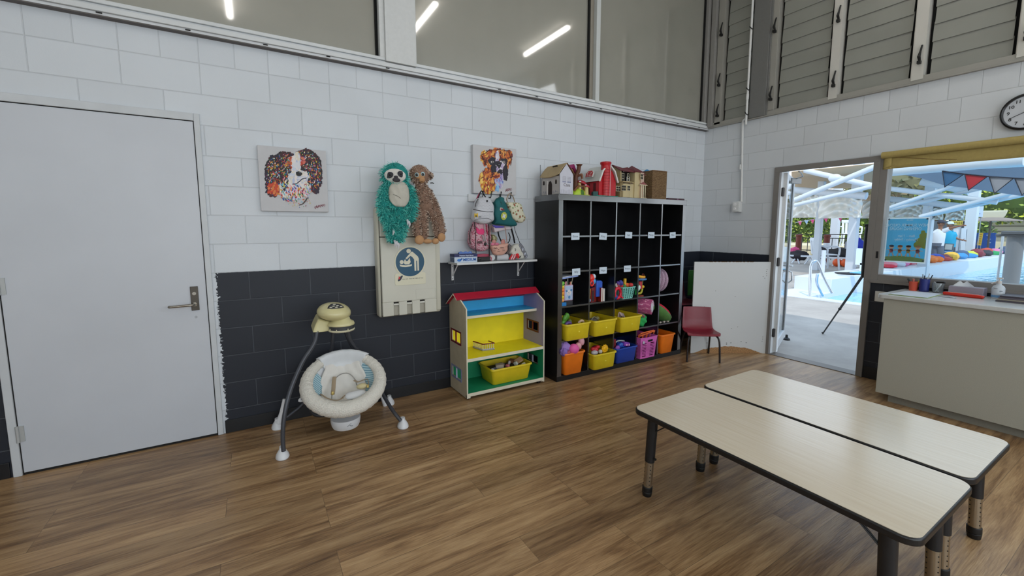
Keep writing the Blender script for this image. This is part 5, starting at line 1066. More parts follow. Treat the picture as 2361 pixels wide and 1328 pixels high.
m = MB(); disk_on(m, 899, 403, .007, .007, 0, HC, .098, .026); disk_on(m, 924, 401.5, .007, .007, 0, HC, .098, .026); m.build('eyes', mat('#08080a', .25), fp)
m = MB(); disk_on(m, 913, 408, .016, .011, 0, HC, .098, .024, th=.006); disk_on(m, 914, 415, .030, .017, 0, HC, .098, .023, th=.008); m.build('nose', mat('#3b383d', .8), fp)
m = MB(); T = frame((bc.x, Y-.062, bc.z), (1, 0, 0), (0, 0, 1)); m.grid(lambda u, v: T @ Vector(((u-.5)*.158*(1-.5*(2*v-1)**4)**.5, (v-.5)*.195*(1-.5*(2*u-1)**4)**.5, .034*math.sin(math.pi*u)**.7*(.75+.25*math.sin(math.pi*v)**.5)+.003*math.sin(u*17+v*9))), 14, 14); m.build('belly_patch', mat('#bdb9ad', .95, noise=.05, scale=30, bump=.2), sl, solid=.006)
m = MB(); m.tube(bez([T @ Vector((-.055, -.005, .030)), T @ Vector((-.02, -.02, .040)), T @ Vector((.0, -.035, .041))], 4), .0015, 5); m.build('belly_seam', mat('#55524b', .9), sl)
for px, py in ((939, 512), (943, 516), (914, 562), (918, 566), (910, 560), (906, 534)):
    m = MB(); p = at(px, py, 'y', Y-.05); m.tube([p+Vector((0, 0, .02)), p+Vector((.003, -.008, -.005)), p+Vector((-.002, -.004, -.028))], [.009, .009, .004], 8); m.build('claw', mat('#c9c8cc', .35), sl)

mk = thing('monkey_soft_toy', (-3.87, -.17, 1.5), 'brown mottled curly monkey soft toy leaning on the turquoise sloth', 'soft toy')
Y2 = -.20
BR = [mat('#8c6f5e', .95), mat('#e2cebc', .95), mat('#3a2a26', .95)]
segs = [(q_(967, 405, Y2, .076), q_(966, 403, Y2, .078))]+chain([q_(970, 428, Y2, .045), q_(974, 445, Y2, .060), q_(978, 470, Y2, .066)])
a1 = chain([q_(985, 440, Y2, .030), q_(1000, 470, Y2-.01, .030), q_(1011, 500, Y2-.02, .030), q_(1018, 535, Y2-.03, .032)])
a2 = chain([q_(966, 445, Y2, .034), q_(962, 480, Y2-.01, .031), q_(961, 510, Y2-.02, .030), q_(962, 540, Y2-.02, .030)])
a3 = chain([q_(974, 480, Y2, .040), q_(976, 515, Y2-.01, .034), q_(977, 545, Y2-.01, .030)])
a4 = chain([q_(988, 475, Y2, .036), q_(1006, 515, Y2-.01, .029), q_(1010, 545, Y2-.01, .027)])
S_ = segs+a1+a2+a3+a4; m = capsules(S_); bo = m.build('furry_body', BR[0], mk); md = bo.modifiers.new('remesh', 'REMESH'); md.mode = 'VOXEL'; md.voxel_size = .007; md.use_smooth_shade = True
MC = Vector(segs[0][1][0])
def noface2(p): return ((p.x-MC.x-.01)/.052)**2+((p.z-MC.z+.015)/.042)**2 < 1 and p.y < Y2-.02
m = MB(); fur(m, S_, 9000, .015, .0024, rng, face=noface2, down=.2); m.build('fur', BR, mk, smooth=False)
TAN = mat('#b58a62', .9)
m = MB(); disk_on(m, 973, 415, .026, .024, 0, MC, .078, .004, th=.018); disk_on(m, 968, 406, .038, .024, 0, MC, .078, .002, th=.008); fm_ = m.build('muzzle', TAN, mk)
m = MB(); disk_on(m, 961, 403, .017, .018, 0, MC, .078, .008, 0, .006); disk_on(m, 975, 401, .017, .018, 0, MC, .078, .008, 0, .006); ey = m.build('eye_rings', mat('#9fb6bc', .3), mk)
for px in (961, 975): m = MB(); disk_on(m, px, 402+(961-px)/14+1, .0105, .011, 0, MC, .078, .013, 0, .003); m.build('pupil', mat('#0a0a0c', .15), ey)
m = MB(); p = on_ball(973, 418, MC, .078, .024); m.tube([p+Vector((-.009, 0, .002)), p+Vector((0, -.002, -.004)), p+Vector((.009, 0, .002))], .0014, 5); m.build('mouth_stitch', mat('#5a3a28', .9), fm_)
m = MB(); e = Vector(q_(989, 405, Y2, 0)[0]); m.ell(e, (.026, .016, .036), nu=14, nv=10); m.build('ear', BR[0], mk)
m = MB(); fur(m, [((tuple(e), .027), (tuple(e), .027))], 260, .014, .003, rng, down=.2); m.build('ear_fur', BR, mk, smooth=False)
for px, py, rx, rz in ((967, 553, .040, .038), (986, 556, .040, .020), (1004, 556, .030, .026), (1018, 547, .034, .038)):
    p = at(px, py, 'y', Y2-.05); m = MB(); m.ell(p, (rx, .022, rz), nu=16, nv=10); m.build('paw', TAN, mk)
m = MB(); p = at(992, 422, 'y', Y2-.02); m.tube([p, p+Vector((.018, -.004, .002)), p+Vector((.03, -.004, -.003))], .004, 6); m.build('loose_tag', M_black, mk)

# ================================================================ dog pictures on canvas
def canvas(name, corners, label, depth=.035):
    (a, b, c, d) = [at(*q, 'y', -depth) for q in corners]     # TL TR BR BL on the front plane
    x0 = (a.x+d.x)/2; x1 = (b.x+c.x)/2; z1 = (a.z+b.z)/2; z0 = (c.z+d.z)/2
    t = thing(name, ((x0+x1)/2, -depth/2, z0), label, 'picture'); m = MB(); m.box(x0, x1, -depth, -.001, z0, z1); m.build('canvas', mat('#c3c3c6', .8, noise=.02, scale=20), t, bevel=.002)
    return t
def dabs(parent, regions, conv, y, seed, extra=None):
    r = random.Random(seed); m = MB(); mats = []; idx = {}
    def mi(c):
        if c not in idx: idx[c] = len(mats); mats.append(mat(c, .55))
        return idx[c]
    lay = 0
    def dab(u, v, a, b, ang, c):
        nonlocal lay
        p = at(*conv(u, v), 'y', y); s = conv.s/FPX*(p-CAM_LOC).dot(_f)
        T = frame((p.x, y-.0004-lay*1.1e-6, p.z), (math.cos(ang), 0, math.sin(ang)), (-math.sin(ang), 0, math.cos(ang))); lay += 1
        pts = [(a*s*math.cos(t)*(1+.15*math.sin(3*t+u)), b*s*math.sin(t)) for t in [2*math.pi*k/8 for k in range(8)]]
        o = len(m.v); m.v += [tuple(T @ Vector((x_, y_, 0))) for x_, y_ in pts]; m.f.append(tuple(range(o, o+8))); m.m.append(mi(c))
    for (cx, cy, rx, ry, n_, pal, size, ang, asp) in regions:
        for _ in range(n_):
            t = r.uniform(0, 2*math.pi); k = math.sqrt(r.random()); u, v = cx+rx*k*math.cos(t), cy+ry*k*math.sin(t)
            dab(u, v, size*(1.75 if pal is not ACC else .95)*r.uniform(.6, 1.3), size*(1.75 if pal is not ACC else .95)*asp*r.uniform(.6, 1.3), R(ang)+r.uniform(-.6, .6), r.choice(pal))
    if extra: extra(dab)
    o = m.build('painted_dog', mats, parent, smooth=False)
    return o
class Conv:
    def __init__(s, x, y, k): s.x, s.y, s.s = x, y, k
    def __call__(s, u, v): return (s.x+u*s.s, s.y+v*s.s)
cav = canvas('dog_canvas', ((594, 336), (752, 346), (757, 489), (601, 486)), 'square canvas print of a spaniel in multicoloured dabs, nearer the white door')
cv = Conv(560, 300, .241)
DKP = ['#1c1018', '#241430', '#3a1016', '#14142c', '#2a1410', '#4a1420', '#120c10']; ACC = ['#c8401c', '#e06a24', '#d8c440', '#3c8a4a', '#2c4ea0', '#e8e0d8', '#8a2a50', '#60b0c8', '#f0a0b0', '#b82a22', '#d89a2a']; LT = ['#d8d8de', '#c8d0e0', '#e4dcd8', '#b8c0d8', '#dcd4c4']
reg = [(290, 440, 72, 185, 420, DKP, 15, 70, .5), (400, 275, 95, 50, 220, DKP, 15, 60, .5), (590, 250, 95, 55, 220, DKP, 15, 40, .5), (690, 420, 58, 175, 380, DKP, 15, 100, .5), (420, 375, 62, 75, 170, DKP, 14, 60, .6), (600, 335, 70, 60, 150, DKP, 14, 60, .6),
       (620, 450, 40, 110, 110, DKP, 13, 100, .5),
       (460, 320, 40, 45, 70, ['#b8441c', '#c85a2a', '#8a2a18', '#d87a3a'], 13, 60, .5), (545, 300, 40, 35, 60, ['#a02a1c', '#c0402a', '#7a1a1a', '#d06a5a'], 13, 60, .5),
       (290, 440, 68, 180, 190, ACC, 8, 70, .45), (400, 275, 90, 48, 75, ACC, 7, 60, .5), (590, 250, 92, 50, 75, ACC, 7, 60, .5), (690, 420, 55, 168, 140, ACC, 8, 100, .45), (420, 375, 58, 70, 70, ACC, 8, 60, .5), (620, 430, 40, 110, 80, ACC, 8, 100, .5),
       (300, 560, 60, 60, 60, ['#c8401c', '#a02a1c', '#d87a3a'], 12, 60, .45), (510, 330, 32, 110, 130, LT, 14, 80, .5), (530, 455, 80, 62, 200, LT, 15, 30, .5), (500, 560, 140, 90, 230, LT, 15, 100, .4),
       (470, 600, 130, 80, 120, ACC+['#e09a8a', '#2c4ea0', '#1c1430'], 8, 110, .4), (520, 680, 130, 60, 60, ACC, 7, 100, .4), (400, 500, 30, 80, 60, ACC+DKP, 9, 100, .4), (620, 560, 40, 60, 60, ACC, 8, 100, .4)]
def ex1(dab):
    for u, v in ((437, 360), (583, 345)): dab(u, v, 22, 17, 0, '#0c0808'); dab(u, v+1, 16, 12, 0, '#8a4a24'); dab(u, v, 9, 9, 0, '#080606'); dab(u-4, v-4, 3.5, 3, 0, '#e8e8ea')
    dab(535, 418, 29, 24, 0, '#0a0a0e'); dab(545, 408, 9, 5, 0, '#5a6070')
    for k in range(14): t = k/13; dab(480+120*t, 516-52*t+10*math.sin(t*6), 10, 4, .4, '#241c34')
    for k in range(12): t = k/11; dab(545+70*t, 715-65*t*t, 10, 4, .5, '#3a2418')
dabs(cav, reg, cv, -.0355, 4, ex1)
def signature(parent, conv, u0, v0, u1, v1, y, col='#8a2038'):
    m = MB(); pts = []
    n_ = 46
    for k in range(n_):
        t = k/(n_-1); u = u0+(u1-u0)*t; v = v0+(v1-v0)*t; amp = 13*(1-.35*t) if k % 9 < 6 else 22
        pts.append(at(*conv(u+5*math.sin(k*1.9), v+amp*math.sin(k*1.35)*.8), 'y', y))
    m.tube(pts, .0011, 4); m.build('signature', mat(col, .6), parent)
signature(cav, cv, 685, 740, 785, 712, -.0365)
box = canvas('dog_canvas', ((1089.5, 332), (1190, 344), (1190, 451), (1092.5, 444)), 'square canvas print of a boxer dog in orange strokes above the hanging bags', .045)
cv2 = Conv(1020, 310, .2561)
OR = ['#8a3018', '#b8541c', '#d8802a', '#5a1c14', '#c86a28', '#74201a', '#e0a050']; YO = ['#d8982a', '#e8b844', '#c8661c', '#b04818', '#f0cc6a', '#7a3018']; BK = ['#14101a', '#241a28', '#2c2030', '#1a1c2c']; W2 = ['#d4d0da', '#b8a8c8', '#c8bcd0', '#e4e0e4', '#9a8ab8']
reg = [(490, 215, 105, 75, 430, OR, 13, 80, .45), (375, 205, 28, 45, 90, YO, 11, 60, .5), (388, 245, 18, 35, 50, OR, 10, 60, .5), (597, 205, 24, 55, 110, OR, 11, 60, .5), (480, 285, 70, 50, 150, OR, 12, 80, .5), (560, 280, 30, 50, 80, OR, 11, 80, .5),
       (450, 240, 28, 26, 60, BK, 10, 20, .6), (552, 244, 24, 24, 50, BK, 10, 20, .6), (494, 205, 13, 50, 70, W2, 9, 85, .5), (512, 330, 62, 70, 260, W2, 13, 80, .5), (460, 335, 18, 65, 100, BK, 12, 80, .5), (567, 340, 16, 65, 100, BK, 12, 80, .5), (490, 262, 40, 16, 50, BK, 9, 10, .5), (516, 345, 20, 22, 40, BK, 8, 60, .5),
       (405, 430, 62, 88, 330, YO, 15, 110, .35), (365, 385, 32, 40, 80, YO, 13, 60, .4), (440, 440, 34, 62, 120, YO+OR, 13, 100, .35), (400, 360, 28, 50, 80, OR, 13, 80, .4), (508, 425, 34, 60, 110, W2+['#6a7ac8', '#8ab0e0', '#7a5aa8'], 11, 100, .35), (495, 480, 16, 32, 26, ['#6aa0d8', '#8ac0e0'], 9, 90, .35), (470, 370, 40, 20, 50, OR, 11, 20, .4), (395, 500, 30, 20, 20, YO, 10, 100, .3)]
def ex2(dab):
    for u, v in ((447, 248), (551, 247)): dab(u, v, 15, 10, .2, '#d8d0c8'); dab(u+1, v-1, 9, 9, 0, '#241410'); dab(u-2, v-3, 3, 2.5, 0, '#e8e8ea')
    dab(508, 278, 24, 18, 0, '#08080c'); dab(510, 272, 9, 5, 0, '#6a6878'); dab(510, 300, 5, 12, 1.57, '#141018')
    for k in range(12): t = k/11; dab(345+60*math.sin(t*1.4), 186-34*t, 8, 3, .5, '#3a1410'); dab(400+190*t, 148-10*math.sin(t*3.1), 10, 3, 0, '#3a1410'); dab(590+30*math.sin(t*2.2), 150+125*t, 8, 3, 1.6, '#2c100c'); dab(356+38*t, 195+80*t, 8, 3, 1.2, '#3a1410'); dab(435+20*math.sin(t*3), 300+90*t, 8, 4, 1.5, '#120c14'); dab(575+4*math.sin(t*3), 300+105*t, 8, 4, 1.5, '#120c14')
dabs(box, reg, cv2, -.0455, 8, ex2); signature(box, cv2, 567, 505, 622, 488, -.0465)

# ================================================================ hook rail and hanging bags
hr = thing('coat_hook_rail', (-3.19, -.03, 1.80), 'white hook rail under the boxer canvas holding the bags', 'hook rail')
a = at(1093, 455, 'y', -.015); b = at(1186, 461, 'y', -.015)
m = MB(); m.box(-3.43, -2.99, -.020, 0, 1.755, 1.822); m.build('rail_board', mat('#cfd2d4', .5), hr, bevel=.002)
for px in (1112, 1131, 1153, 1176):
    x = at(px, 448, 'y', -.05).x; m = MB(); m.tube(bez([(x, -.02, 1.80), (x, -.05, 1.795), (x, -.062, 1.815), (x+.004, -.066, 1.845)], 4), .0045, 8); m.ell((x+.004, -.066, 1.848), .007, nu=8, nv=6); m.build('hook', M_black, hr)
cb = Conv(1070, 440, .12048)
def outline(conv, pts, y): return [at(*conv(u, v), 'y', y) for u, v in pts]
def bag(name, conv, pts, y0, y1, material, label, bevel=.02, part_name='bag_body', cat='bag', smooth_pts=True, t=None, label_loc=None, wob=.004):
    """padded body: outline rings that swell between the back (y1) and the front (y0)"""
    P = [Vector((p.x, 0, p.z)) for p in outline(conv, pts, (y0+y1)/2)]
    if smooth_pts: P = bez(P+[P[0]], 4)[:-1]
    c = sum(P, Vector())/len(P); n_ = len(P)
    if t is None: t = thing(name, (c.x, (y0+y1)/2, min(p.z for p in P)), label, cat)
    m = MB(); rings = [(y1, .86), (y1-.15*(y1-y0), .97), ((y0+y1)/2, 1.0), (y0+.18*(y1-y0), .955), (y0+.05*(y1-y0), .86), (y0, .66), (y0-.004, .36)]
    vs = [Vector((c.x+(p.x-c.x)*s+wob*math.sin(i*.9+yy*90), yy, c.z+(p.z-c.z)*s)) for yy, s in rings for i, p in enumerate(P)]
    fs = [tuple(range(n_))]
    for k in range(len(rings)-1):
        for j in range(n_): j2 = (j+1) % n_; fs.append((k*n_+j, k*n_+j2, (k+1)*n_+j2, (k+1)*n_+j))
    o = len(vs); vs.append(Vector((c.x, y0-.005, c.z))); k = len(rings)-1
    for j in range(n_): fs.append((k*n_+j, k*n_+(j+1) % n_, o))
    m.add(vs, fs); ob = m.build(part_name, material, t, merge=1e-5, ang=80)
    return t, ob
def strap(parent, conv, pts, y, r, col, name='strap', flat=.35, n=8):
    m = MB(); P = outline(conv, pts, y if not isinstance(y, (list, tuple)) else y[0])
    if isinstance(y, (list, tuple)): P = [at(*conv(*q), 'y', yy) for q, yy in zip(pts, y)]
    m.tube(bez(P, 5) if len(P) > 2 else P, r, n, flat=flat); return m.build(name, mat(col, .6), parent)
# white dotted backpack
wb, o = bag('dotted_backpack', cb, [(330, 122), (255, 150), (205, 250), (185, 350), (165, 450), (172, 560), (250, 615), (370, 640), (490, 605), (545, 555), (550, 420), (535, 260), (480, 160), (405, 122)], -.215, -.12, mat('#c2c3c9', .6, noise=.03, scale=20), 'white backpack dotted with tiny black spots and a gold letter on its pocket')
m = MB(); r = random.Random(2)
for i in range(12):
    for j in range(16):
        u = 205+28*i+(14 if j % 2 else 0); v = 165+28*j
        inside = ((u-365)/165)**2+((v-370)/250)**2 < 1 and not (330 < v-(u-180)*.13 < 400) and not (190 < u < 320 and 415 < v < 520)
        if inside: p = at(*cb(u, v), 'y', -.2185); m.ell(p+Vector((0, -.001, 0)), (.0016, .0008, .0018), nu=6, nv=4)
m.build('black_dots', mat('#1a1a20', .6), wb, smooth=False)
strap(wb, cb, [(178, 352), (260, 372), (360, 392), (450, 402), (548, 400)], -.216, .0075, '#1a1412', 'pocket_zip', .4)
strap(wb, cb, [(215, 305), (222, 250), (245, 195), (268, 160)], -.208, .005, '#16161a', 'main_zip', .5)
strap(wb, cb, [(270, 150), (300, 60), (325, 5), (345, 8), (375, 70), (412, 120)], -.13, .010, '#141418', 'carry_handle', .4)
strap(wb, cb, [(200, 200), (235, 160), (270, 90), (300, 35)], -.11, .009, '#b01c50', 'shoulder_strap', .4)
m = MB(); T = frame(at(*cb(232, 470), 'y', -.2215), (1, 0, .08), (0, 0, 1)); add_text(m, 'M', .048, T, depth=.002, bold=.0018); m.build('gold_letter', mat('#c8a430', .35, .5), wb, smooth=False)
m = MB(); c = at(*cb(305, 500), 'y', -.221); m.tube([c+Vector((.011*math.cos(a), 0, .006*math.sin(a))) for a in [2*math.pi*k/14 for k in range(14)]], .0016, 5, closed=True); m.build('ring_motif', mat('#1c1c22', .5), wb)
m = MB(); c = at(*cb(440, 192), 'y', -.216); m.box(c.x-.008, c.x+.008, -.219, -.215, c.z-.010, c.z+.008); m.build('black_tab', M_black, wb, bevel=.002)
strap(wb, cb, [(180, 575), (250, 545), (370, 528), (470, 530), (535, 570)], -.2175, .0014, '#55555c', 'pocket_seam', 1)
# teal bag
tb_, o = bag('teal_bag', cb, [(690, 108), (640, 140), (585, 200), (562, 300), (560, 450), (575, 590), (560, 640), (700, 655), (880, 680), (975, 675), (990, 645), (930, 560), (860, 430), (800, 300), (745, 190), (735, 130)], -.190, -.11, mat('#0f5a5e', .75, noise=.12, scale=14, bump=.15), 'dark teal cloth bag with an oval badge hanging from the middle hook', wob=.006)
strap(tb_, cb, [(690, 60), (680, 90), (688, 130)], -.07, .006, '#1a2a2c', 'hanging_loop', 1)
m = MB(); c = at(*cb(762, 482), 'y', -.1965); T = frame(c, (.96, 0, -.28), (.28, 0, .96)); m.prism([(.031*math.cos(a), .037*math.sin(a)) for a in [2*math.pi*k/26 for k in range(26)]], T, .002); bd_ = m.build('oval_badge', mat('#a8b03c', .6), tb_, smooth=False)
m = MB(); m.prism([(.024*math.cos(a)*(1 if k % 2 else .45), .028*math.sin(a)*(1 if k % 2 else .45)) for k, a in enumerate([2*math.pi*k/8 for k in range(8)])], T @ Matrix.Translation((0, 0, .002)), .001); m.build('badge_star', mat('#c8ccd8', .6), bd_, smooth=False)
m = MB(); c = at(*cb(732, 355), 'y', -.1925); T = frame(c, (.97, 0, -.15), (.15, 0, .97)); m.prism(rrect(.05, .028, .006, 3), T, .0015); pt = m.build('name_patch', mat('#c8b8b0', .6), tb_, smooth=False)
m = MB(); m.prism(rrect(.038, .014, .004, 3, 0, -.001), T @ Matrix.Translation((0, 0, .0015)), .0008); m.build('patch_print', mat('#7a1c28', .6), pt, smooth=False)
strap(tb_, cb, [(700, 205), (712, 235), (722, 265)], -.19, .007, '#4a6a6c', 'pull_tab', .4)
strap(tb_, cb, [(790, 260), (840, 380), (900, 500), (950, 590)], -.178, .006, '#0a2a30', 'dark_piping', .6)
# floral tote
FLO = pattern_mat('#cfcab4', '#b02c3c', '#7c9468', 34)
ft, o = bag('floral_tote', cb, [(790, 235), (850, 215), (930, 222), (1000, 225), (1065, 250), (1110, 380), (1152, 500), (1140, 585), (1060, 612), (960, 575), (900, 525), (870, 430), (830, 330)], -.175, -.10, FLO, 'cream tote bag with red roses hanging from the right hook')
strap(ft, cb, [(835, 230), (815, 160), (840, 90), (872, 50), (905, 75), (945, 130), (968, 215)], -.09, .0075, '#b0987c', 'tote_handle', .35)
strap(ft, cb, [(905, 540), (960, 590), (1010, 590)], -.165, .010, '#6a5a40', 'tote_gusset', .5)
# pink patterned rucksack lower left
PKP = pattern_mat('#c7a0a8', '#5a2a34', '#b8486a', 70)
pr, o = bag('pink_rucksack', cb, [(185, 590), (140, 700), (95, 850), (90, 960), (120, 1075), (200, 1135), (300, 1158), (400, 1140), (465, 1060), (490, 930), (480, 780), (445, 640), (330, 580)], -.16, -.06, PKP, 'pink flowery child rucksack hanging below the white dotted backpack')
m = MB(); P = outline(cb, [(232, 700), (275, 725), (300, 745), (335, 715), (385, 735), (392, 790), (370, 835), (290, 838), (245, 800)], -.168); m.add([Vector((p.x, -.168, p.z)) for p in P]+[Vector((p.x, -.155, p.z)) for p in P], [tuple(range(len(P)))]+[tuple(range(2*len(P)-1, len(P)-1, -1))]+[(i, len(P)+i, len(P)+(i+1) % len(P), (i+1) % len(P)) for i in range(len(P))]); m.build('hot_pink_flap', mat('#d82a6e', .5), pr, bevel=.003)
m = MB(); P = outline(cb, [(235, 640), (380, 640), (385, 715), (345, 705), (300, 742), (235, 690)], -.166); m.add([Vector((p.x, -.166, p.z)) for p in P]+[Vector((p.x, -.155, p.z)) for p in P], [tuple(range(6))]+[tuple(range(11, 5, -1))]+[(i, 6+i, 6+(i+1) % 6, (i+1) % 6) for i in range(6)]); m.build('sequin_panel', pattern_mat('#c890a0', '#4a2030', '#e0b8c0', 90), pr)
strap(pr, cb, [(195, 600), (210, 750), (222, 900), (222, 1050), (232, 1190)], -.175, .0065, '#141014', 'black_strap', .4)
strap(pr, cb, [(160, 640), (120, 760), (100, 880), (120, 1010)], -.15, .007, '#2a2224', 'black_strap', .4)
strap(pr, cb, [(350, 845), (365, 900), (385, 970)], -.178, .014, '#c4c6c8', 'white_tag_strap', .25)
strap(pr, cb, [(385, 640), (400, 780), (410, 930), (440, 1010), (470, 1035)], -.176, .0065, '#b8babc', 'grey_strap', .5)
strap(pr, cb, [(470, 640), (478, 800), (480, 1000), (482, 1250)], -.17, .008, '#120e10', 'long_black_strap', .4)
strap(pr, cb, [(425, 640), (440, 760), (455, 830)], -.172, .005, '#a82048', 'red_cord', .7)
m = MB(); p = at(*cb(300, 985), 'y', -.166); m.cbox((p.x, -.167, p.z), (.05, .004, .022)); m.build('stitched_label', mat('#5a3a40', .7), pr)
m = MB(); p = at(*cb(405, 1020), 'y', -.17); m.ell(p, (.012, .008, .016)); m.build('buckle', M_black, pr)
# folded purple and white bag in the middle
pw = thing('folded_bag', at(*cb(700, 720), 'y', -.12), 'folded purple and white bag pushed under the teal bag', 'bag')
m = MB(); P = [(530, 650), (620, 680), (760, 690), (890, 700), (880, 730), (700, 760), (560, 795)]; Q = [Vector((p.x, 0, p.z)) for p in outline(cb, P, -.13)]; m.prism([(p.x, p.z) for p in Q], frame((0, -.10, 0), (1, 0, 0), (0, 0, 1)), .06); m.build('white_lining', mat('#c0b4b8', .7), pw, bevel=.006)
m = MB(); Q = outline(cb, [(540, 655), (620, 665), (780, 680), (760, 705), (600, 712)], -.165); m.prism([(p.x, p.z) for p in Q], frame((0, -.155, 0), (1, 0, 0), (0, 0, 1)), .01); m.build('purple_face', mat('#4a3a9c', .6), pw, bevel=.002)
strap(pw, cb, [(650, 780), (665, 860), (700, 940), (725, 995)], -.10, .012, '#131316', 'black_webbing', .35)
strap(pw, cb, [(895, 690), (925, 800), (950, 900), (968, 1000)], -.10, .014, '#131316', 'black_webbing', .35)
strap(pw, cb, [(850, 800), (880, 880), (865, 960), (835, 1000)], -.10, .008, '#222226', 'black_webbing', .4)
# round gold bag
gb_, o = bag('gold_purse', cb, [(515, 830), (575, 840), (615, 900), (620, 955), (560, 975), (520, 960)], -.13, -.08, mat('#8c8a62', .35, .3, noise=.2, scale=30), 'small shiny gold and green round purse behind the pink cat purse')
strap(gb_, cb, [(520, 835), (585, 850), (618, 920), (612, 960)], -.136, .005, '#b8b49a', 'rim_piping', .6)
# cat purse
cp, o = bag('cat_purse', cb, [(500, 1045), (560, 1030), (700, 1012), (825, 1003), (828, 1060), (805, 1155), (745, 1220), (660, 1232), (585, 1228), (535, 1170), (510, 1100)], -.185, -.13, mat('#c99a8a', .6, noise=.03, scale=30), 'pink cat face purse with closed eyes and a bow hanging on long straps')
m = MB()
for u, v in ((570, 995), (748, 985)): p = at(*cb(u, v), 'y', -.155); m.ell(p, (.024, .010, .030), nu=14, nv=8)
m.build('ears', mat('#b87c74', .6), cp)
m = MB(); p = at(*cb(590, 1020), 'y', -.185)
for dx in (-.022, .022): m.ell(p+Vector((dx, 0, 0)), (.022, .009, .014), nu=12, nv=8)
m.ell(p, (.008, .011, .009), nu=10, nv=6); m.build('bow', mat('#c87088', .5), cp)
m = MB()
for cx, cyy in ((600, 1095), (725, 1085)):
    P = [at(*cb(cx+dx, cyy+dv), 'y', -.1925) for dx, dv in ((-35, 5), (-18, -6), (0, 8), (18, -6), (35, 3))]; m.tube(bez(P, 3), .0014, 5)
    for dx in (-30, -14, 0, 14, 30): a = at(*cb(cx+dx, cyy), 'y', -.1925); b = at(*cb(cx+dx*1.2, cyy+18), 'y', -.1925); m.tube([a, b], .0009, 4)
P = [at(*cb(640+dx, 1158+dv), 'y', -.193) for dx, dv in ((0, 10), (12, 0), (24, 10), (36, 0), (46, 8))]; m.tube(bez(P, 3), .0012, 5)
for cx, dv in ((580, 0), (755, -6)):
    for k in (0, 1): a = at(*cb(cx-24, 1135+dv+18*k), 'y', -.1915); b = at(*cb(cx+24, 1137+dv+12*k), 'y', -.1915); m.tube([a, b], .0009, 4)
m.build('embroidered_face', mat('#3a2626', .7), cp)
m = MB(); p = at(*cb(662, 1122), 'y', -.193); m.ell(p, (.005, .002, .004)); m.build('nose', mat('#7a4a44', .6), cp)
strap(cp, cb, [(505, 1030), (498, 900), (500, 780), (515, 660)], -.15, .0055, '#c09a94', 'purse_strap', .4)
strap(cp, cb, [(822, 1000), (808, 880), (795, 760), (775, 680)], -.175, .0065, '#c4a49c', 'purse_strap', .4)
# grey bag behind cat purse
gy, o = bag('grey_bag', cb, [(830, 1010), (890, 1040), (900, 1120), (870, 1220), (790, 1215), (820, 1120)], -.12, -.07, mat('#6c6262', .7), 'grey fabric bag showing between the cat purse and the unicorn bag')
strap(gy, cb, [(835, 1015), (880, 1060), (925, 1035)], -.125, .004, '#8c8c90', 'cord', 1)
# unicorn bag
un, o = bag('unicorn_bag', cb, [(935, 1035), (1000, 1012), (1060, 1020), (1100, 1080), (1140, 1160), (1190, 1275), (1100, 1300), (990, 1300), (975, 1255), (885, 1215), (872, 1170), (900, 1090)], -.16, -.10, mat('#c4c2b8', .75, noise=.03, scale=30), 'white unicorn head bag with silver mane standing at the right end of the wall shelf')
m = MB(); P = [at(*cb(u, v), 'y', -.165) for u, v in ((1070, 1020), (1120, 1085), (1120, 1150), (1165, 1170), (1160, 1230), (1195, 1235), (1180, 1275), (1165, 1255))]; m.tube(bez(P, 6), [.013]*30+[.011]*13, 8); P = [at(*cb(u, v), 'y', -.16) for u, v in ((1060, 1030), (1095, 1110), (1140, 1110), (1140, 1190), (1185, 1200))]; m.tube(bez(P, 6), .010, 8); m.build('silver_mane', mat('#8d909a', .35, .5), un)
m = MB(); a = at(*cb(920, 1040), 'y', -.14); b = at(*cb(845, 1000), 'y', -.14); m.tube([a, b], [.010, .002], 8); m.build('horn', mat('#a8a8aa', .4, .3), un)
m = MB(); P = [at(*cb(u, v), 'y', -.166) for u, v in ((975, 1100), (990, 1125), (980, 1150))]; m.tube(bez(P, 4), .0022, 6); p = at(*cb(915, 1190), 'y', -.155); m.ell(p, (.003, .003, .003)); m.build('eye_and_nostril', mat('#2a2a2e', .5), un)
strap(un, cb, [(960, 680), (985, 790), (1030, 900), (1072, 1015)], -.12, .003, '#2c2c30', 'thin_cord', 1)

# ================================================================ wall shelf and what stands on it
ws = thing('wall_shelf', (-3.2, -.1, 1.19), 'narrow white wall shelf on two brackets beneath the hanging bags', 'shelf')
m = MB(); m.box(-3.632, -2.79, -.205, -.001, 1.190, 1.209); m.build('shelf_board', mat('#d3d5d5', .4), ws, bevel=.002)
for x in (-3.592, -2.885):
    m = MB(); m.box(x-.011, x+.011, -.006, -.001, 1.035, 1.19); m.box(x-.011, x+.011, -.15, -.001, 1.184, 1.19); T = None
    m.tube([(x, -.006, 1.075), (x, -.125, 1.186)], .007, 6, flat=.5); br_ = m.build('bracket', mat('#cdcecf', .4), ws, bevel=.001)
    m = MB(); m.cyl((x, -.006, 1.05), (x, -.0075, 1.05), .004, n=8); m.cyl((x, -.006, 1.165), (x, -.0075, 1.165), .004, n=8); m.build('screw_heads', M_black, br_)
SHZ = 1.2095
gl = thing('glove_box', (-3.52, -.14, SHZ), 'blue and white box of medium disposable gloves on the left end of the wall shelf', 'box')
a = at(1048, 606, 'y', -.185); b = at(1100.5, 605, 'y', -.185); gx0, gx1 = a.x, b.x; GH = .075
m = MB(); m.box(gx0, gx1, -.185, -.085, SHZ, SHZ+GH); m.build('carton', mat('#bcc8d6', .5), gl, bevel=.001)
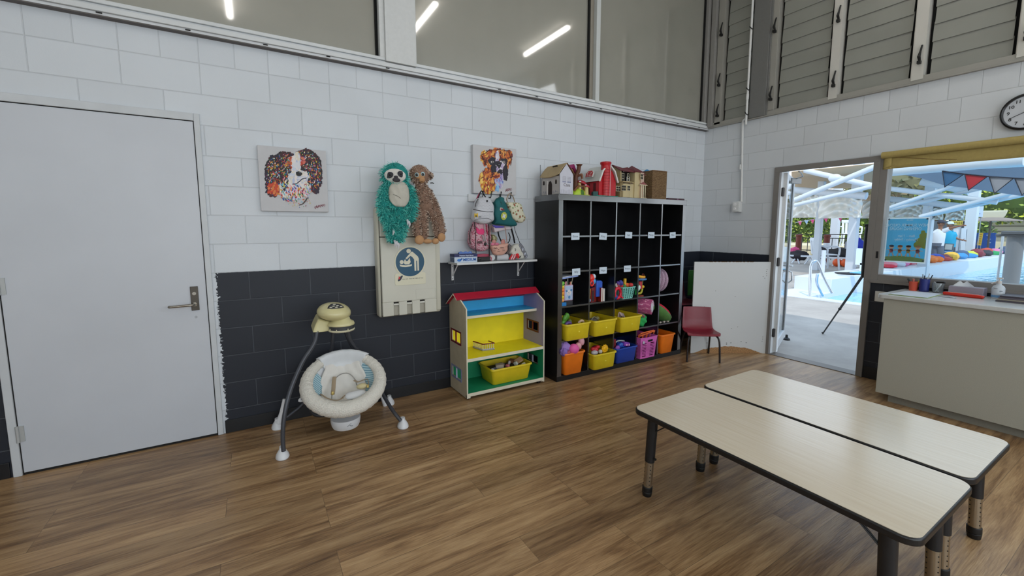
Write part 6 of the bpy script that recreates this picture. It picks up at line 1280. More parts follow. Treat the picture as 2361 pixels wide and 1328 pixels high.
m = MB(); m.box(gx0-.0005, gx1+.0005, -.1856, -.0845, SHZ+GH*.66, SHZ+GH+.0005); m.build('navy_band', mat('#1c2458', .45), gl, smooth=False)
m = MB(); m.box(gx0-.0006, gx0, -.178, -.09, SHZ+.006, SHZ+GH*.62); m.build('side_print', mat('#4a5a78', .5, noise=.3, scale=60), gl, smooth=False)
T = frame((gx0+.66*(gx1-gx0), -.1857, SHZ+GH*.32), (1, 0, 0), (0, 0, 1)); m = MB(); add_text(m, 'MEDIUM', .034, T, bold=.0010, depth=.0008); m.build('size_lettering', mat('#1b5fae', .5), gl, smooth=False)
T = frame((gx0+.52*(gx1-gx0), -.1862, SHZ+GH*.82), (1, 0, 0), (0, 0, 1)); m = MB(); add_text(m, 'Premium Vinyl Gloves', .015, T, bold=.0004); m.build('brand_lettering', mat('#cfd6e6', .5), gl, smooth=False)
m = MB(); c = Vector((gx0+.045, -.186, SHZ+.022)); m.ell(c, (.020, .0015, .012)); 
for k in range(4): m.tube([c+Vector((.008, 0, .002*k-.002)), c+Vector((.032-.002*k, 0, .016+.003*k-.006))], .0035, 6, flat=.3)
m.build('glove_picture', mat('#3a7cc8', .5), gl)
m = MB(); m.grid(lambda u, v: (gx0+.06+u*.13, -.15+.03*v, SHZ+GH+.022*math.sin(math.pi*v)*(.6+.4*math.sin(u*9)**2)), 20, 6); m.build('protruding_glove', mat('#5f7fc0', .6), gl, solid=.001)
x = gx1
m = MB(); m.cbox((x+.075, -.13, SHZ+.022), (.13, .09, .044)); m.ell((x+.03, -.16, SHZ+.025), (.03, .02, .02)); loose('black_pouch', m, mat('#17161a', .45), 'black pouch lying on the wall shelf right of the glove box', 'pouch', bevel=.01)
m = MB()
for k, z in enumerate((.046, .054, .062)): m.cbox((x+.07, -.12, SHZ+z), (.14-.01*k, .08, .007), (0, 0, .05*k))
m.tube([(x+.125, -.165, SHZ+.06), (x+.15, -.175, SHZ+.03), (x+.145, -.175, SHZ+.006)], .005, 6); loose('folded_pink_cloth', m, mat('#b8546a', .7), 'folded pink striped cloth lying on the black pouch', 'cloth', bevel=.002)
m = MB(); m.tube([(x+.165, -.16, SHZ+.030), (x+.185, -.10, SHZ+.030)], .028, 16); loose('white_roll', m, mat('#c2c2c4', .7), 'small white tape roll beside the pink cloth on the shelf', 'roll', bevel=.003)
m = MB(); m.tube([(x+.225, -.13, SHZ+.030), (x+.335, -.155, SHZ+.030)], .029, 20); o = loose('paper_cup', m, mat('#b9b9bd', .6), 'white paper cup lying on its side under the cat purse', 'cup', bevel=.004)
rb = thing('red_ribbon_bow', (x+.42, -.15, SHZ), 'red and white striped ribbon bow at the right of the paper cup', 'ribbon')
m = MB()
for k in range(5): m.tube(bez([(x+.35+.012*k, -.16, SHZ+.008), (x+.365+.012*k, -.165, SHZ+.035), (x+.385+.01*k, -.155, SHZ+.048)], 4), .010, 8, m=k % 2)
m.build('striped_tails', [mat('#b8242e', .5), mat('#cfc8cc', .6)], rb)
m = MB(); rr = random.Random(4)
for k in range(9): a = rr.uniform(0, 6.28); m.tube([(x+.435+.022*math.cos(a+t)*(1 if t else .2), -.165+.004*k*.3, SHZ+.035+.022*math.sin(a+t)*(1 if t else .2)) for t in (0, .5, 1.0)], .007, 6)
m.build('loops', mat('#d8202c', .5), rb)
m = MB(); m.tube([(x+.46, -.16, SHZ+.02), (x+.50, -.15, SHZ+.06)], .007, 8); loose('dark_clip', m, mat('#3a3a34', .5), 'small dark clip leaning on the unicorn bag by the red bow', 'clip')

# ================================================================ baby swing
sw = thing('baby_swing', (-4.65, -.38, FZ), 'white fleecy baby swing seat hanging in a grey tube frame by the dark wall', 'baby swing')
GT = mat('#4a4c52', .4, .4); CRY = mat('#cfc694', .32, coat=.3, noise=.04, scale=10); WP = mat('#d6d7d9', .35)
def P3(px, py, y): return at(px, py, 'y', y)
legs = [([(731, 764, -.44), (727, 785, -.46), (716, 806, -.48), (700, 830, -.50), (682, 868, -.53), (668, 905, -.56), (659, 940, -.585), (653.5, 975, -.60), (652, 1010, -.607), (654, 1040, -.612)], .0135),
        ([(802, 762, -.33), (806, 778, -.31), (815, 795, -.28), (832, 818, -.24), (853, 850, -.235), (872, 888, -.30), (890, 922, -.42), (908, 950, -.53), (924, 970, -.592)], .0135),
        ([(768, 762, -.25), (767, 785, -.23), (764, 806, -.20), (757, 835, -.17), (735, 880, -.14), (700, 930, -.115), (662, 962, -.10)], .0125),
        ([(795, 762, -.24), (812, 800, -.20), (842, 850, -.15), (872, 900, -.12), (888, 932, -.105)], .0125)]
for pts, r in legs:
    m = MB(); m.tube(bez([P3(*q) for q in pts], 4), r, 14); m.build('leg_tube', GT, sw)
def foot(p, lean):
    m = MB(); m.lathe([(0, 0), (.038, 0), (.041, .006), (.038, .022), (.026, .044), (.017, .058), (.016, .075), (0, .075)], (p.x, p.y, FZ), n=22, sx=1.0, sy=1.25); m.build('foot', WP, sw)
foot(Vector((-5.047, -.590)), 0); foot(Vector((-4.252, -.575)), 0); foot(Vector((-5.055, -.105)), 0); foot(Vector((-4.225, -.10)), 0)
m = MB(); q = P3(646, 960, -.12); m.tube([P3(641, 980, -.12), P3(650, 950, -.12), P3(655, 920, -.12)], [.022, .016, .010], 10); m.build('rear_foot_sleeve', WP, sw)
m = MB(); m.tube([P3(893, 950, -.115), P3(882, 918, -.12), P3(877, 900, -.13)], [.020, .014, .010], 10); m.build('rear_foot_sleeve', WP, sw)
m = MB(); m.tube(bez([P3(716, 938, -.42), P3(719, 950, -.42), P3(730, 957, -.42), P3(755, 958, -.42), P3(790, 958, -.42)], 5), .013, 10); m.build('seat_arm', mat('#2c2e32', .4), sw)
# motor head
hd = Vector((-4.672, -.40, .915))
m = MB(); m.ell(P3(770, 721, -.40), (.112, .135, .074), (0, R(6), 0), 36, 20, fn=lambda p: Vector((p.x*(1+.05*p.z), p.y, p.z if p.z > 0 else p.z*.75)))
hh = m.build('motor_head', CRY, sw)
m = MB(); a = [P3(734, 735, -.42), P3(728, 748, -.44), P3(720, 768, -.46), P3(738, 766, -.46), P3(766, 763, -.44), P3(764, 742, -.42)]; n_ = len(a)
b_ = [p+Vector((.01, .22, .0)) for p in a]; m.add(a+b_, [tuple(range(n_)), tuple(range(2*n_-1, n_-1, -1))]+[(i, n_+i, n_+(i+1) % n_, (i+1) % n_) for i in range(n_)]); m.build('head_skirt', CRY, sw, bevel=.012, seg=3)
cn_ = P3(787, 745, -.44)
m = MB(); m.lathe([(.035, .055), (.055, .045), (.062, .022), (.083, .010), (.090, -.006), (.088, -.010), (0, -.010)], cn_, n=32); m.build('collar', CRY, sw, ang=50)
m = MB(); m.lathe([(0, -.010), (.084, -.010), (.083, -.040), (0, -.040)], cn_, n=32); m.build('dark_band', mat('#3f4043', .4), sw, ang=50)
m = MB(); m.lathe([(0, -.038), (.084, -.038), (.090, -.044), (.084, -.052), (.04, -.060), (0, -.060)], cn_, n=32); m.build('lower_rim', mat('#d8d2b4', .35), sw, ang=50)
m = MB()
for a in (-1.2, -.55, .35): m.ell(cn_+Vector((.086*math.sin(a), -.086*math.cos(a), -.032)), (.004, .003, .004), nu=8, nv=6)
m.build('band_dots', mat('#d8d2b4', .35), sw)
# control panel on top of the head
HE = P3(770, 721, -.40); 
def on_head(px, py, lift=0):
    # nearest intersection with the head ellipsoid (axis aligned approximation)
    rr_ = Vector((.112+lift, .135+lift, .074+lift)); d = at(px, py, 'y', HE.y)-CAM_LOC; o_ = CAM_LOC-HE
    D = Vector((d.x/rr_.x, d.y/rr_.y, d.z/rr_.z)); O = Vector((o_.x/rr_.x, o_.y/rr_.y, o_.z/rr_.z)); A = D.dot(D); B_ = O.dot(D); C_ = O.dot(O)-1; ds = max(B_*B_-A*C_, 0); return CAM_LOC+d*((-B_-math.sqrt(ds))/A)
m = MB(); PP = [(754.5, 711.5), (757, 706), (763, 701), (771, 699.6), (781, 700.5), (789, 704), (793.5, 708.5), (785, 710.5), (773, 711.5), (764, 712)]
c = on_head(773, 706, .003); ring_ = [on_head(*q, .003) for q in PP]; mid = [on_head(773+(q[0]-773)*.55, 706+(q[1]-706)*.55, .004) for q in PP]; n_ = len(PP)
m.add(ring_+mid+[c], [(i, (i+1) % n_, n_+(i+1) % n_, n_+i) for i in range(n_)]+[(n_+i, n_+(i+1) % n_, 2*n_) for i in range(n_)]); cpn = m.build('control_panel', mat('#35363a', .4), sw, solid=.002)
for px, py in ((763, 709), (775.5, 708.6), (769, 706), (778, 705), (786.5, 706.5), (771, 701.8)):
    m = MB(); m.ell(on_head(px, py, .006), (.0105, .007, .004), nu=12, nv=6); m.build('button', mat('#dcd8c4', .4), cpn)
# bowl : opening disc tilted towards the room
bc_ = Vector((-4.632, -.462, .424)); az = math.atan2(-.3, -3.2)
nrm = Vector((-.075, -.60, .80)).normalized(); uu = Vector((1, -.125, 0)); uu = (uu-nrm*uu.dot(nrm)).normalized(); vv = nrm.cross(uu)
BT = Matrix.Identity(4)
for i in range(3): BT[i][0] = uu[i]*.935; BT[i][1] = vv[i]*.80; BT[i][2] = nrm[i]; BT[i][3] = bc_[i]
FL = mat('#e2ddd2', .95, noise=.06, scale=120, bump=1.0); CO = mat('#dcdee0', .9, noise=.02, scale=12); ST_ = None
rx_, ry_ = .262, .285
def ringpt(a, r=1, z=0): return BT @ Vector((rx_*r*math.cos(a), ry_*r*math.sin(a), z))
def rim(a0, a1, rad, material, name, n_=40, zf=0):
    m = MB(); pts = []; rs = []
    for k in range(n_+1):
        a = R(a0+(a1-a0)*k/n_); pts.append(ringpt(a, 1, zf)); rs.append(rad(a) if callable(rad) else rad)
    m.tube(pts, rs, 18); return m.build(name, material, sw)
fl_ = rim(127, 411, lambda a: .043+.012*math.sin(-a)+.0015*math.sin(a*37)+.0012*math.sin(a*61), FL, 'fleece_rim', 110)
# smooth cotton head end
def hood(u, v):
    a = R(49+80*u); rad = 1.15-.50*v; z = .044*math.sin(math.pi*min(1, v*1.4+.12))-.12*max(0, v-.35)+.0015*math.sin(u*40)*(1-v)+.003*math.sin(u*23)*v; return ringpt(a, rad, z)
m = MB(); m.grid(hood, 40, 16); m.build('cotton_headrest', CO, sw, solid=.012)
# inner basin
def basin(u, v):
    a = 2*math.pi*u; r = 1-.96*v; z = -.155*math.sin(v*math.pi/2)**.8; return ringpt(a, r*1.0, z)
m = MB(); m.grid(basin, 56, 16); m.build('seat_basin', CO, sw, solid=.01)
def stripes():
    mt = bpy.data.materials.new('striped_blue'); mt.use_nodes = True; n, L, B = N(mt); t = n.new('ShaderNodeTexCoord'); wv = n.new('ShaderNodeTexWave'); wv.inputs['Scale'].default_value = 26; wv.bands_direction = 'DIAGONAL'; L.new(t.outputs['Object'], wv.inputs['Vector'])
    r = n.new('ShaderNodeValToRGB'); e = r.color_ramp.elements; e[0].color = (*lin('#6f97a6'), 1); e[1].color = (*lin('#b4cdd4'), 1); e[0].position = .35; e[1].position = .6; L.new(wv.outputs['Color'], r.inputs[0]); L.new(r.outputs[0], B.inputs['Base Color']); B.inputs['Roughness'].default_value = .9; return mt
SB = stripes()
for a0, a1, nm in ((-28, 52, 'striped_side_panel'), (146, 196, 'striped_side_panel')):
    m = MB(); m.grid(lambda u, v: ringpt(R(a0+(a1-a0)*u), .90-.28*v, -.045-.075*v+.034), 24, 6); m.build(nm, SB, sw, solid=.006)
# pad inside
m = MB(); m.grid(lambda u, v: BT @ Vector(((u-.5)*(.26+.10*math.sin(math.pi*min(v*1.2, 1))), -.16+.40*v, -.118+.05*(2*u-1)**2+.10*max(0, v-.45)**1.2*2-.02+.003*math.sin(u*25+v*11))), 24, 24); m.build('seat_pad', mat('#dad6cf', .95, noise=.04, scale=20, bump=.3), sw, solid=.012)
m = MB(); pts = [BT @ Vector((x_, y_, z_)) for x_, y_, z_ in ((-.095, -.13, -.05), (-.085, -.02, -.07), (-.07, .07, -.06), (-.02, .115, -.045), (.04, .11, -.045), (.08, .05, -.055), (.09, -.02, -.05))]; m.tube(bez(pts, 6), .004, 6); m.build('pad_piping', mat('#96948e', .8), sw)
HB = mat('#9c8a72', .8)
for pts, r in (([(-.085, -.085, -.045), (-.078, -.02, -.05), (-.072, .05, -.05), (-.065, .10, -.05)], .014), ([(.075, .03, -.045), (.10, -.005, -.03), (.14, .0, -.02), (.17, .01, -.03), (.175, -.05, -.02)], .011), ([(-.03, -.14, -.045), (.0, -.135, -.02), (.03, -.15, -.03), (.06, -.13, -.035)], .012), ([(-.17, -.05, -.06), (-.12, -.13, -.03), (-.06, -.17, -.02), (-.01, -.155, -.02)], .007)):
    m = MB(); m.tube(bez([BT @ Vector(q) for q in pts], 6), r, 8, flat=.3); m.build('harness_strap', HB, sw)
m = MB(); m.ell((0, 0, 0), (.085, .045, .020), nu=22, nv=10, fn=lambda p: p*(1+.07*math.sin(6*p.x))); m.v = [tuple(BT @ (Vector(v)+Vector((.085, -.150, -.015)))) for v in m.v]; m.build('crotch_pad', mat('#cfcfcf', .9), sw)
m = MB(); m.ell((0, 0, 0), (.042, .028, .020), nu=16, nv=8); m.v = [tuple(BT @ (Vector(v)+Vector((.125, -.065, -.02)))) for v in m.v]; m.build('buckle_cover', mat('#c4b78c', .6), sw)
m = MB(); m.ell((0, 0, 0), (.010, .020, .008), nu=12, nv=8); m.v = [tuple(BT @ (Vector(v)+Vector((.165, -.085, -.005)))) for v in m.v]; m.ell(BT @ Vector((-.085, -.09, -.025)), (.010, .008, .014)); m.build('buckles', mat('#c9b06a', .35, .4), sw)
# shell and swivel base
m = MB(); m.grid(lambda u, v: BT @ Vector((rx_*(1.02-.55*v)*math.cos(2*math.pi*u), ry_*(1.02-.55*v)*math.sin(2*math.pi*u), -.03-.18*math.sin(v*math.pi/2))), 40, 8); m.build('seat_shell', mat('#bfc0c2', .5), sw, solid=.008)
q = P3(797, 965, -.50); m = MB(); m.lathe([(0, .05), (.099, .05), (.100, .03), (.095, .0), (.086, -.018), (0, -.02)], (q.x, q.y, .125), n=36); pbs = m.build('swivel_base', mat('#d3d4d6', .35), sw, ang=50)
m = MB(); p = Vector((q.x+.01, q.y-.0985, .145)); m.tube([p+Vector((-.018, 0, -.004)), p+Vector((0, -.0, .006)), p+Vector((.006, 0, -.004)), p+Vector((.02, 0, -.006))], .0015, 5); m.tube([p+Vector((-.012, 0, .012)), p+Vector((.010, 0, .012))], .001, 5); m.build('base_marking', mat('#4a4c52', .5), pbs)
m = MB(); m.tube(bez([P3(700, 908, -.46), P3(697, 915, -.47), P3(690, 924, -.48), P3(703, 925, -.48), P3(712, 935, -.46), P3(718, 940, -.44)], 4), .008, 8); m.build('recline_clip', mat('#c9cacc', .4), sw)
# ================================================================ toys on top of the cube shelf
TZ0 = SZ+.0008
# white card church with tan roof
ch = thing('paper_house', (-2.61, -.27, SZ), 'white cardboard house with a tan curved roof at the left end of the shelf top', 'toy house')
y0, y1 = -.418, -.130; x0 = -2.692; x1 = at(1321.5, 438, 'y', y0).x; zc = at(1290, 401, 'y', y0).z; zp = at(1305.5, 376.5, 'y', y0).z; xm = (x0+x1)/2
WC = mat('#c4c4ce', .7, noise=.02, scale=20); WL = mat('#b4b0ae', .7, noise=.03, scale=20)
m = MB(); m.prism([(x0, TZ0), (x1, TZ0), (x1, zc), (xm, zp-.004), (x0, zc)], frame((0, y0+.003, 0), (1, 0, 0), (0, 0, 1)), .003)
m.prism([(x0, TZ0), (x1, TZ0), (x1, zc), (xm, zp-.004), (x0, zc)], frame((0, y1, 0), (1, 0, 0), (0, 0, 1)), .003); m.box(x1-.003, x1, y0, y1, TZ0, zc); g = m.build('gable_wall', WC, ch, smooth=False)
m = MB(); m.box(x0, x0+.003, y0, y1, TZ0, zc-.012); m.box(x0, x1, y0, y1, TZ0, TZ0+.003); sidew = m.build('side_wall', WL, ch, smooth=False)
def roofg(u, v):
    y = y1+.012-(y1-y0+.02)*u; sag = -.020*math.sin(math.pi*u)*v*.8; return Vector((xm-(xm-x0+.016)*v-.01*math.sin(math.pi*v)*.3, y-.01*0, zp+.003-(zp-zc+.006)*v**1.15+sag*1.1-.0))
m = MB(); m.grid(roofg, 20, 12); m.build('roof', mat('#b39e78', .75, noise=.03, scale=20), ch, solid=.004)
m = MB(); m.grid(lambda u, v: Vector((xm+(x1-xm+.014)*v, y1+.012-(y1-y0+.02)*u, zp+.003-(zp-zc+.006)*v**1.1)), 4, 8); m.build('roof', mat('#5a3a26', .75), ch, solid=.004)
m = MB(); c = Vector((xm-.042, -.30, zp-.022)); m.cbox(c+Vector((-.004, 0, .006)), (.004, .075, .012), (0, R(-35), 0)); m.build('coin_slot', M_dgap, ch)
def arch_pts(yc, w_, h0, h1): return [(yc-w_/2, h0), (yc+w_/2, h0), (yc+w_/2, h1-w_*.6), (yc+w_*.3, h1-w_*.2), (yc, h1), (yc-w_*.3, h1-w_*.2), (yc-w_/2, h1-w_*.6)]
m = MB()
for px, w_, a, b in ((1254, .026, 427, 417), (1282, .026, 424, 413)):
    yy = at(px, 425, 'x', x0).y; z0_ = at(px, a, 'x', x0).z; z1_ = at(px, b, 'x', x0).z; m.prism(arch_pts(yy, w_, z0_, z1_), frame((x0, 0, 0), (0, 1, 0), (0, 0, 1)) @ Matrix.Translation((0, 0, -.001)), .0008)
yy = at(1268.5, 430, 'x', x0).y; m.prism(arch_pts(yy, .062, TZ0+.004, at(1268, 417, 'x', x0).z), frame((x0, 0, 0), (0, 1, 0), (0, 0, 1)) @ Matrix.Translation((0, 0, -.001)), .0008)
m.build('arched_openings', mat('#241a18', .8), ch, smooth=False)
m = MB(); m.box(x0-.012, x0-.001, yy+.034, yy+.038, TZ0, at(1268, 417, 'x', x0).z); m.build('open_door_leaf', mat('#d8d4d0', .6), ch, smooth=False)
m = MB(); r = random.Random(3)
for k in range(22): yk = y0+.02+r.random()*(y1-y0-.04); m.box(x0-.0008, x0, yk, yk+.008, TZ0+.01+.015*r.random(), TZ0+.012+.03*r.random())
for k in range(11): xk = x0+.015+k*(x1-x0-.03)/10; m.box(xk, xk+.002, y0-.0006, y0, TZ0+.008, TZ0+.040+.006*math.sin(k))
for xc in (x0+.055, x1-.050):
    for dx in (-.018, -.006, .006, .018): m.box(xc+dx-.0008, xc+dx+.0008, y0-.0006, y0, TZ0+.118, TZ0+.160)
    for z in (.118, .132, .146, .16): m.box(xc-.018, xc+.018, y0-.0006, y0, TZ0+z-.0008, TZ0+z+.0008)
m.build('printed_lines', mat('#8a8a96', .7), ch, smooth=False)
m = MB()
for xc in (x0+.055, x1-.050):
    for k in range(4): m.box(xc-.021+.011*k, xc-.014+.011*k, y0-.0007, y0, TZ0+.108, TZ0+.116)
m.build('printed_flower_boxes', mat('#4a5488', .7), ch, smooth=False)
m = MB(); T = frame((xm+.005, y0-.0004, TZ0+.085), (1, 0, 0), (0, 0, 1)); add_text(m, 'Casa', .040, T); m.build('printed_word', mat('#4a3a34', .7), ch, smooth=False)
m = MB(); c = at(1257, 382, 'y', -.10); m.box(-2.70, -2.695, -.115, -.11, SZ, c.z); loose('card_strip', m, mat('#7c8288', .6), 'thin grey strip standing behind the white paper house', 'strip')

# mushroom tree house
mt = thing('mushroom_tree_house', (-2.45, -.40, SZ), 'plastic fairy tree house with red spotted mushrooms on a lime green base', 'toy house')
def Q(px, py, y=-.40): return at(px, py, 'y', y)
zb = TZ0; c0 = Q(1337, 440)
m = MB(); m.tube(bez([Q(1325, 440, -.37), Q(1327, 425, -.37), Q(1328, 408, -.37), Q(1333, 395, -.37), Q(1335, 384, -.37)], 5), [.028]*6+[.022]*6+[.020]*9, 12); m.lathe([(.016, 0), (.020, .012), (.032, .022), (.030, .026), (.014, .020), (0, .016)], Q(1335.5, 385.5, -.37), n=14); m.tube(bez([Q(1330, 408, -.38), Q(1336, 404, -.40), Q(1341, 405, -.41)], 4), .010, 8); m.build('tree_trunk', mat('#5a321c', .6, noise=.15, scale=30), mt)
m = MB(); a = Q(1318, 380, -.33); apex = Q(1323, 379, -.33)
m.prism([(Q(1311, 381, -.33).x, Q(1311, 381, -.33).z), (Q(1324, 378, -.33).x, Q(1324, 378, -.33).z), (Q(1334, 405, -.33).x, Q(1334, 405, -.33).z), (Q(1330, 404, -.33).x, Q(1330, 404, -.33).z), (Q(1321, 386, -.33).x, Q(1321, 386, -.33).z), (Q(1316, 393, -.33).x, Q(1316, 393, -.33).z)], frame((0, -.24, 0), (1, 0, 0), (0, 0, 1)), .09); m.build('purple_roof', mat('#8a1c58', .5), mt, bevel=.003)
m = MB(); m.prism([(Q(1316, 395, -.31).x, Q(1316, 395, -.31).z), (Q(1321, 386, -.31).x, Q(1321, 386, -.31).z), (Q(1331, 404, -.31).x, Q(1331, 404, -.31).z), (Q(1326, 425, -.31).x, TZ0), (Q(1318, 425, -.31).x, TZ0)], frame((0, -.23, 0), (1, 0, 0), (0, 0, 1)), .08); m.build('tan_gable', mat('#c8a468', .6), mt, smooth=False)
m = MB(); b0 = Q(1321.5, 444); b1 = Q(1357.5, 444); xm_ = (b0.x+b1.x)/2; m.ell((xm_-.015, -.37, zb+.002), ((b1.x-b0.x)/2*.86, .052, .072), nu=26, nv=14, fn=lambda p: Vector((p.x, p.y, max(p.z, 0)))); m.box(b0.x, b1.x, -.415, -.33, zb, zb+.006); m.build('lime_base', mat('#a8c42c', .45), mt)
m = MB(); m.ell((Q(1340, 437).x, -.414, zb+.004), (.024, .012, .050), nu=16, nv=10, fn=lambda p: Vector((p.x, p.y, max(p.z, 0)))); m.build('green_tunnel', mat('#3c6a1c', .6), mt)
m = MB(); c = Q(1341, 424, -.39); m.ell(c, (.052, .045, .032), (0, .35, 0), 24, 12, fn=lambda p: Vector((p.x, p.y, max(p.z, -.15)))); c2 = Q(1352, 431, -.40); m.ell(c2, (.034, .03, .022), (0, .25, 0), 20, 10, fn=lambda p: Vector((p.x, p.y, max(p.z, -.15)))); m.build('mushroom_caps', mat('#a8142a', .35), mt)
for q, r_ in ((Q(1337.5, 418.5, -.425), .015), (Q(1350.5, 426.5, -.425), .012)): m = MB(); m.ell(q, (r_, .007, .007)); m.build('white_spot', mat('#d0ccd4', .4), mt)
m = MB(); m.cyl((c2.x, c2.y, zb+.005), (c2.x, c2.y, c2.z), .022, .018, n=14); m.build('cream_stem', mat('#c8b878', .6), mt); m = MB(); m.cyl((c.x-.026, c.y, zb+.055), (c.x-.026, c.y, c.z+.01), .016, n=12); m.build('cream_stem', mat('#c8b878', .6), mt)
m = MB(); a = Q(1331, 438, -.405); m.cbox((xm_-.0, -.40, zb+.085), (.085, .03, .012)); m.tube([Q(1346, 426, -.41), Q(1347, 436, -.41)], .008, 8); m.build('brown_balcony', mat('#7a4a28', .6), mt, bevel=.003)
m = MB(); m.tube(bez([Q(1336, 405, -.40), Q(1341, 402, -.40), Q(1342, 412, -.40)], 4), .010, 8); m.build('branch', mat('#7a4a28', .6), mt)
m = MB(); m.tube([Q(1324, 440, -.41), Q(1330, 432, -.42), Q(1336, 428, -.42)], .010, 8); m.build('ramp', mat('#7a4a28', .6), mt)

# red barn with silo
bn = thing('red_barn', (-2.25, -.28, SZ), 'red plastic toy barn with white gambrel roof and tall red silo', 'toy barn')
yb0 = -.405; xl = Q(1381, 440, yb0).x; xr = Q(1419.5, 440, yb0).x; zw = Q(1400, 417, yb0).z; zt = Q(1400, 383, yb0).z; yb1 = -.155; xmb = (xl+xr)/2; hw = (xr-xl)/2; zb = TZ0+.004
RB = mat('#b3121e', .38); RD2 = mat('#7a0e18', .45); WR = mat('#c9ccc8', .4)
gm = [(xl, zb), (xr, zb), (xr, zw), (xmb+hw*.62, zw+(zt-zw)*.62), (xmb, zt), (xmb-hw*.62, zw+(zt-zw)*.62), (xl, zw)]
m = MB(); m.prism(gm, frame((0, yb1, 0), (1, 0, 0), (0, 0, 1)), yb1-yb0); m.build('barn_walls', RB, bn, bevel=.002)
def strip_roof(side):
    m = MB(); prof = [(side*(hw+.014), zw-.008), (side*hw*.66, zw+(zt-zw)*.64), (0, zt+.006)]
    for (a, b) in zip(prof[:-1], prof[1:]):
        A = Vector((xmb+a[0], 0, a[1])); B = Vector((xmb+b[0], 0, b[1])); d = (B-A); nn = Vector((-d.z, 0, d.x)).normalized()*.006*(1 if side < 0 else -1); nn = nn if nn.z > 0 else -nn
        q = [A+Vector((0, yb0-.016, 0)), B+Vector((0, yb0-.016, 0)), B+Vector((0, yb1+.012, 0)), A+Vector((0, yb1+.012, 0))]; m.add(q+[p+nn for p in q], [(0, 1, 2, 3), (7, 6, 5, 4), (0, 4, 5, 1), (1, 5, 6, 2), (2, 6, 7, 3), (3, 7, 4, 0)])
    m.build('roof_side', WR, bn, smooth=False)
strip_roof(-1); strip_roof(1)
m = MB(); 
for sgn in (-1, 1):
    P = [(xmb+sgn*(hw+.012), zw-.012), (xmb+sgn*hw*.70, zw+(zt-zw)*.66), (xmb+sgn*.02, zt+.004)]; m.tube([(x_, yb0-.018, z_) for x_, z_ in P], .009, 6)
m.build('white_bargeboard', mat('#d4d8d6', .4), bn)
m = MB(); sx_ = Q(1400.5, 440, -.43).x; zs_ = at(1401, 373, 'y', -.425).z; SR = .047; sy_ = -.398; m.lathe([(0, zb), (SR, zb), (SR, zs_-.055), (SR*.98, zs_-.05), (SR, zs_-.03), (SR*1.16, zs_-.018), (SR*1.18, zs_-.004), (SR*1.08, zs_), (0, zs_)], (sx_, sy_, 0), n=32); so_ = m.build('silo', RB, bn, ang=50)
m = MB()
for k in range(9): z_ = zb+.03+.028*k; m.tube([(sx_+(SR+.0006)*math.cos(a), sy_+(SR+.0006)*math.sin(a), z_) for a in [2*math.pi*j/28 for j in range(28)]], .0012, 4, closed=True)
m.build('silo_rings', RD2, so_)
m = MB(); a = -.95; m.box(-.004, .004, -.002, .002, zb, zs_-.02, 0, Matrix.Translation((sx_+SR*math.cos(a), sy_+SR*math.sin(a), 0))); m.build('white_seam', mat('#d0a8a8', .4), so_, smooth=False)
# dormer with doors on the left roof slope
dz = (zw+zt)/2-.012; dm = MB(); xd = xmb-hw*.98
pts = [(-.048, -.028), (.048, -.028), (.050, .012), (.028, .034), (-.028, .034), (-.050, .012)]
T = frame((xd-.010, (yb0+yb1)/2+.0, dz+.006), (0, -1, 0), (.35, 0, 1)); dm.prism(pts, T @ Matrix.Scale(1.18, 4), .010); d_1 = dm.build('dormer_frame', WR, bn, bevel=.002)
m = MB(); m.prism(pts, T @ Matrix.Translation((0, 0, .012)), .003); m.build('dormer_doors', RB, d_1, smooth=False)
m = MB(); T2 = T @ Matrix.Translation((0, 0, .0155))
for a, b in (((-.040, -.018), (-.008, -.022)), ((-.034, .014), (-.008, -.020)), ((-.034, .014), (-.012, .022)), ((.040, -.018), (.008, -.022)), ((.034, .014), (.008, -.020)), ((.034, .014), (.012, .022))): m.tube([T2 @ Vector((*a, 0)), T2 @ Vector((*b, 0))], .0022, 5)
m.build('door_braces', mat('#d4ccc8', .4), d_1)
m = MB()
for yy_ in (-.34, -.25): m.box(xl-.0015, xl, yy_-.02, yy_+.02, TZ0+.03, zw-.02)
m.build('side_windows', mat('#5a0a12', .6), bn, bevel=.001)
m = MB(); m.box(xl-.05, xr+.012, yb0-.028, yb1, TZ0, TZ0+.005); m.build('teal_base', mat('#2aa898', .4), bn, bevel=.002)
m = MB(); m.prism([(xl-.045, -.37), (xl-.005, -.40), (xl-.005, -.30)], Matrix.Translation((0, 0, TZ0+.006)), .04); m.build('teal_fence', mat('#0d4a48', .5), bn, bevel=.002)

# cream doll house
dhz = thing('cream_toy_house', (-1.95, -.33, SZ), 'cream plastic dolls house with maroon roof and little bay windows', 'toy house')
CW = mat('#bfae84', .5, noise=.03, scale=20); CWd = mat('#a08c62', .5); MR = mat('#64121e', .45); OP = mat('#1a1412', .8); TR = mat('#cfc6a6', .5); BRN = mat('#3c2418', .6)
yh = -.385; X = lambda px, y=yh: at(px, 430, 'y', y).x; Z = lambda py, px=1445, y=yh: at(px, py, 'y', y).z
xa, xb_, xc_, xd_ = X(1430), X(1457), X(1472), X(1483)
zfl = Z(419); zev = Z(395.5); zrg = Z(381)
m = MB(); m.box(xa, xd_-.03, yh, -.20, TZ0, zfl); m.build('ground_floor', CW, dhz, smooth=False)
m = MB(); xw = X(1419); m.box(xa, X(1432), yh, -.20, zfl, zev+.01); m.box(X(1461), X(1474), yh-.012, -.20, TZ0, zev+.012); m.box(xa, X(1461), -.22, -.20, zfl, zev); m.build('upper_walls', CW, dhz, smooth=False)
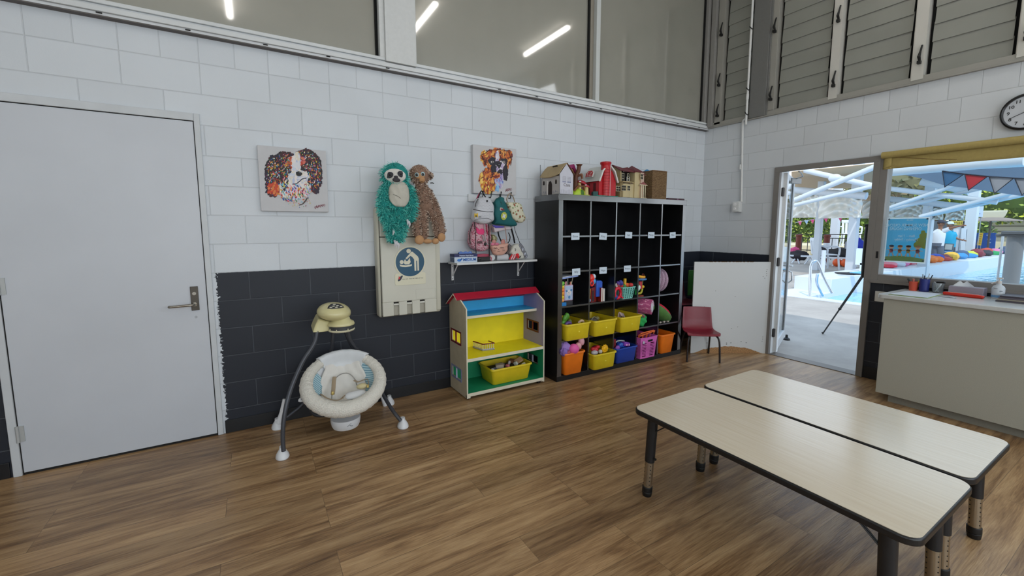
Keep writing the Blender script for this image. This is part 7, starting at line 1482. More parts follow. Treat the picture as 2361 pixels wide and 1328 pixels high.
m = MB(); m.prism([(yh, TZ0), (-.20, TZ0), (-.20, zev+.01), ((yh-.2)/2, zrg-.006), (yh, zev+.01)], frame((xa-.003, 0, 0), (0, 1, 0), (0, 0, 1)), .004); m.build('left_gable', CWd, dhz, smooth=False)
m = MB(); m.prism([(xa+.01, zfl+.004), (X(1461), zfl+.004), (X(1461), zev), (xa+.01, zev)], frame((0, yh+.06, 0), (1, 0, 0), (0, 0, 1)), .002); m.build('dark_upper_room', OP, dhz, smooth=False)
# roofs
ymid = (yh-.20)/2
m = MB(); ev = Z(395); rl = [(xa-.022, yh-.02, ev), (X(1461), yh-.02, ev-.006), (X(1461), ymid, zrg-.004), (X(1444), ymid, zrg-.022), (xa-.03, ymid, zrg+.006)]
m.add(rl, [(0, 1, 2, 3, 4)]); m.add([(xa-.022, -.18, ev), (X(1461), -.18, ev), (X(1461), ymid, zrg-.004), (X(1444), ymid, zrg-.022), (xa-.03, ymid, zrg+.006)], [(4, 3, 2, 1, 0)]); m.build('main_roof', MR, dhz, solid=.006, smooth=False)
m = MB(); xt = X(1469); zt2 = at(1469, 380, 'y', yh).z; q = [(X(1459), yh-.03, ev+.002), (X(1481), yh-.03, ev-.004), (X(1484), -.20, ev-.004), (X(1459), -.20, ev), (xt, ymid-.01, zt2)]
m.add(q, [(0, 1, 4), (1, 2, 4), (2, 3, 4), (3, 0, 4)]); m.build('tower_roof', MR, dhz, solid=.004, smooth=False)
m = MB(); m.prism([(X(1473), TZ0), (X(1480), TZ0), (X(1480), zev), (X(1473), zev)], frame((0, yh-.006, 0), (1, 0, 0), (0, 0, 1)), .02); m.build('right_wall', mat('#c4a898', .5), dhz, smooth=False)
# bay ground floor with windows
m = MB(); m.prism([(xa-.0, -.36), (X(1431.5), -.418), (X(1445), -.418), (X(1453), -.385)], Matrix.Translation((0, 0, TZ0)), zfl-TZ0-.012); m.build('bay_window_body', CW, dhz, bevel=.001)
m = MB(); m.prism([(xa-.012, -.36), (X(1429.5), -.428), (X(1447), -.428), (X(1459), -.39), (X(1459), -.30), (xa-.012, -.30)], Matrix.Translation((0, 0, zfl-.012)), .012); m.build('bay_roof_ledge', CWd, dhz, smooth=False)
m = MB()
for k in range(9): x_ = xa+.008+k*(X(1456)-xa)/9; m.box(x_, x_+.006, -.424+.003*max(0, k-6), -.418, zfl-.026, zfl-.012)
m.build('ledge_brackets', BRN, dhz, smooth=False)
def lattice(px0, px1, py0, py1, y, nx=2, nz=2, name='lattice_window'):
    x0_, x1_ = X(px0, y), X(px1, y); z0_, z1_ = Z(py1, (px0+px1)/2, y), Z(py0, (px0+px1)/2, y)
    m = MB(); m.box(x0_, x1_, y-.003, y, z0_, z1_); f = m.build(name, TR, dhz, smooth=False)
    m = MB(); g_ = .0035
    for i in range(nx):
        for j in range(nz): m.box(x0_+g_+(x1_-x0_-g_)*i/nx, x0_+(x1_-x0_-g_)*(i+1)/nx, y-.0038, y-.003, z0_+g_+(z1_-z0_-g_)*j/nz, z0_+(z1_-z0_-g_)*(j+1)/nz)
    m.build('dark_pane', OP, f, smooth=False)
lattice(1420, 1430, 429, 441, -.400); lattice(1433, 1443, 427, 440, -.419); lattice(1446, 1453, 428, 440, -.419)
lattice(1432.5, 1438, 399, 418, -.392, 1, 3, 'open_casement'); lattice(1445.5, 1449.5, 400, 418, -.405, 1, 3, 'open_casement'); lattice(1475.5, 1482, 401, 414, -.412, 2, 2)
m = MB(); m.box(X(1451), X(1457.5), -.345, -.343, Z(417), Z(406)); m.build('inner_white_window', mat('#d8d8dc', .5), dhz, smooth=False)
m = MB(); m.prism([(X(1473), Z(401)), (X(1484), Z(401)), (X(1481), Z(398.5)), (X(1475), Z(398.5))], frame((0, -.400, 0), (1, 0, 0), (0, 0, 1)), .014); m.build('window_hood', MR, dhz, smooth=False)
m = MB(); m.prism([(X(1469), Z(424.5)), (X(1487), Z(424.5)), (X(1478), Z(417.5))], frame((0, -.400, 0), (1, 0, 0), (0, 0, 1)), .020); m.build('porch_gable', mat('#8a4a48', .5), dhz, smooth=False)
m = MB(); m.box(X(1469), X(1487), -.422, -.40, Z(425.5), Z(424)); m.box(X(1473), X(1474.5), -.42, -.415, TZ0, Z(425)); m.box(X(1477.6), X(1479), -.42, -.415, TZ0, Z(425)); m.box(X(1482), X(1483), -.42, -.415, TZ0, Z(425)); m.box(X(1472), X(1486), -.424, -.40, TZ0, TZ0+.004); m.build('porch_posts', TR, dhz, smooth=False)
m = MB(); m.box(X(1474.5), X(1482), -.402, -.400, TZ0+.004, Z(425.5)); m.build('dark_doorway', OP, dhz, smooth=False)

# wicker basket
def wicker():
    mt_ = bpy.data.materials.new('wicker'); mt_.use_nodes = True; n, L, B = N(mt_); t = n.new('ShaderNodeTexCoord'); br = n.new('ShaderNodeTexBrick'); mp = n.new('ShaderNodeMapping'); mp.inputs['Rotation'].default_value = (R(90), 0, 0)
    ad = n.new('ShaderNodeVectorMath'); sp_ = n.new('ShaderNodeSeparateXYZ'); cb_ = n.new('ShaderNodeCombineXYZ'); L.new(t.outputs['Object'], sp_.inputs[0]); q = n.new('ShaderNodeMath'); q.operation = 'ADD'; L.new(sp_.outputs[0], q.inputs[0]); L.new(sp_.outputs[1], q.inputs[1]); L.new(q.outputs[0], cb_.inputs[0]); L.new(sp_.outputs[2], cb_.inputs[1])
    L.new(cb_.outputs[0], br.inputs['Vector']); br.inputs['Scale'].default_value = 1; br.inputs['Brick Width'].default_value = .013; br.inputs['Row Height'].default_value = .0075; br.inputs['Mortar Size'].default_value = .0014; br.inputs['Mortar Smooth'].default_value = .6
    br.inputs['Color1'].default_value = (*lin('#a3835a'), 1); br.inputs['Color2'].default_value = (*lin('#7f5f3a'), 1); br.inputs['Mortar'].default_value = (*lin('#2c1c10'), 1); L.new(br.outputs['Color'], B.inputs['Base Color']); B.inputs['Roughness'].default_value = .8
    bp = n.new('ShaderNodeBump'); bp.invert = True; bp.inputs['Distance'].default_value = .004; L.new(br.outputs['Fac'], bp.inputs['Height']); L.new(bp.outputs[0], B.inputs['Normal']); return mt_
wx0 = at(1503.5, 440, 'y', -.40).x; wx1 = at(1536.5, 440, 'y', -.40).x; wz = at(1504, 393, 'y', -.40).z
m = MB(); WK = wicker(); bk = thing('wicker_basket', ((wx0+wx1)/2, -.30, SZ), 'tall square wicker basket near the right end of the shelf top', 'basket')
th = .008; yb_ = -.262
m.box(wx0, wx1, -.40, -.40+th, TZ0, wz); m.box(wx0, wx1, yb_-th, yb_, TZ0, wz); m.box(wx0, wx0+th, -.40+th, yb_-th, TZ0, wz); m.box(wx1-th, wx1, -.40+th, yb_-th, TZ0, wz); m.box(wx0+th, wx1-th, -.40+th, yb_-th, TZ0, TZ0+th); m.build('woven_wall', WK, bk, smooth=False)
m = MB(); m.tube([(wx0+.003, -.397, wz), (wx1-.003, -.397, wz), (wx1-.003, yb_-.003, wz), (wx0+.003, yb_-.003, wz)], .007, 8, closed=True); m.build('braided_rim', mat('#6a4a2c', .8, noise=.3, scale=90), bk)
m = MB(); c = at(1494, 396, 'y', -.17); hz_ = (c.z+.03-TZ0)/2; m.ell((c.x+.01, -.150, TZ0+hz_), (.105, .02, hz_), nu=28, nv=14); loose('round_lid', m, mat('#2f78a8', .45), 'blue round plastic lid standing behind the wicker basket', 'disc')  # round blue lid stood on edge behind the basket
m = MB(); a = at(1538, 452, 'y', -.36); b = at(1576, 450, 'y', -.36); m.box(a.x, b.x, -.38, -.30, TZ0, TZ0+.022); T = None
o = loose('maroon_wallet', m, mat('#3c1020', .35), 'flat maroon case lying at the right end of the shelf top', 'case', bevel=.008)
m = MB(); p = at(1563, 449, 'y', -.38); m.box(p.x-.012, p.x+.012, -.3815, -.3803, TZ0+.006, TZ0+.018); m.build('grey_label', mat('#8a6a80', .5), o, smooth=False)
# ================================================================ outside: pool deck
def conc(a, b, sc=1.2):
    m = bpy.data.materials.new('concrete'); m.use_nodes = True; n, L, B = N(m); g = n.new('ShaderNodeNewGeometry'); t = n.new('ShaderNodeTexNoise'); t.inputs['Scale'].default_value = sc; t.inputs['Detail'].default_value = 8; t.inputs['Roughness'].default_value = .65; L.new(g.outputs['Position'], t.inputs['Vector'])
    r = n.new('ShaderNodeValToRGB'); e = r.color_ramp.elements; e[0].position = .32; e[0].color = (*lin(a), 1); e[1].position = .68; e[1].color = (*lin(b), 1); L.new(t.outputs['Fac'], r.inputs[0]); L.new(r.outputs[0], B.inputs['Base Color']); B.inputs['Roughness'].default_value = .75; return m
PWH = mat('#cfd6de', .45); STW = mat('#c3cbd3', .4)
m = MB(); GZ = FZ-.03
m.box(.19, 4.90, -30, 60, -.5, GZ); m.box(4.90, 90, 1.75, 60, -.5, GZ); struct(m.build('floor', conc('#958e87', '#b0a9a1'), smooth=False))
m = MB(); m.box(4.90, 5.22, -30, 1.75, -.5, GZ+.012); m.box(5.22, 6.27, .92, 1.75, -.5, GZ+.012); struct(m.build('trim_9', PWH, smooth=False))
def water():
    m = bpy.data.materials.new('pool_water'); m.use_nodes = True; n, L, B = N(m); g = n.new('ShaderNodeNewGeometry'); mp = n.new('ShaderNodeMapping'); mp.inputs['Scale'].default_value = (.8, 3, 1); L.new(g.outputs['Position'], mp.inputs[0]); t = n.new('ShaderNodeTexNoise'); t.inputs['Scale'].default_value = 1.6; t.inputs['Detail'].default_value = 3; L.new(mp.outputs[0], t.inputs['Vector'])
    B.inputs['Base Color'].default_value = (.17, .50, .74, 1); B.inputs['Roughness'].default_value = .06; bp = n.new('ShaderNodeBump'); bp.inputs['Strength'].default_value = .6; bp.inputs['Distance'].default_value = .08; L.new(t.outputs['Fac'], bp.inputs['Height']); L.new(bp.outputs[0], B.inputs['Normal']); return m
m = MB(); m.box(5.20, 60, -30, 1.0, -.6, GZ-.09); tag(m.build('pool_water', water(), smooth=False), 'pale blue rippled water of the outdoor swimming pool', 'water', kind='stuff')
m = MB(); m.box(6.25, 60, .95, 1.75, -.5, .33); struct(m.build('trim_10', PWH, bevel=.01))

def pole(name, p, q, r, label, cat='pole', col=None, n=14, group=None):
    m = MB(); m.tube([p, q], r, n); return loose(name, m, col or STW, label, cat, group=group)
def sqpost(px, py, X, wd, z1, label):
    p = at(px, py, 'x', X); m = MB(); m.box(X-wd/2, X+wd/2, p.y-wd/2, p.y+wd/2, GZ, z1); return loose('canopy_post', m, STW, label, 'post', bevel=.01, group='white canopy posts')
sqpost(1882, 600, 12.0, .19, 4.6, 'white canopy post behind the white plastic chair')
sqpost(1962, 600, 10.6, .22, 4.4, 'thick white canopy post right of the white chair, seen through the door')
sqpost(1926, 520, 19.0, .30, 3.4, 'farther white canopy post between two nearer posts')
sqpost(2134, 560, 12.5, .24, 4.2, 'white canopy post behind the blue poster on the window')
sqpost(2234, 560, 21.5, .34, 3.9, 'white canopy post right of the two people')
def rod(a, b, X, r, label, dX=0): return pole('roof_truss', at(*a, 'x', X), at(*b, 'x', X+dX), r, label, 'truss', group='white roof trusses over the pool')
rod((1833, 461), (2024, 382), 7.0, .062, 'long white truss tube rising to the right across the doorway')
rod((1833, 473), (2045, 421), 7.0, .048, 'lower white truss tube rising gently across the doorway')
rd3 = rod((1856, 393), (2013, 429), 8.0, .07, 'thick white truss tube sloping down to the right in the doorway')
rod((1833, 438), (1998, 452), 10.4, .11, 'horizontal white beam holding the clear curtain in the doorway')
rod((2030, 486), (2285, 399), 9.4, .048, 'grey white truss tube crossing left of the window middle')
rod((2030, 488), (2330, 418), 9.6, .048, 'second grey white truss tube just below the first, in the window')
rod((2120, 500), (2400, 427), 9.4, .05, 'truss tube rising right from behind the poster')
rod((2150, 494), (2420, 436), 9.6, .05, 'lowest truss tube rising to the right edge of the window')
rod((2043, 434), (2300, 466), 9.5, .065, 'pale blue beam sloping down across the window')
rod((2043, 458), (2228, 477), 12.4, .09, 'pale beam above the clear curtain in the window')
rod((2050, 395), (2361, 368), 6.0, .10, 'thick white beam directly under the yellow blind')
rod((2125, 418), (2236, 440), 11.0, .11, 'short white beam beneath the blue shade sail')
m = MB(); p = at(1925, 411, 'x', 7.95); m.ell(p, (.10, .15, .11)); m.build('truss_joint', STW, rd3)
# tan roof cloth and the blue sail
def sail(name, pts, col, label, cat='shade sail', th=.02, rough=.8, nn=10):
    m = MB(); A, B_, C_, D = pts
    m.grid(lambda u, v: A.lerp(B_, u).lerp(D.lerp(C_, u), v)+Vector((0, 0, -.12*math.sin(math.pi*u)*math.sin(math.pi*v))), nn, nn); return loose(name, m, mat(col, rough), label, cat, solid=th)
sail('roof_cloth', [at(1825, 396, 'x', 9), at(2030, 376, 'x', 9), at(2030, 432, 'x', 17), at(1825, 436, 'x', 17)], '#c3ad90', 'tan shade cloth roof seen through the top of the doorway')
sail('roof_cloth', [at(2034, 382, 'x', 9), at(2400, 350, 'x', 9), at(2400, 392, 'x', 15), at(2034, 402, 'x', 15)], '#d9d8da', 'pale shade cloth roof high behind the window')
P = [at(*q, 'x', 8.6) for q in ((2066, 399), (2172, 394), (2400, 383), (2400, 458), (2292, 443), (2240, 435), (2176, 427), (2128, 412))]
m = MB(); n_ = len(P); m.add(P+[p+Vector((.03, 0, 0)) for p in P], [tuple(range(n_)), tuple(range(2*n_-1, n_-1, -1))]+[(i, n_+i, n_+(i+1) % n_, (i+1) % n_) for i in range(n_)]); loose('blue_shade_sail', m, mat('#54687e', .8, noise=.08, scale=1), 'slate blue shade sail hanging behind the bunting', 'shade sail', smooth=False)
# bunting
cvb = Conv(2040, 340, .13596)
for i, (tri, c, lb) in enumerate((([(978, 400), (1350, 450), (1018, 672)], '#3f6f9c', 'blue triangular bunting flag, leftmost in the window'), ([(1355, 448), (1750, 490), (1420, 728)], '#c8303c', 'red triangular bunting flag'), ([(1772, 498), (2192, 520), (1862, 780)], '#a8a9b2', 'grey white bunting flag right of the red one'), ([(2205, 522), (2600, 545), (2330, 812)], '#a2a4ae', 'grey white bunting flag cut by the right edge of the view'))):
    P = [at(*cvb(*q), 'x', 2.0) for q in tri]; m = MB(); m.add(P+[p+Vector((.006, 0, 0)) for p in P], [(0, 1, 2), (5, 4, 3), (0, 3, 4, 1), (1, 4, 5, 2), (2, 5, 3, 0)]); f_ = loose('bunting_flag', m, mat(c, .7), lb, 'flag', smooth=False, group='bunting across the window')
    m = MB(); m.tube([p+Vector((-.004, 0, 0)) for p in P], .008, 5, closed=True); m.build('dark_hem', mat('#22283a', .8), f_)
m = MB(); m.tube([at(*cvb(*q), 'x', 2.0) for q in ((170, 436), (560, 470), (980, 400), (1350, 450), (1750, 490), (2200, 520), (2600, 540))][2:], .007, 5); loose('bunting_string', m, mat('#1e2434', .8), 'dark string carrying the bunting flags', 'string')
for i, (px, py, c) in enumerate(((1844, 514, '#e26a94'), (1859, 512, '#aac8e4'), (1873, 510, '#e0558c'), (1904, 507, '#e05a8c'), (1937, 505, '#e2608e'))):
    P = [at(px+dx, py+dy, 'x', 13) for dx, dy in ((-5, -4), (5, -5), (1, 6))]; m = MB(); m.add(P+[p+Vector((.01, 0, 0)) for p in P], [(0, 1, 2), (5, 4, 3), (0, 3, 4, 1), (1, 4, 5, 2), (2, 5, 3, 0)]); loose('pennant', m, mat(c, .7), ['pink pennant nearest the open door leaf', 'pale blue pennant between two pink ones', 'pink pennant just left of the first post', 'pink pennant between the two front posts', 'pink pennant farthest right in the doorway'][i], 'pennant', smooth=False, group='small pennants over the hedge')
m = MB(); m.tube([at(*q, 'x', 13) for q in ((1834, 513), (1880, 505), (1912, 501), (1985, 503))], .01, 5); loose('pennant_string', m, PWH, 'thin white string holding the small pennants', 'string')
# clear plastic curtains
def curtain(px0, px1, pya, pyb, X, label, seed):
    y0_ = at(px0, pya, 'x', X).y; y1_ = at(px1, pya, 'x', X).y; za = at((px0+px1)/2, pya, 'x', X).z; zb_ = at((px0+px1)/2, pyb, 'x', X).z
    def g(u, v):
        sag = (.35*math.sin(math.pi*u)); w_ = .09*math.sin(9*(v+sag*1.1)*2.2+seed)*math.sin(math.pi*u)**.7+.03*math.sin(31*u+13*v+seed)
        return Vector((X+w_, y0_+(y1_-y0_)*u, za+(zb_-za)*v))
    m = MB(); m.grid(g, 44, 34); mt = mat('#dedcd4', .25, 0, .6, name='clear_curtain'); return loose('plastic_curtain', m, mt, label, 'curtain', solid=.005, ang=180)
curtain(1826, 1887, 440, 502, 10.45, 'glossy wrinkled plastic curtain left of the first post', 0); curtain(1890, 1990, 447, 503, 10.45, 'glossy wrinkled plastic curtain between the two front posts', 2)
curtain(1990, 2064, 461, 503, 12.4, 'narrow piece of plastic curtain behind the door jamb', 4); curtain(2062, 2129, 464, 500, 12.45, 'wrinkled plastic curtain behind the top of the blue poster', 1); curtain(2138, 2178, 469, 507, 12.45, 'wrinkled plastic curtain over the man in the white shirt', 3); curtain(2182, 2226, 474, 507, 12.45, 'wrinkled plastic curtain over the person in turquoise', 5)
# hedge, trees, wall beyond
def leaves(name, boxes, cols, n_, sz, label, cat, seed, round_=False, kind=None):
    r = random.Random(seed); m = MB(); cs = [mat(c, .8) for c in cols]
    for (c, d) in boxes:
        c = Vector(c)
        if round_: m.ell(c, (d[0]*.42, d[1]*.42, d[2]*.42), nu=14, nv=8, m=0)
        else: m.box(c.x-d[0]*.4, c.x+d[0]*.4, c.y-d[1]*.49, c.y+d[1]*.49, c.z-d[2]*.46, c.z+d[2]*.44, 0)
        for _ in range(n_):
            q = Vector((r.uniform(-.5, .5), r.uniform(-.5, .5), r.uniform(-.5, .5)))
            if round_: q = q.normalized()*r.uniform(.38, .5)
            else: q.x = -abs(q.x)*.25-.36 if r.random() < .75 else q.x; q.z = q.z if r.random() < .8 else .48
            p = c+Vector((q.x*d[0], q.y*d[1], q.z*d[2])); a = Vector((r.uniform(-1, 1), r.uniform(-1, 1), r.uniform(-1, 1))).normalized()*sz; b = a.orthogonal().normalized()*sz*.6
            o = len(m.v); m.v += [tuple(p-a), tuple(p+b), tuple(p+a), tuple(p-b)]; m.f.append((o, o+1, o+2, o+3)); m.m.append(r.randrange(len(cols)))
    return loose(name, m, cs, label, cat, smooth=False)
GR = ['#41571f', '#6c8430', '#93a548', '#2c3d1a', '#b3bc6a']
yA, yB_ = at(1820, 520, 'x', 26).y, at(2010, 520, 'x', 26).y
leaves('hedge', [((26, (yA+yB_)/2, 1.42), (1.6, abs(yA-yB_)+3, 1.75))], GR, 1500, .13, 'long green hedge behind the pool fence, seen through the doorway', 'hedge', 1)
yA, yB_ = at(2040, 560, 'x', 30).y, at(2240, 560, 'x', 30).y
leaves('tree', [(at(2290, 455, 'x', 40), (4, 9, 2.6)), (at(2350, 462, 'x', 40), (4, 8, 3.4))], GR+['#c4c83c'], 1500, .15, 'yellow green tree crown above the cream building', 'tree', 2, True)
leaves('tree', [(at(2248, 545, 'x', 30), (2, 1.6, 3.2))], GR[:4], 400, .12, 'dark green shrub beside the cream building', 'shrub', 3, True)
leaves('tree', [(at(1860, 500, 'x', 45), (5, 16, 5)), (at(1960, 500, 'x', 45), (5, 16, 5))], ['#5c4c34', '#7c6a48', '#43492c'], 500, .35, 'brownish tree band behind the hedge', 'tree', 4, True)
leaves('tree', [(at(2085, 440, 'x', 50), (6, 12, 5.6)), (at(2180, 452, 'x', 50), (6, 14, 5.2))], ['#6c6a4c', '#858052', '#4c5230'], 600, .4, 'olive hillside trees seen between the trusses', 'tree', 5, True)
m = MB(); y0_ = at(2256, 560, 'x', 42).y; y1_ = at(2420, 560, 'x', 42).y; zt_ = at(2300, 474, 'x', 42).z; m.box(42, 46, y0_, y1_, 0, zt_); b_ = loose('cream_building', m, mat('#d8d2bf', .7), 'long cream building beyond the pool', 'building', smooth=False)
m = MB(); 
for k in range(5): zz = .8+(zt_-1.2)*k/5; m.box(41.97, 42, y0_-.2, y1_, zz, zz+.09)
m.build('wall_battens', mat('#8a8478', .7), b_, smooth=False)
m = MB(); y0_ = at(2140, 560, 'x', 24).y; y1_ = at(2232, 560, 'x', 24).y; m.box(24, 24.3, y0_, y1_, 0, at(2180, 509, 'x', 24).z); loose('dark_shed_wall', m, mat('#4b5661', .8, noise=.3, scale=1.5), 'dark grey wall behind the two people', 'wall', smooth=False)
# far low wall + fence
m = MB(); m.box(20.5, 40, 4, 36, GZ, .55); struct(m.build('trim_11', mat('#cbbf9e', .8), smooth=False))
fx = 18.0; ya_, yb_ = at(1826, 570, 'x', fx).y, at(2012, 570, 'x', fx).y
fn_ = thing('pool_fence', (fx, (ya_+yb_)/2, GZ), 'black metal pool fence running behind the bench', 'fence'); m = MB()
for z in (.42, 1.02, 1.20): m.box(fx-.02, fx+.02, yb_, ya_, z-.02, z+.02)
m.build('rails', M_black, fn_, smooth=False); m = MB(); k = yb_
while k < ya_: m.box(fx-.012, fx+.012, k-.012, k+.012, GZ, 1.02); k += .26
m.build('bars', mat('#3a3a3c', .6), fn_, smooth=False)
for px, pt in ((1840, 549), (1905, 549)):
    p = at(px, 575, 'x', 16); m = MB(); m.lathe([(0, 0), (.11, 0), (.11, 1.1), (.13, 1.12), (.13, 1.2), (0, 1.22)], (16, p.y, GZ), n=16); loose('bollard', m, mat('#6a2a1e', .6), 'dark red brown bollard '+('nearest the open door leaf' if px == 1840 else 'between the two front posts'), 'bollard')
    if px == 1905: m = MB(); m.lathe([(.112, .45), (.114, .46), (.114, .85), (.112, .86)], (16, p.y, GZ), n=16, cap=False); m.build('white_sleeve', PWH, bpy.data.objects[-1] if False else [o for o in COL.objects if o.name.startswith('bollard')][-1])
# bench and bags
bnx = 14.6; yb0_, yb1_ = at(1990, 590, 'x', bnx).y, at(1826, 590, 'x', bnx).y
bz = at(1950, 593, 'x', bnx).z; be = thing('white_bench', (bnx, (yb0_+yb1_)/2, GZ), 'long white bench holding the bags at the pool side', 'bench'); m = MB(); m.box(bnx-.22, bnx+.22, yb0_, yb1_, bz-.07, bz); m.build('seat', PWH, be, bevel=.01)
for k in range(5):
    y = yb0_+(yb1_-yb0_)*(k+.5)/5; m = MB(); m.tube([(bnx-.18, y-.15, GZ), (bnx-.12, y, bz-.07)], .03, 8); m.tube([(bnx-.18, y+.15, GZ), (bnx-.12, y, bz-.07)], .03, 8); m.build('leg', PWH, be)
def lump(px, py, X, r, col, label, name='sports_bag', cat='bag', seed=0, rough=.7):
    p = at(px, py, 'x', X+.12*(seed % 3)-.1); r = tuple(q*.85 for q in r); m = MB(); s_ = seed*1.7; m.ell(p, r, nu=18, nv=12, fn=lambda q: q*(1+.12*math.sin(4*q.x+5*q.z+s_)+.08*math.sin(9*q.y+s_))); return loose(name, m, mat(col, rough, noise=.1, scale=3), label, cat)
for i, a in enumerate([(1843, 588, (.2, .42, .25), '#1c1820', 'black and pink bag on the bench left of the first post'), (1832, 578, (.15, .25, .18), '#c8487c', 'pink bag at the door leaf'), (1890, 583, (.2, .3, .3), '#262630', 'dark folded pushchair beside the white chair', ), (1915, 588, (.2, .5, .14), '#23252c', 'dark towel pile right of the white chair'), (1940, 583, (.2, .62, .25), '#1a1b20', 'large black sports bag on the bench'), (1960, 586, (.2, .4, .12), '#7fb0dc', 'light blue towel beside the black sports bag'), (1974, 572, (.2, .34, .42), '#2338b0', 'bright blue backpack at the right end of the bench'), (1962, 568, (.15, .22, .34), '#8a8f9a', 'grey backpack leaning on the blue backpack')]):
    lump(a[0], a[1], bnx+.05, a[2], a[3], a[4], seed=i)
for i, px in enumerate((1931, 1939, 1950)): p = at(px, 600, 'x', 14.3); m = MB(); m.ell((14.3, p.y, GZ+.155+.06), .155 if i != 1 else .14, nu=18, nv=12); m.v = [(v[0]+(i == 1)*.35, v[1], v[2]-.06) for v in m.v]; loose('orange_ball', m, mat('#d8551c', .5), ['leftmost orange ball under the bench', 'middle orange ball under the bench', 'rightmost orange ball under the bench'][i], 'ball')
# white plastic chair by the pool
def patio_chair(loc, rz, label, sc=1):
    c = thing('plastic_chair', loc, label, 'chair', rz=rz); T_ = Matrix.Scale(sc, 4)
    m = MB(); m.box(-.24, .24, -.22, .24, .42, .45, 0, T_); m.build('seat', PWH, c, world=False, bevel=.01)
    m = MB()
    for k in range(5): x = -.2+.1*k; m.box(x-.035, x+.035, .235, .26, .45, .86, 0, T_ @ Matrix.Rotation(R(-10), 4, 'X') @ Matrix.Translation((0, -.07, .03)))
    m.box(-.25, .25, .30, .33, .82, .92, 0, T_); m.build('backrest', PWH, c, world=False, bevel=.008)
    for s1 in (-1, 1):
        for s2 in (-1, 1): m = MB(); m.tube([T_ @ Vector((s1*.25, s2*.24, 0)), T_ @ Vector((s1*.22, s2*.20, .43))], .025*sc, 8); m.build('leg', PWH, c, world=False)
        m = MB(); m.tube(bez([T_ @ Vector(q) for q in ((s1*.25, -.20, .43), (s1*.26, -.20, .62), (s1*.26, -.10, .67), (s1*.26, .26, .68))], 5), .025*sc, 8); m.build('armrest', PWH, c, world=False)
    return c
p = at(1903, 618, 'z', GZ); patio_chair((12.6, at(1903, 600, 'x', 12.6).y, GZ), R(55), 'white plastic armchair standing by the pool, seen through the door', 1.25)
patio_chair((22, at(1962, 540, 'x', 22).y, .55), R(-60), 'white plastic lounge chair on the raised lawn behind the fence', 1.5)
# pool ladder
CHR = mat('#c4cad2', .15, .9)
ld = thing('pool_ladder', (5.2, .9, GZ), 'chrome pool ladder with two curved hand rails', 'ladder')
for k, pts in enumerate((((1867, 684), (1868, 640), (1870, 612), (1878, 602), (1886, 606), (1900, 640), (1919, 676)), ((1885, 632), (1883, 650), (1890, 668), (1898, 682)))):
    m = MB(); m.tube(bez([at(*q, 'x', 5.25+.05*i*(k+1)) for i, q in enumerate(pts)], 6), .027, 10); m.build('hand_rail', CHR, ld)
lump(1960, 631, 8.1, (.5, .35, .035), '#15171c', 'flat black kickboard bag on the raised pool edge', 'kickboard', 'kickboard'); lump(1980, 631, 8.1, (.3, .20, .06), '#6cb4dc', 'pale blue swim board on the raised pool edge', 'kickboard', 'kickboard', 1)
p = at(1895, 640, 'x', 7.6); pole('starting_post', Vector((7.6, p.y, .33)), Vector((7.6, p.y, at(1897, 577, 'x', 7.6).z)), .05, 'pale blue square post standing on the raised pool edge')
p = at(1984, 618, 'x', 9.0); m = MB(); m.box(9.0, 9.05, p.y-.13, p.y+.13, .50, at(1986, 573, 'x', 9).z); m.box(9, 9.04, p.y-.02, p.y+.02, .33, .55); loose('depth_marker', m, mat('#cfe0ea', .5), 'tall pale marker board standing on the raised pool edge', 'sign', smooth=False)
# camera tripod leaning at the door jamb
tr = thing('black_tripod', (1.0, -1.4, GZ), 'black tripod standing just outside the door with one leg stretched out', 'tripod')
f0 = at(1897, 769, 'z', GZ+.005); q1 = at(1989, 636, 'x', .42); m = MB(); md_ = f0.lerp(q1, .50); m.tube([f0, md_], .009, 10); m.tube([md_, q1], .013, 10); m.ell(f0+Vector((0, 0, .012)), (.016, .016, .014)); m.ell(md_, .018, nu=10, nv=8); m.build('leg', M_black, tr)
m = MB(); m.tube([at(1991, 640, 'x', .40), at(1997, 585, 'x', .40), at(2003, 522, 'x', .40)], [.024, .032, .030], 12); m.build('folded_body', M_black, tr)
m = MB(); a = at(1995, 640, 'x', .42); m.tube([a, Vector((.55, -1.86, GZ))], .011, 8); m.build('leg', M_black, tr); m = MB(); m.tube([a, Vector((.36, -1.93, GZ))], .011, 8); m.build('leg', M_black, tr)
m = MB(); p = at(2003, 520, 'x', .4); m.cbox((p.x, p.y, p.z), (.05, .05, .03)); m.build('tripod_head', M_black, tr, bevel=.004)

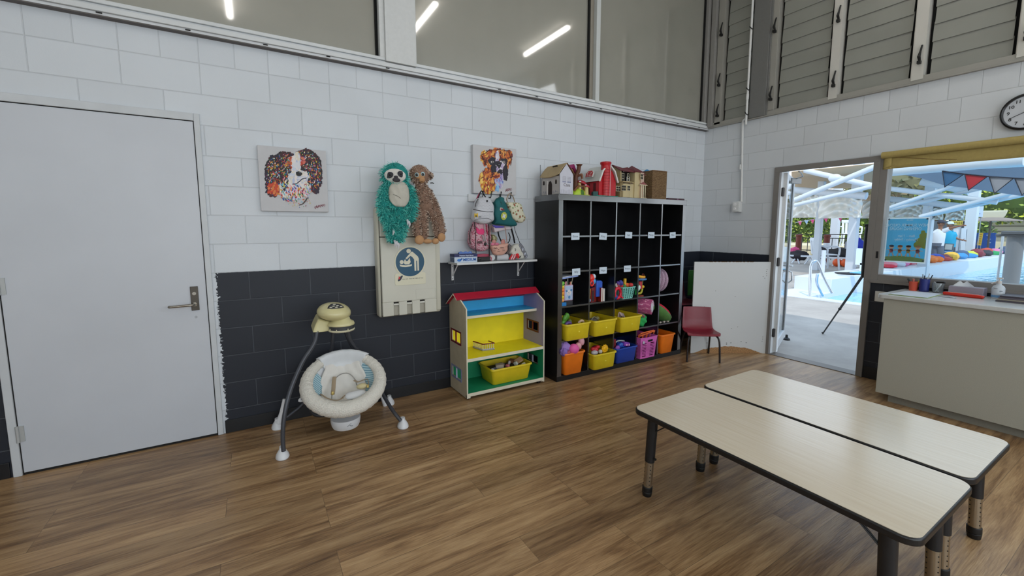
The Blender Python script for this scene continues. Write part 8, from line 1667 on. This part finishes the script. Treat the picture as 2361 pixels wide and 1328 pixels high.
# ---------------- people by the notice board
SK = mat('#8a5c44', .6)
def person(label, J, shirt, pants, X, hat=None, hair='#2a201c'):
    """J: pixel joints on the plane x = X"""
    g = {k: at(v[0], v[1], 'x', X+(v[2] if len(v) > 2 else 0)) for k, v in J.items()}
    t = thing('person', (X, g['hip'].y, GZ), label, 'person')
    V = []; E_ = []; Rr = []
    def v(p, r): V.append(tuple(p)); Rr.append(r); return len(V)-1
    hip = v(g['hip'], .15); ch_ = v(g['chest'], .17); nk = v(g['neck'], .06); hd_ = v(g['head']-Vector((0, 0, .02)), .085); E_ += [(hip, ch_), (ch_, nk), (nk, hd_)]
    for s_ in ('l', 'r'):
        sh_ = v(g['sh'+s_], .065); el = v(g['el'+s_], .045); wr = v(g['wr'+s_], .03); ha = v(g['ha'+s_], .035); E_ += [(ch_, sh_), (sh_, el), (el, wr), (wr, ha)]
        kn = g['kn'+s_]; fo = g['fo'+s_]; a = v(g['hip'].lerp(kn, .3)+Vector((0, .05 if s_ == 'l' else -.05, 0)), .095); k_ = v(kn, .06); f_ = v(Vector((fo.x, fo.y, GZ+.08)), .045); tt = v(Vector((fo.x-.02, fo.y-.16, GZ+.045)), .035); E_ += [(hip, a), (a, k_), (k_, f_), (f_, tt)]
    me = bpy.data.meshes.new('body'); inv = parent_world(t).inverted(); me.from_pydata([tuple(inv @ Vector(q)) for q in V], E_, []); me.materials.append(SK); o = bpy.data.objects.new('body', me); COL.objects.link(o); o.parent = t
    sk = o.modifiers.new('skin', 'SKIN'); sk.use_smooth_shade = True
    for i, r in enumerate(Rr): me.skin_vertices[0].data[i].radius = (r, r)
    me.skin_vertices[0].data[0].use_root = True; ss = o.modifiers.new('sub', 'SUBSURF'); ss.levels = ss.render_levels = 2
    # five fingers on each hand
    for s_ in ('l', 'r'):
        d = (g['ha'+s_]-g['wr'+s_]).normalized(); sd = d.cross(Vector((1, 0, 0))).normalized(); m = MB()
        for k in range(4): b0 = g['ha'+s_]+sd*(.012*(k-1.5)); m.tube([b0, b0+d*(.05-.004*abs(k-1.5))+Vector((.006, 0, -.004)), b0+d*(.085-.006*abs(k-1.5))+Vector((.014, 0, -.014))], [.009, .008, .006], 6)
        b0 = g['ha'+s_]-d*.03+sd*.03; m.tube([b0, b0+d*.03+sd*.022, b0+d*.055+sd*.028], [.010, .009, .006], 6); m.build('fingers', SK, t)
    hb_ = g['head']; m = MB(); m.ell(hb_, (.095, .10, .125), nu=18, nv=12); m.ell(hb_+Vector((-.02, -.10, -.01)), (.016, .022, .02), nu=8, nv=6); m.ell(hb_+Vector((-.095, .0, -.01)), (.012, .02, .03), nu=8, nv=6); hh_ = m.build('head', SK, t)
    m = MB(); m.ell(hb_+Vector((-.055, -.085, .02)), (.012, .012, .010), nu=8, nv=6); m.ell(hb_+Vector((.02, -.098, .02)), (.012, .010, .010), nu=8, nv=6); m.ell(hb_+Vector((-.02, -.092, -.055)), (.03, .012, .007), nu=8, nv=6); m.build('eyes_and_mouth', mat('#3a2420', .6), hh_)
    m = MB(); m.ell(hb_+Vector((0, .025, .035)), (.104, .098, .108), nu=18, nv=12, fn=lambda q: Vector((q.x, q.y, max(q.z, -.35)))); m.build('hair', mat(hair, .8), t)
    if hat: m = MB(); m.lathe([(.108, 0), (.106, .05), (.07, .10), (0, .115)], hb_+Vector((0, .005, .04)), n=18); m.prism(arc((0, 0), .17, 215, 325, 8)+[(.09, -.02), (-.09, -.02)], Matrix.Translation(hb_+Vector((0, -.01, .045))), .012); m.build('cap', mat(hat, .7), t)
    m = MB(); m.tube([g['hip']-Vector((0, 0, .06)), g['hip'].lerp(g['chest'], .5), g['chest']+Vector((0, 0, .06)), g['neck']-Vector((0, 0, .03))], [.195, .20, .21, .09], 20, flat=.85)
    for s_ in ('l', 'r'): m.tube([g['chest'].lerp(g['sh'+s_], .5)+Vector((0, 0, .03)), g['sh'+s_], g['sh'+s_].lerp(g['el'+s_], .62)], [.10, .085, .075], 14)
    m.build('shirt', mat(shirt, .8), t)
    m = MB(); m.tube([g['hip']+Vector((0, 0, .05)), g['hip']-Vector((0, 0, .08))], [.19, .18], 18)
    for s_ in ('l', 'r'): m.tube([g['hip']+Vector((0, .07 if s_ == 'l' else -.07, -.04)), g['hip'].lerp(g['kn'+s_], .5)+Vector((0, .04 if s_ == 'l' else -.04, 0)), g['kn'+s_]+Vector((0, 0, .03))], [.125, .11, .10], 14)
    m.build('shorts', mat(pants, .8, noise=.2, scale=8), t)
person('person in a white shirt, grey shorts and dark cap pointing at the notices', {'hip': (2161, 563), 'chest': (2164, 541), 'neck': (2168, 527), 'head': (2170, 516), 'shl': (2160, 533, .2), 'ell': (2155, 548, .25), 'wrl': (2160, 560, .15), 'hal': (2164, 565, .1), 'shr': (2177, 532), 'elr': (2196, 525), 'wrr': (2215, 521), 'har': (2221, 520), 'knl': (2157, 590), 'fol': (2156, 622), 'knr': (2168, 590), 'for': (2170, 622)}, '#d8dbe2', '#5c6474', 17.6, '#2c3246')
person('person in a turquoise shirt and pale cap beside the white shirted person', {'hip': (2188, 566), 'chest': (2190, 544), 'neck': (2190, 530), 'head': (2191, 519), 'shl': (2183, 537, .2), 'ell': (2182, 552, .25), 'wrl': (2190, 562, .1), 'hal': (2194, 565, .05), 'shr': (2199, 538), 'elr': (2204, 549), 'wrr': (2216, 553), 'har': (2222, 554), 'knl': (2186, 592), 'fol': (2186, 620), 'knr': (2194, 592), 'for': (2195, 620)}, '#1f9cc4', '#3a4658', 19.0, '#c8d8e4', '#6a5a4a')

# ---------------- boards, banners, clutter by the notice board
def board(name, c4, X, col, label, cat='sign', th=.03, bars=None, legs=True):
    P = [at(*q, 'x', X) for q in c4]; m = MB(); m.add(P+[p+Vector((th, 0, 0)) for p in P], [(0, 1, 2, 3), (7, 6, 5, 4), (0, 4, 5, 1), (1, 5, 6, 2), (2, 6, 7, 3), (3, 7, 4, 0)]); t = thing(name, (X, sum(p.y for p in P)/4, min(p.z for p in P)), label, cat); m.build('board_panel', mat(col, .5), t, smooth=False)
    if legs:
        zb_ = min(P[2].z, P[3].z)
        for q in (P[3].lerp(P[2], .15), P[3].lerp(P[2], .85)): m = MB(); m.cyl((X+th+.02, q.y, GZ), (X+th+.02, q.y, max(P[0].z, zb_)-.05), .014, n=8); m.build('support_post', mat('#8d939a', .5), t)
    if bars:
        m = MB()
        for (u0, u1, v0, v1) in bars[0]:
            Q_ = [P[0].lerp(P[1], u).lerp(P[3].lerp(P[2], u), v)+Vector((-.012, 0, 0)) for u, v in ((u0, v0), (u1, v0), (u1, v1), (u0, v1))]; m.add(Q_, [(0, 1, 2, 3)])
        m.build('printed_lines', mat(bars[1], .6), t, smooth=False)
    return t
ln = [(.1, .9, .06+.06*k, .09+.06*k) for k in range(6)]
board('easel_sign', [(2178, 561), (2200, 562), (2193, 600), (2171, 598)], 17.9, '#5d6a72', 'dark framed easel sign with pale notice over blue lettering', bars=([(.12, .88, .05, .38)], '#b8bfbe'))
board('easel_sign_lower', [(2176.5, 577), (2196, 578), (2192.5, 597), (2173, 596)], 17.85, '#1f6aa8', 'blue lettered lower panel of the easel sign', bars=([(.1, .9, .12, .24), (.1, .7, .34, .46), (.15, .85, .58, .68), (.1, .6, .78, .88)], '#b8d0e4'))
board('notice_sheet', [(2198, 524), (2216, 522), (2213, 582), (2196, 580)], 20.6, '#d8dfe8', 'white notice sheets behind the person in turquoise')
board('notice_sheet', [(2217, 526), (2228, 525), (2224, 585), (2214, 583)], 20.4, '#c9d4e0', 'narrow white notice strip left of the post')
board('yellow_notice', [(2193, 509), (2220, 509), (2219, 519), (2194, 519)], 20.5, '#c8b84a', 'yellow notice with dark rows above the pointing hand', bars=([(.05+.2*k, .17+.2*k, .2, .8) for k in range(5)], '#8a7a2c'))
board('white_notice', [(2222, 556), (2238, 556), (2236, 586), (2220, 588)], 21.4, '#b8c9d8', 'pale notice board with lines left of the blue banner', bars=(ln, '#7a94ac'))
board('blue_banner', [(2240, 537), (2297, 537), (2294, 573), (2238, 572)], 25.0, '#2a66c0', 'bright blue banner with white marks beyond the pool', bars=([(.62, .78, .12, .17), (.66, .8, .38, .43), (.68, .82, .6, .65)], '#d0e0f0'))
board('blue_board', [(2228, 546), (2243, 546), (2242, 556), (2227, 556)], 22.6, '#2f6fb4', 'small blue board at the left of the blue banner')
board('yellow_flag', [(2257, 537), (2267, 537), (2262, 566), (2252, 565)], 23.8, '#e0b83a', 'tall yellow flag in front of the blue banner', bars=([(.2, .8, .1+.17*k, .17+.17*k) for k in range(5)], '#a8842a'))
board('yellow_float', [(2243, 546), (2250, 545), (2247, 579), (2239, 579)], 23.0, '#e8b020', 'yellow rescue board left of the yellow flag')
board('white_board', [(2243, 478), (2268, 475), (2265, 500), (2240, 499)], 21.9, '#ccd8ea', 'pale blue white panel fixed under the trusses', bars=([(.2, .3, .7, .78), (.45, .52, .72, .8), (.7, .78, .65, .72)], '#7a90b0'))
um = thing('flat_umbrella', (24, at(2285, 560, 'x', 24).y, GZ), 'closed looking flat beach umbrella in front of the cream building', 'umbrella'); c = at(2285, 507, 'x', 24)
m = MB(); m.lathe([(0, .12), (.4, .10), (.98, -.02), (1.0, -.06), (.4, .02), (0, .04)], c, n=16); m.build('canopy', mat('#8a7c74', .8), um); m = MB(); m.cyl((24, c.y, GZ), (24, c.y, c.z), .04, n=10); m.build('pole', mat('#5a524c', .6), um)
m = MB(); c2 = at(2289, 498, 'x', 24); m.grid(lambda u, v: Vector((24, c2.y-.45+.9*u, c2.z+.25-.55*v*math.sin(math.pi*u)**.5)), 16, 6); loose('hanging_net', m, mat('#c4c0ac', .8), 'pale sagging net above the umbrella', 'net', solid=.02)
cols_ = ['#d8344a', '#e88a9a', '#2f9a5c', '#e87a2c', '#c8d84a', '#2c50b8', '#c8ccd8', '#7a2c3a', '#4a5c7a', '#d87aa8', '#3c8cc8', '#e0b03c', '#30343c', '#b84a3c']
nm_ = {'#d8344a': 'red', '#e88a9a': 'pink', '#2f9a5c': 'green', '#e87a2c': 'orange', '#c8d84a': 'lime', '#2c50b8': 'blue', '#c8ccd8': 'white', '#7a2c3a': 'maroon', '#4a5c7a': 'slate blue', '#d87aa8': 'rose', '#3c8cc8': 'sky blue', '#e0b03c': 'yellow', '#30343c': 'black', '#b84a3c': 'brick red'}
spots = [(2047, 617, 0), (2060, 612, 1), (2075, 611, 9), (2090, 609, 0), (2068, 619, 6), (2102, 612, 1), (2117, 608, 3), (2132, 610, 4), (2142, 606, 3), (2149, 608, 2), (2157, 604, 3), (2166, 603, 5), (2176, 603, 13), (2184, 601, 7), (2192, 602, 11), (2203, 598, 8), (2212, 600, 10), (2224, 594, 8), (2236, 592, 10), (2245, 593, 4), (2252, 588, 7), (2262, 587, 7), (2272, 588, 12), (2280, 589, 13), (2292, 586, 2), (2303, 585, 9), (2316, 580, 8), (2349, 579, 0)]
ref = ['behind the foot of the poster', 'left of the easel sign', 'below the easel sign', 'below the notices', 'under the blue banner', 'at the far pool edge']
for i, (px, py, ci) in enumerate(spots):
    p = at(px, py, 'y', 1.42); X = p.x if p.x > 0 else 12; X = min(X, 34); s_ = min(1.25, X/15)
    m = MB(); hz_ = (.075+.03*(i % 3))*s_; m.ell((X, 1.42+.1*(i % 2), .33+hz_*.86), (.26*s_, .20, hz_), nu=12, nv=8, fn=lambda q, i=i: q*(1+.18*math.sin(5*q.x+4*q.y+i))); c = cols_[ci]
    loose('swim_bag', m, mat(c, .7), nm_[c]+' bundle on the raised pool edge, '+['first', 'second', 'third', 'fourth', 'fifth', 'sixth', 'seventh', 'eighth', 'ninth', 'tenth', 'eleventh', 'twelfth', 'thirteenth', 'fourteenth', 'fifteenth', 'sixteenth', 'seventeenth', 'eighteenth', 'nineteenth', 'twentieth', 'twenty-first', 'twenty-second', 'twenty-third', 'twenty-fourth', 'twenty-fifth', 'twenty-sixth', 'twenty-seventh', 'last'][i]+' from the left', 'bag', group='bags and towels along the far pool edge')
# round column and rails at the near pool edge
ty = at(2336, 600, 'x', 3.9); zt_ = at(2346, 545, 'x', 3.9).z; cl = thing('grey_pool_column', (3.9, ty.y, GZ), 'thick grey round column with a flat top plate at the near pool edge', 'column')
m = MB(); m.cyl((3.9, ty.y, GZ), (3.9, ty.y, zt_), .085, n=24); m.build('column_shaft', mat('#7c8086', .5), cl); m = MB(); a = at(2300, 545, 'x', 3.9); m.box(3.78, 4.02, ty.y-.6, a.y, zt_, zt_+.03); m.box(3.76, 4.04, ty.y-.2, ty.y+.12, zt_+.03, zt_+.07); m.build('top_plate', mat('#5c5f64', .5), cl, bevel=.005)
p = at(2352, 640, 'x', 4.4); pole('steel_rail', Vector((4.4, p.y+.01, GZ)), Vector((4.4, at(2368, 590, 'x', 4.4).y-.25, 1.4)), .03, 'thin grey steel rail slanting beside the grey column')
a = at(2313, 540, 'x', 4.2); pole('thin_pole', Vector((4.2, at(2305, 600, 'x', 4.2).y, GZ)), Vector((4.2, a.y, a.z)), .014, 'thin pale pole left of the grey column')

# ---------------- poster on the pool window, seen from behind
PO = [at(*q, 'x', .044) for q in ((2047, 502), (2145, 500), (2133.5, 607), (2037, 604))]
y0_ = (PO[0].y+PO[3].y)/2; y1_ = (PO[1].y+PO[2].y)/2; z1_ = (PO[0].z+PO[1].z)/2; z0_ = (PO[2].z+PO[3].z)/2; W_ = abs(y1_-y0_); Hh = z1_-z0_
po = thing('pool_poster', (.04, (y0_+y1_)/2, z0_), 'blue poster taped to the pool window, its lettering mirrored from inside', 'poster')
PT = frame((.040, y0_, z0_), (0, -1, 0), (0, 0, 1))         # local x to the right in view, z towards the room
def pb(m, x0, x1, y0, y1, d, mi=0): return m.box(x0*W_, x1*W_, y0*Hh, y1*Hh, d, d+.0003, mi, PT)
def tmat(col):
    mt = bpy.data.materials.new('thin_paper'); mt.use_nodes = True; n, L, B = N(mt); tr_ = n.new('ShaderNodeBsdfTranslucent'); tr_.inputs[0].default_value = (*lin(col), 1); mx = n.new('ShaderNodeMixShader'); mx.inputs[0].default_value = .5; B.inputs['Base Color'].default_value = (*lin(col), 1); B.inputs['Roughness'].default_value = .6
    L.new(B.outputs[0], mx.inputs[1]); L.new(tr_.outputs[0], mx.inputs[2]); L.new(mx.outputs[0], n['Material Output'].inputs[0]); return mt
def flat(m, x0, x1, y0, y1, d): m.add([PT @ Vector((x*W_, y*Hh, d)) for x, y in ((x0, y0), (x1, y0), (x1, y1), (x0, y1))], [(0, 1, 2, 3)])
m = MB(); flat(m, 0, 1, 0, .03, 0); flat(m, 0, 1, .97, 1, 0); flat(m, 0, .03, .03, .97, 0); flat(m, .97, 1, .03, .97, 0); m.build('paper_border', tmat('#e8ecee'), po, smooth=False)
m = MB(); flat(m, .03, .97, .03, .97, 0); m.build('blue_print', tmat('#4aa2c8'), po, smooth=False)
m = MB(); m.prism([(.03*W_, .03*Hh), (.97*W_, .03*Hh), (.97*W_, .10*Hh), (.7*W_, .13*Hh), (.4*W_, .15*Hh), (.03*W_, .12*Hh)], PT @ Matrix.Translation((0, 0, .0006)), .0003); m.build('grass_print', tmat('#a8c080'), po, smooth=False)
m = MB()
for x, y, r in ((.86, .48, .12), (.80, .40, .11), (.90, .60, .10), (.94, .38, .08), (.88, .68, .05)): m.prism([(min(x*W_+r*W_*math.cos(a), .965*W_), y*Hh+r*W_*math.sin(a)) for a in [2*math.pi*k/16 for k in range(16)]], PT @ Matrix.Translation((0, 0, .0006+r*.001)), .0003)
m.build('tree_print', tmat('#b4bc60'), po, smooth=False)
MIR = PT @ Matrix.Diagonal((-1, 1, 1, 1)); m = MB()
for tx, yy, sz, xc in (('NEW SUMMER CRECHE', .825, .036, .48), ('OPENING HOURS', .745, .036, .46), ('8am - 11am', .59, .032, .50), ('Monday - Friday', .51, .032, .50), ('kids club', .94, .016, .55)):
    vs_, fs_ = text_verts(tx, sz, .0004, bold=.0004); m.add([PT @ Vector((xc*W_-v_.x*.80, yy*Hh+v_.y, .0022+v_.z)) for v_ in vs_], fs_)
m.build('mirrored_lettering', tmat('#f0fbff'), po, smooth=False)
for i, (x, c1, c2) in enumerate(((.17, '#c86a72', '#4a4c6a'), (.38, '#d8986a', '#b8744a'), (.58, '#d8b070', '#6a4a3a'), (.80, '#c8787a', '#c89a6a'))):
    m = MB(); T = PT @ Matrix.Translation((x*W_, .17*Hh, .002)); e = lambda cx, cy, rx, ry, mi: m.prism([(cx+rx*math.cos(a), cy+ry*math.sin(a)) for a in [2*math.pi*k/12 for k in range(12)]], T @ Matrix.Translation((0, 0, .0002*mi)), .0003, mi)
    e(0, .072, .019, .017, 1); e(0, .082, .019, .010, 2); e(0, .038, .015, .020, 0); m.prism([(-.035, .050), (.035, .044), (.035, .038), (-.035, .044)], T, .0003, 1); m.prism([(-.012, .022), (-.004, .022), (-.012, -.016), (-.022, -.014)], T, .0003, 1); m.prism([(.004, .022), (.012, .022), (.024, -.012), (.016, -.016)], T, .0003, 1)
    m.build('printed_child', [tmat(c1), tmat('#f4d0b8'), tmat(c2)], po, smooth=False)
m = MB()
for x, y in ((.05, .96), (.95, .96), (.05, .04), (.95, .06)): m.prism([(x*W_+.008*math.cos(a), y*Hh+.008*math.sin(a)) for a in [2*math.pi*k/10 for k in range(10)]], PT @ Matrix.Translation((0, 0, .003)), .001)
m.build('suction_cups', mat('#3a4a5a', .4), po, smooth=False)
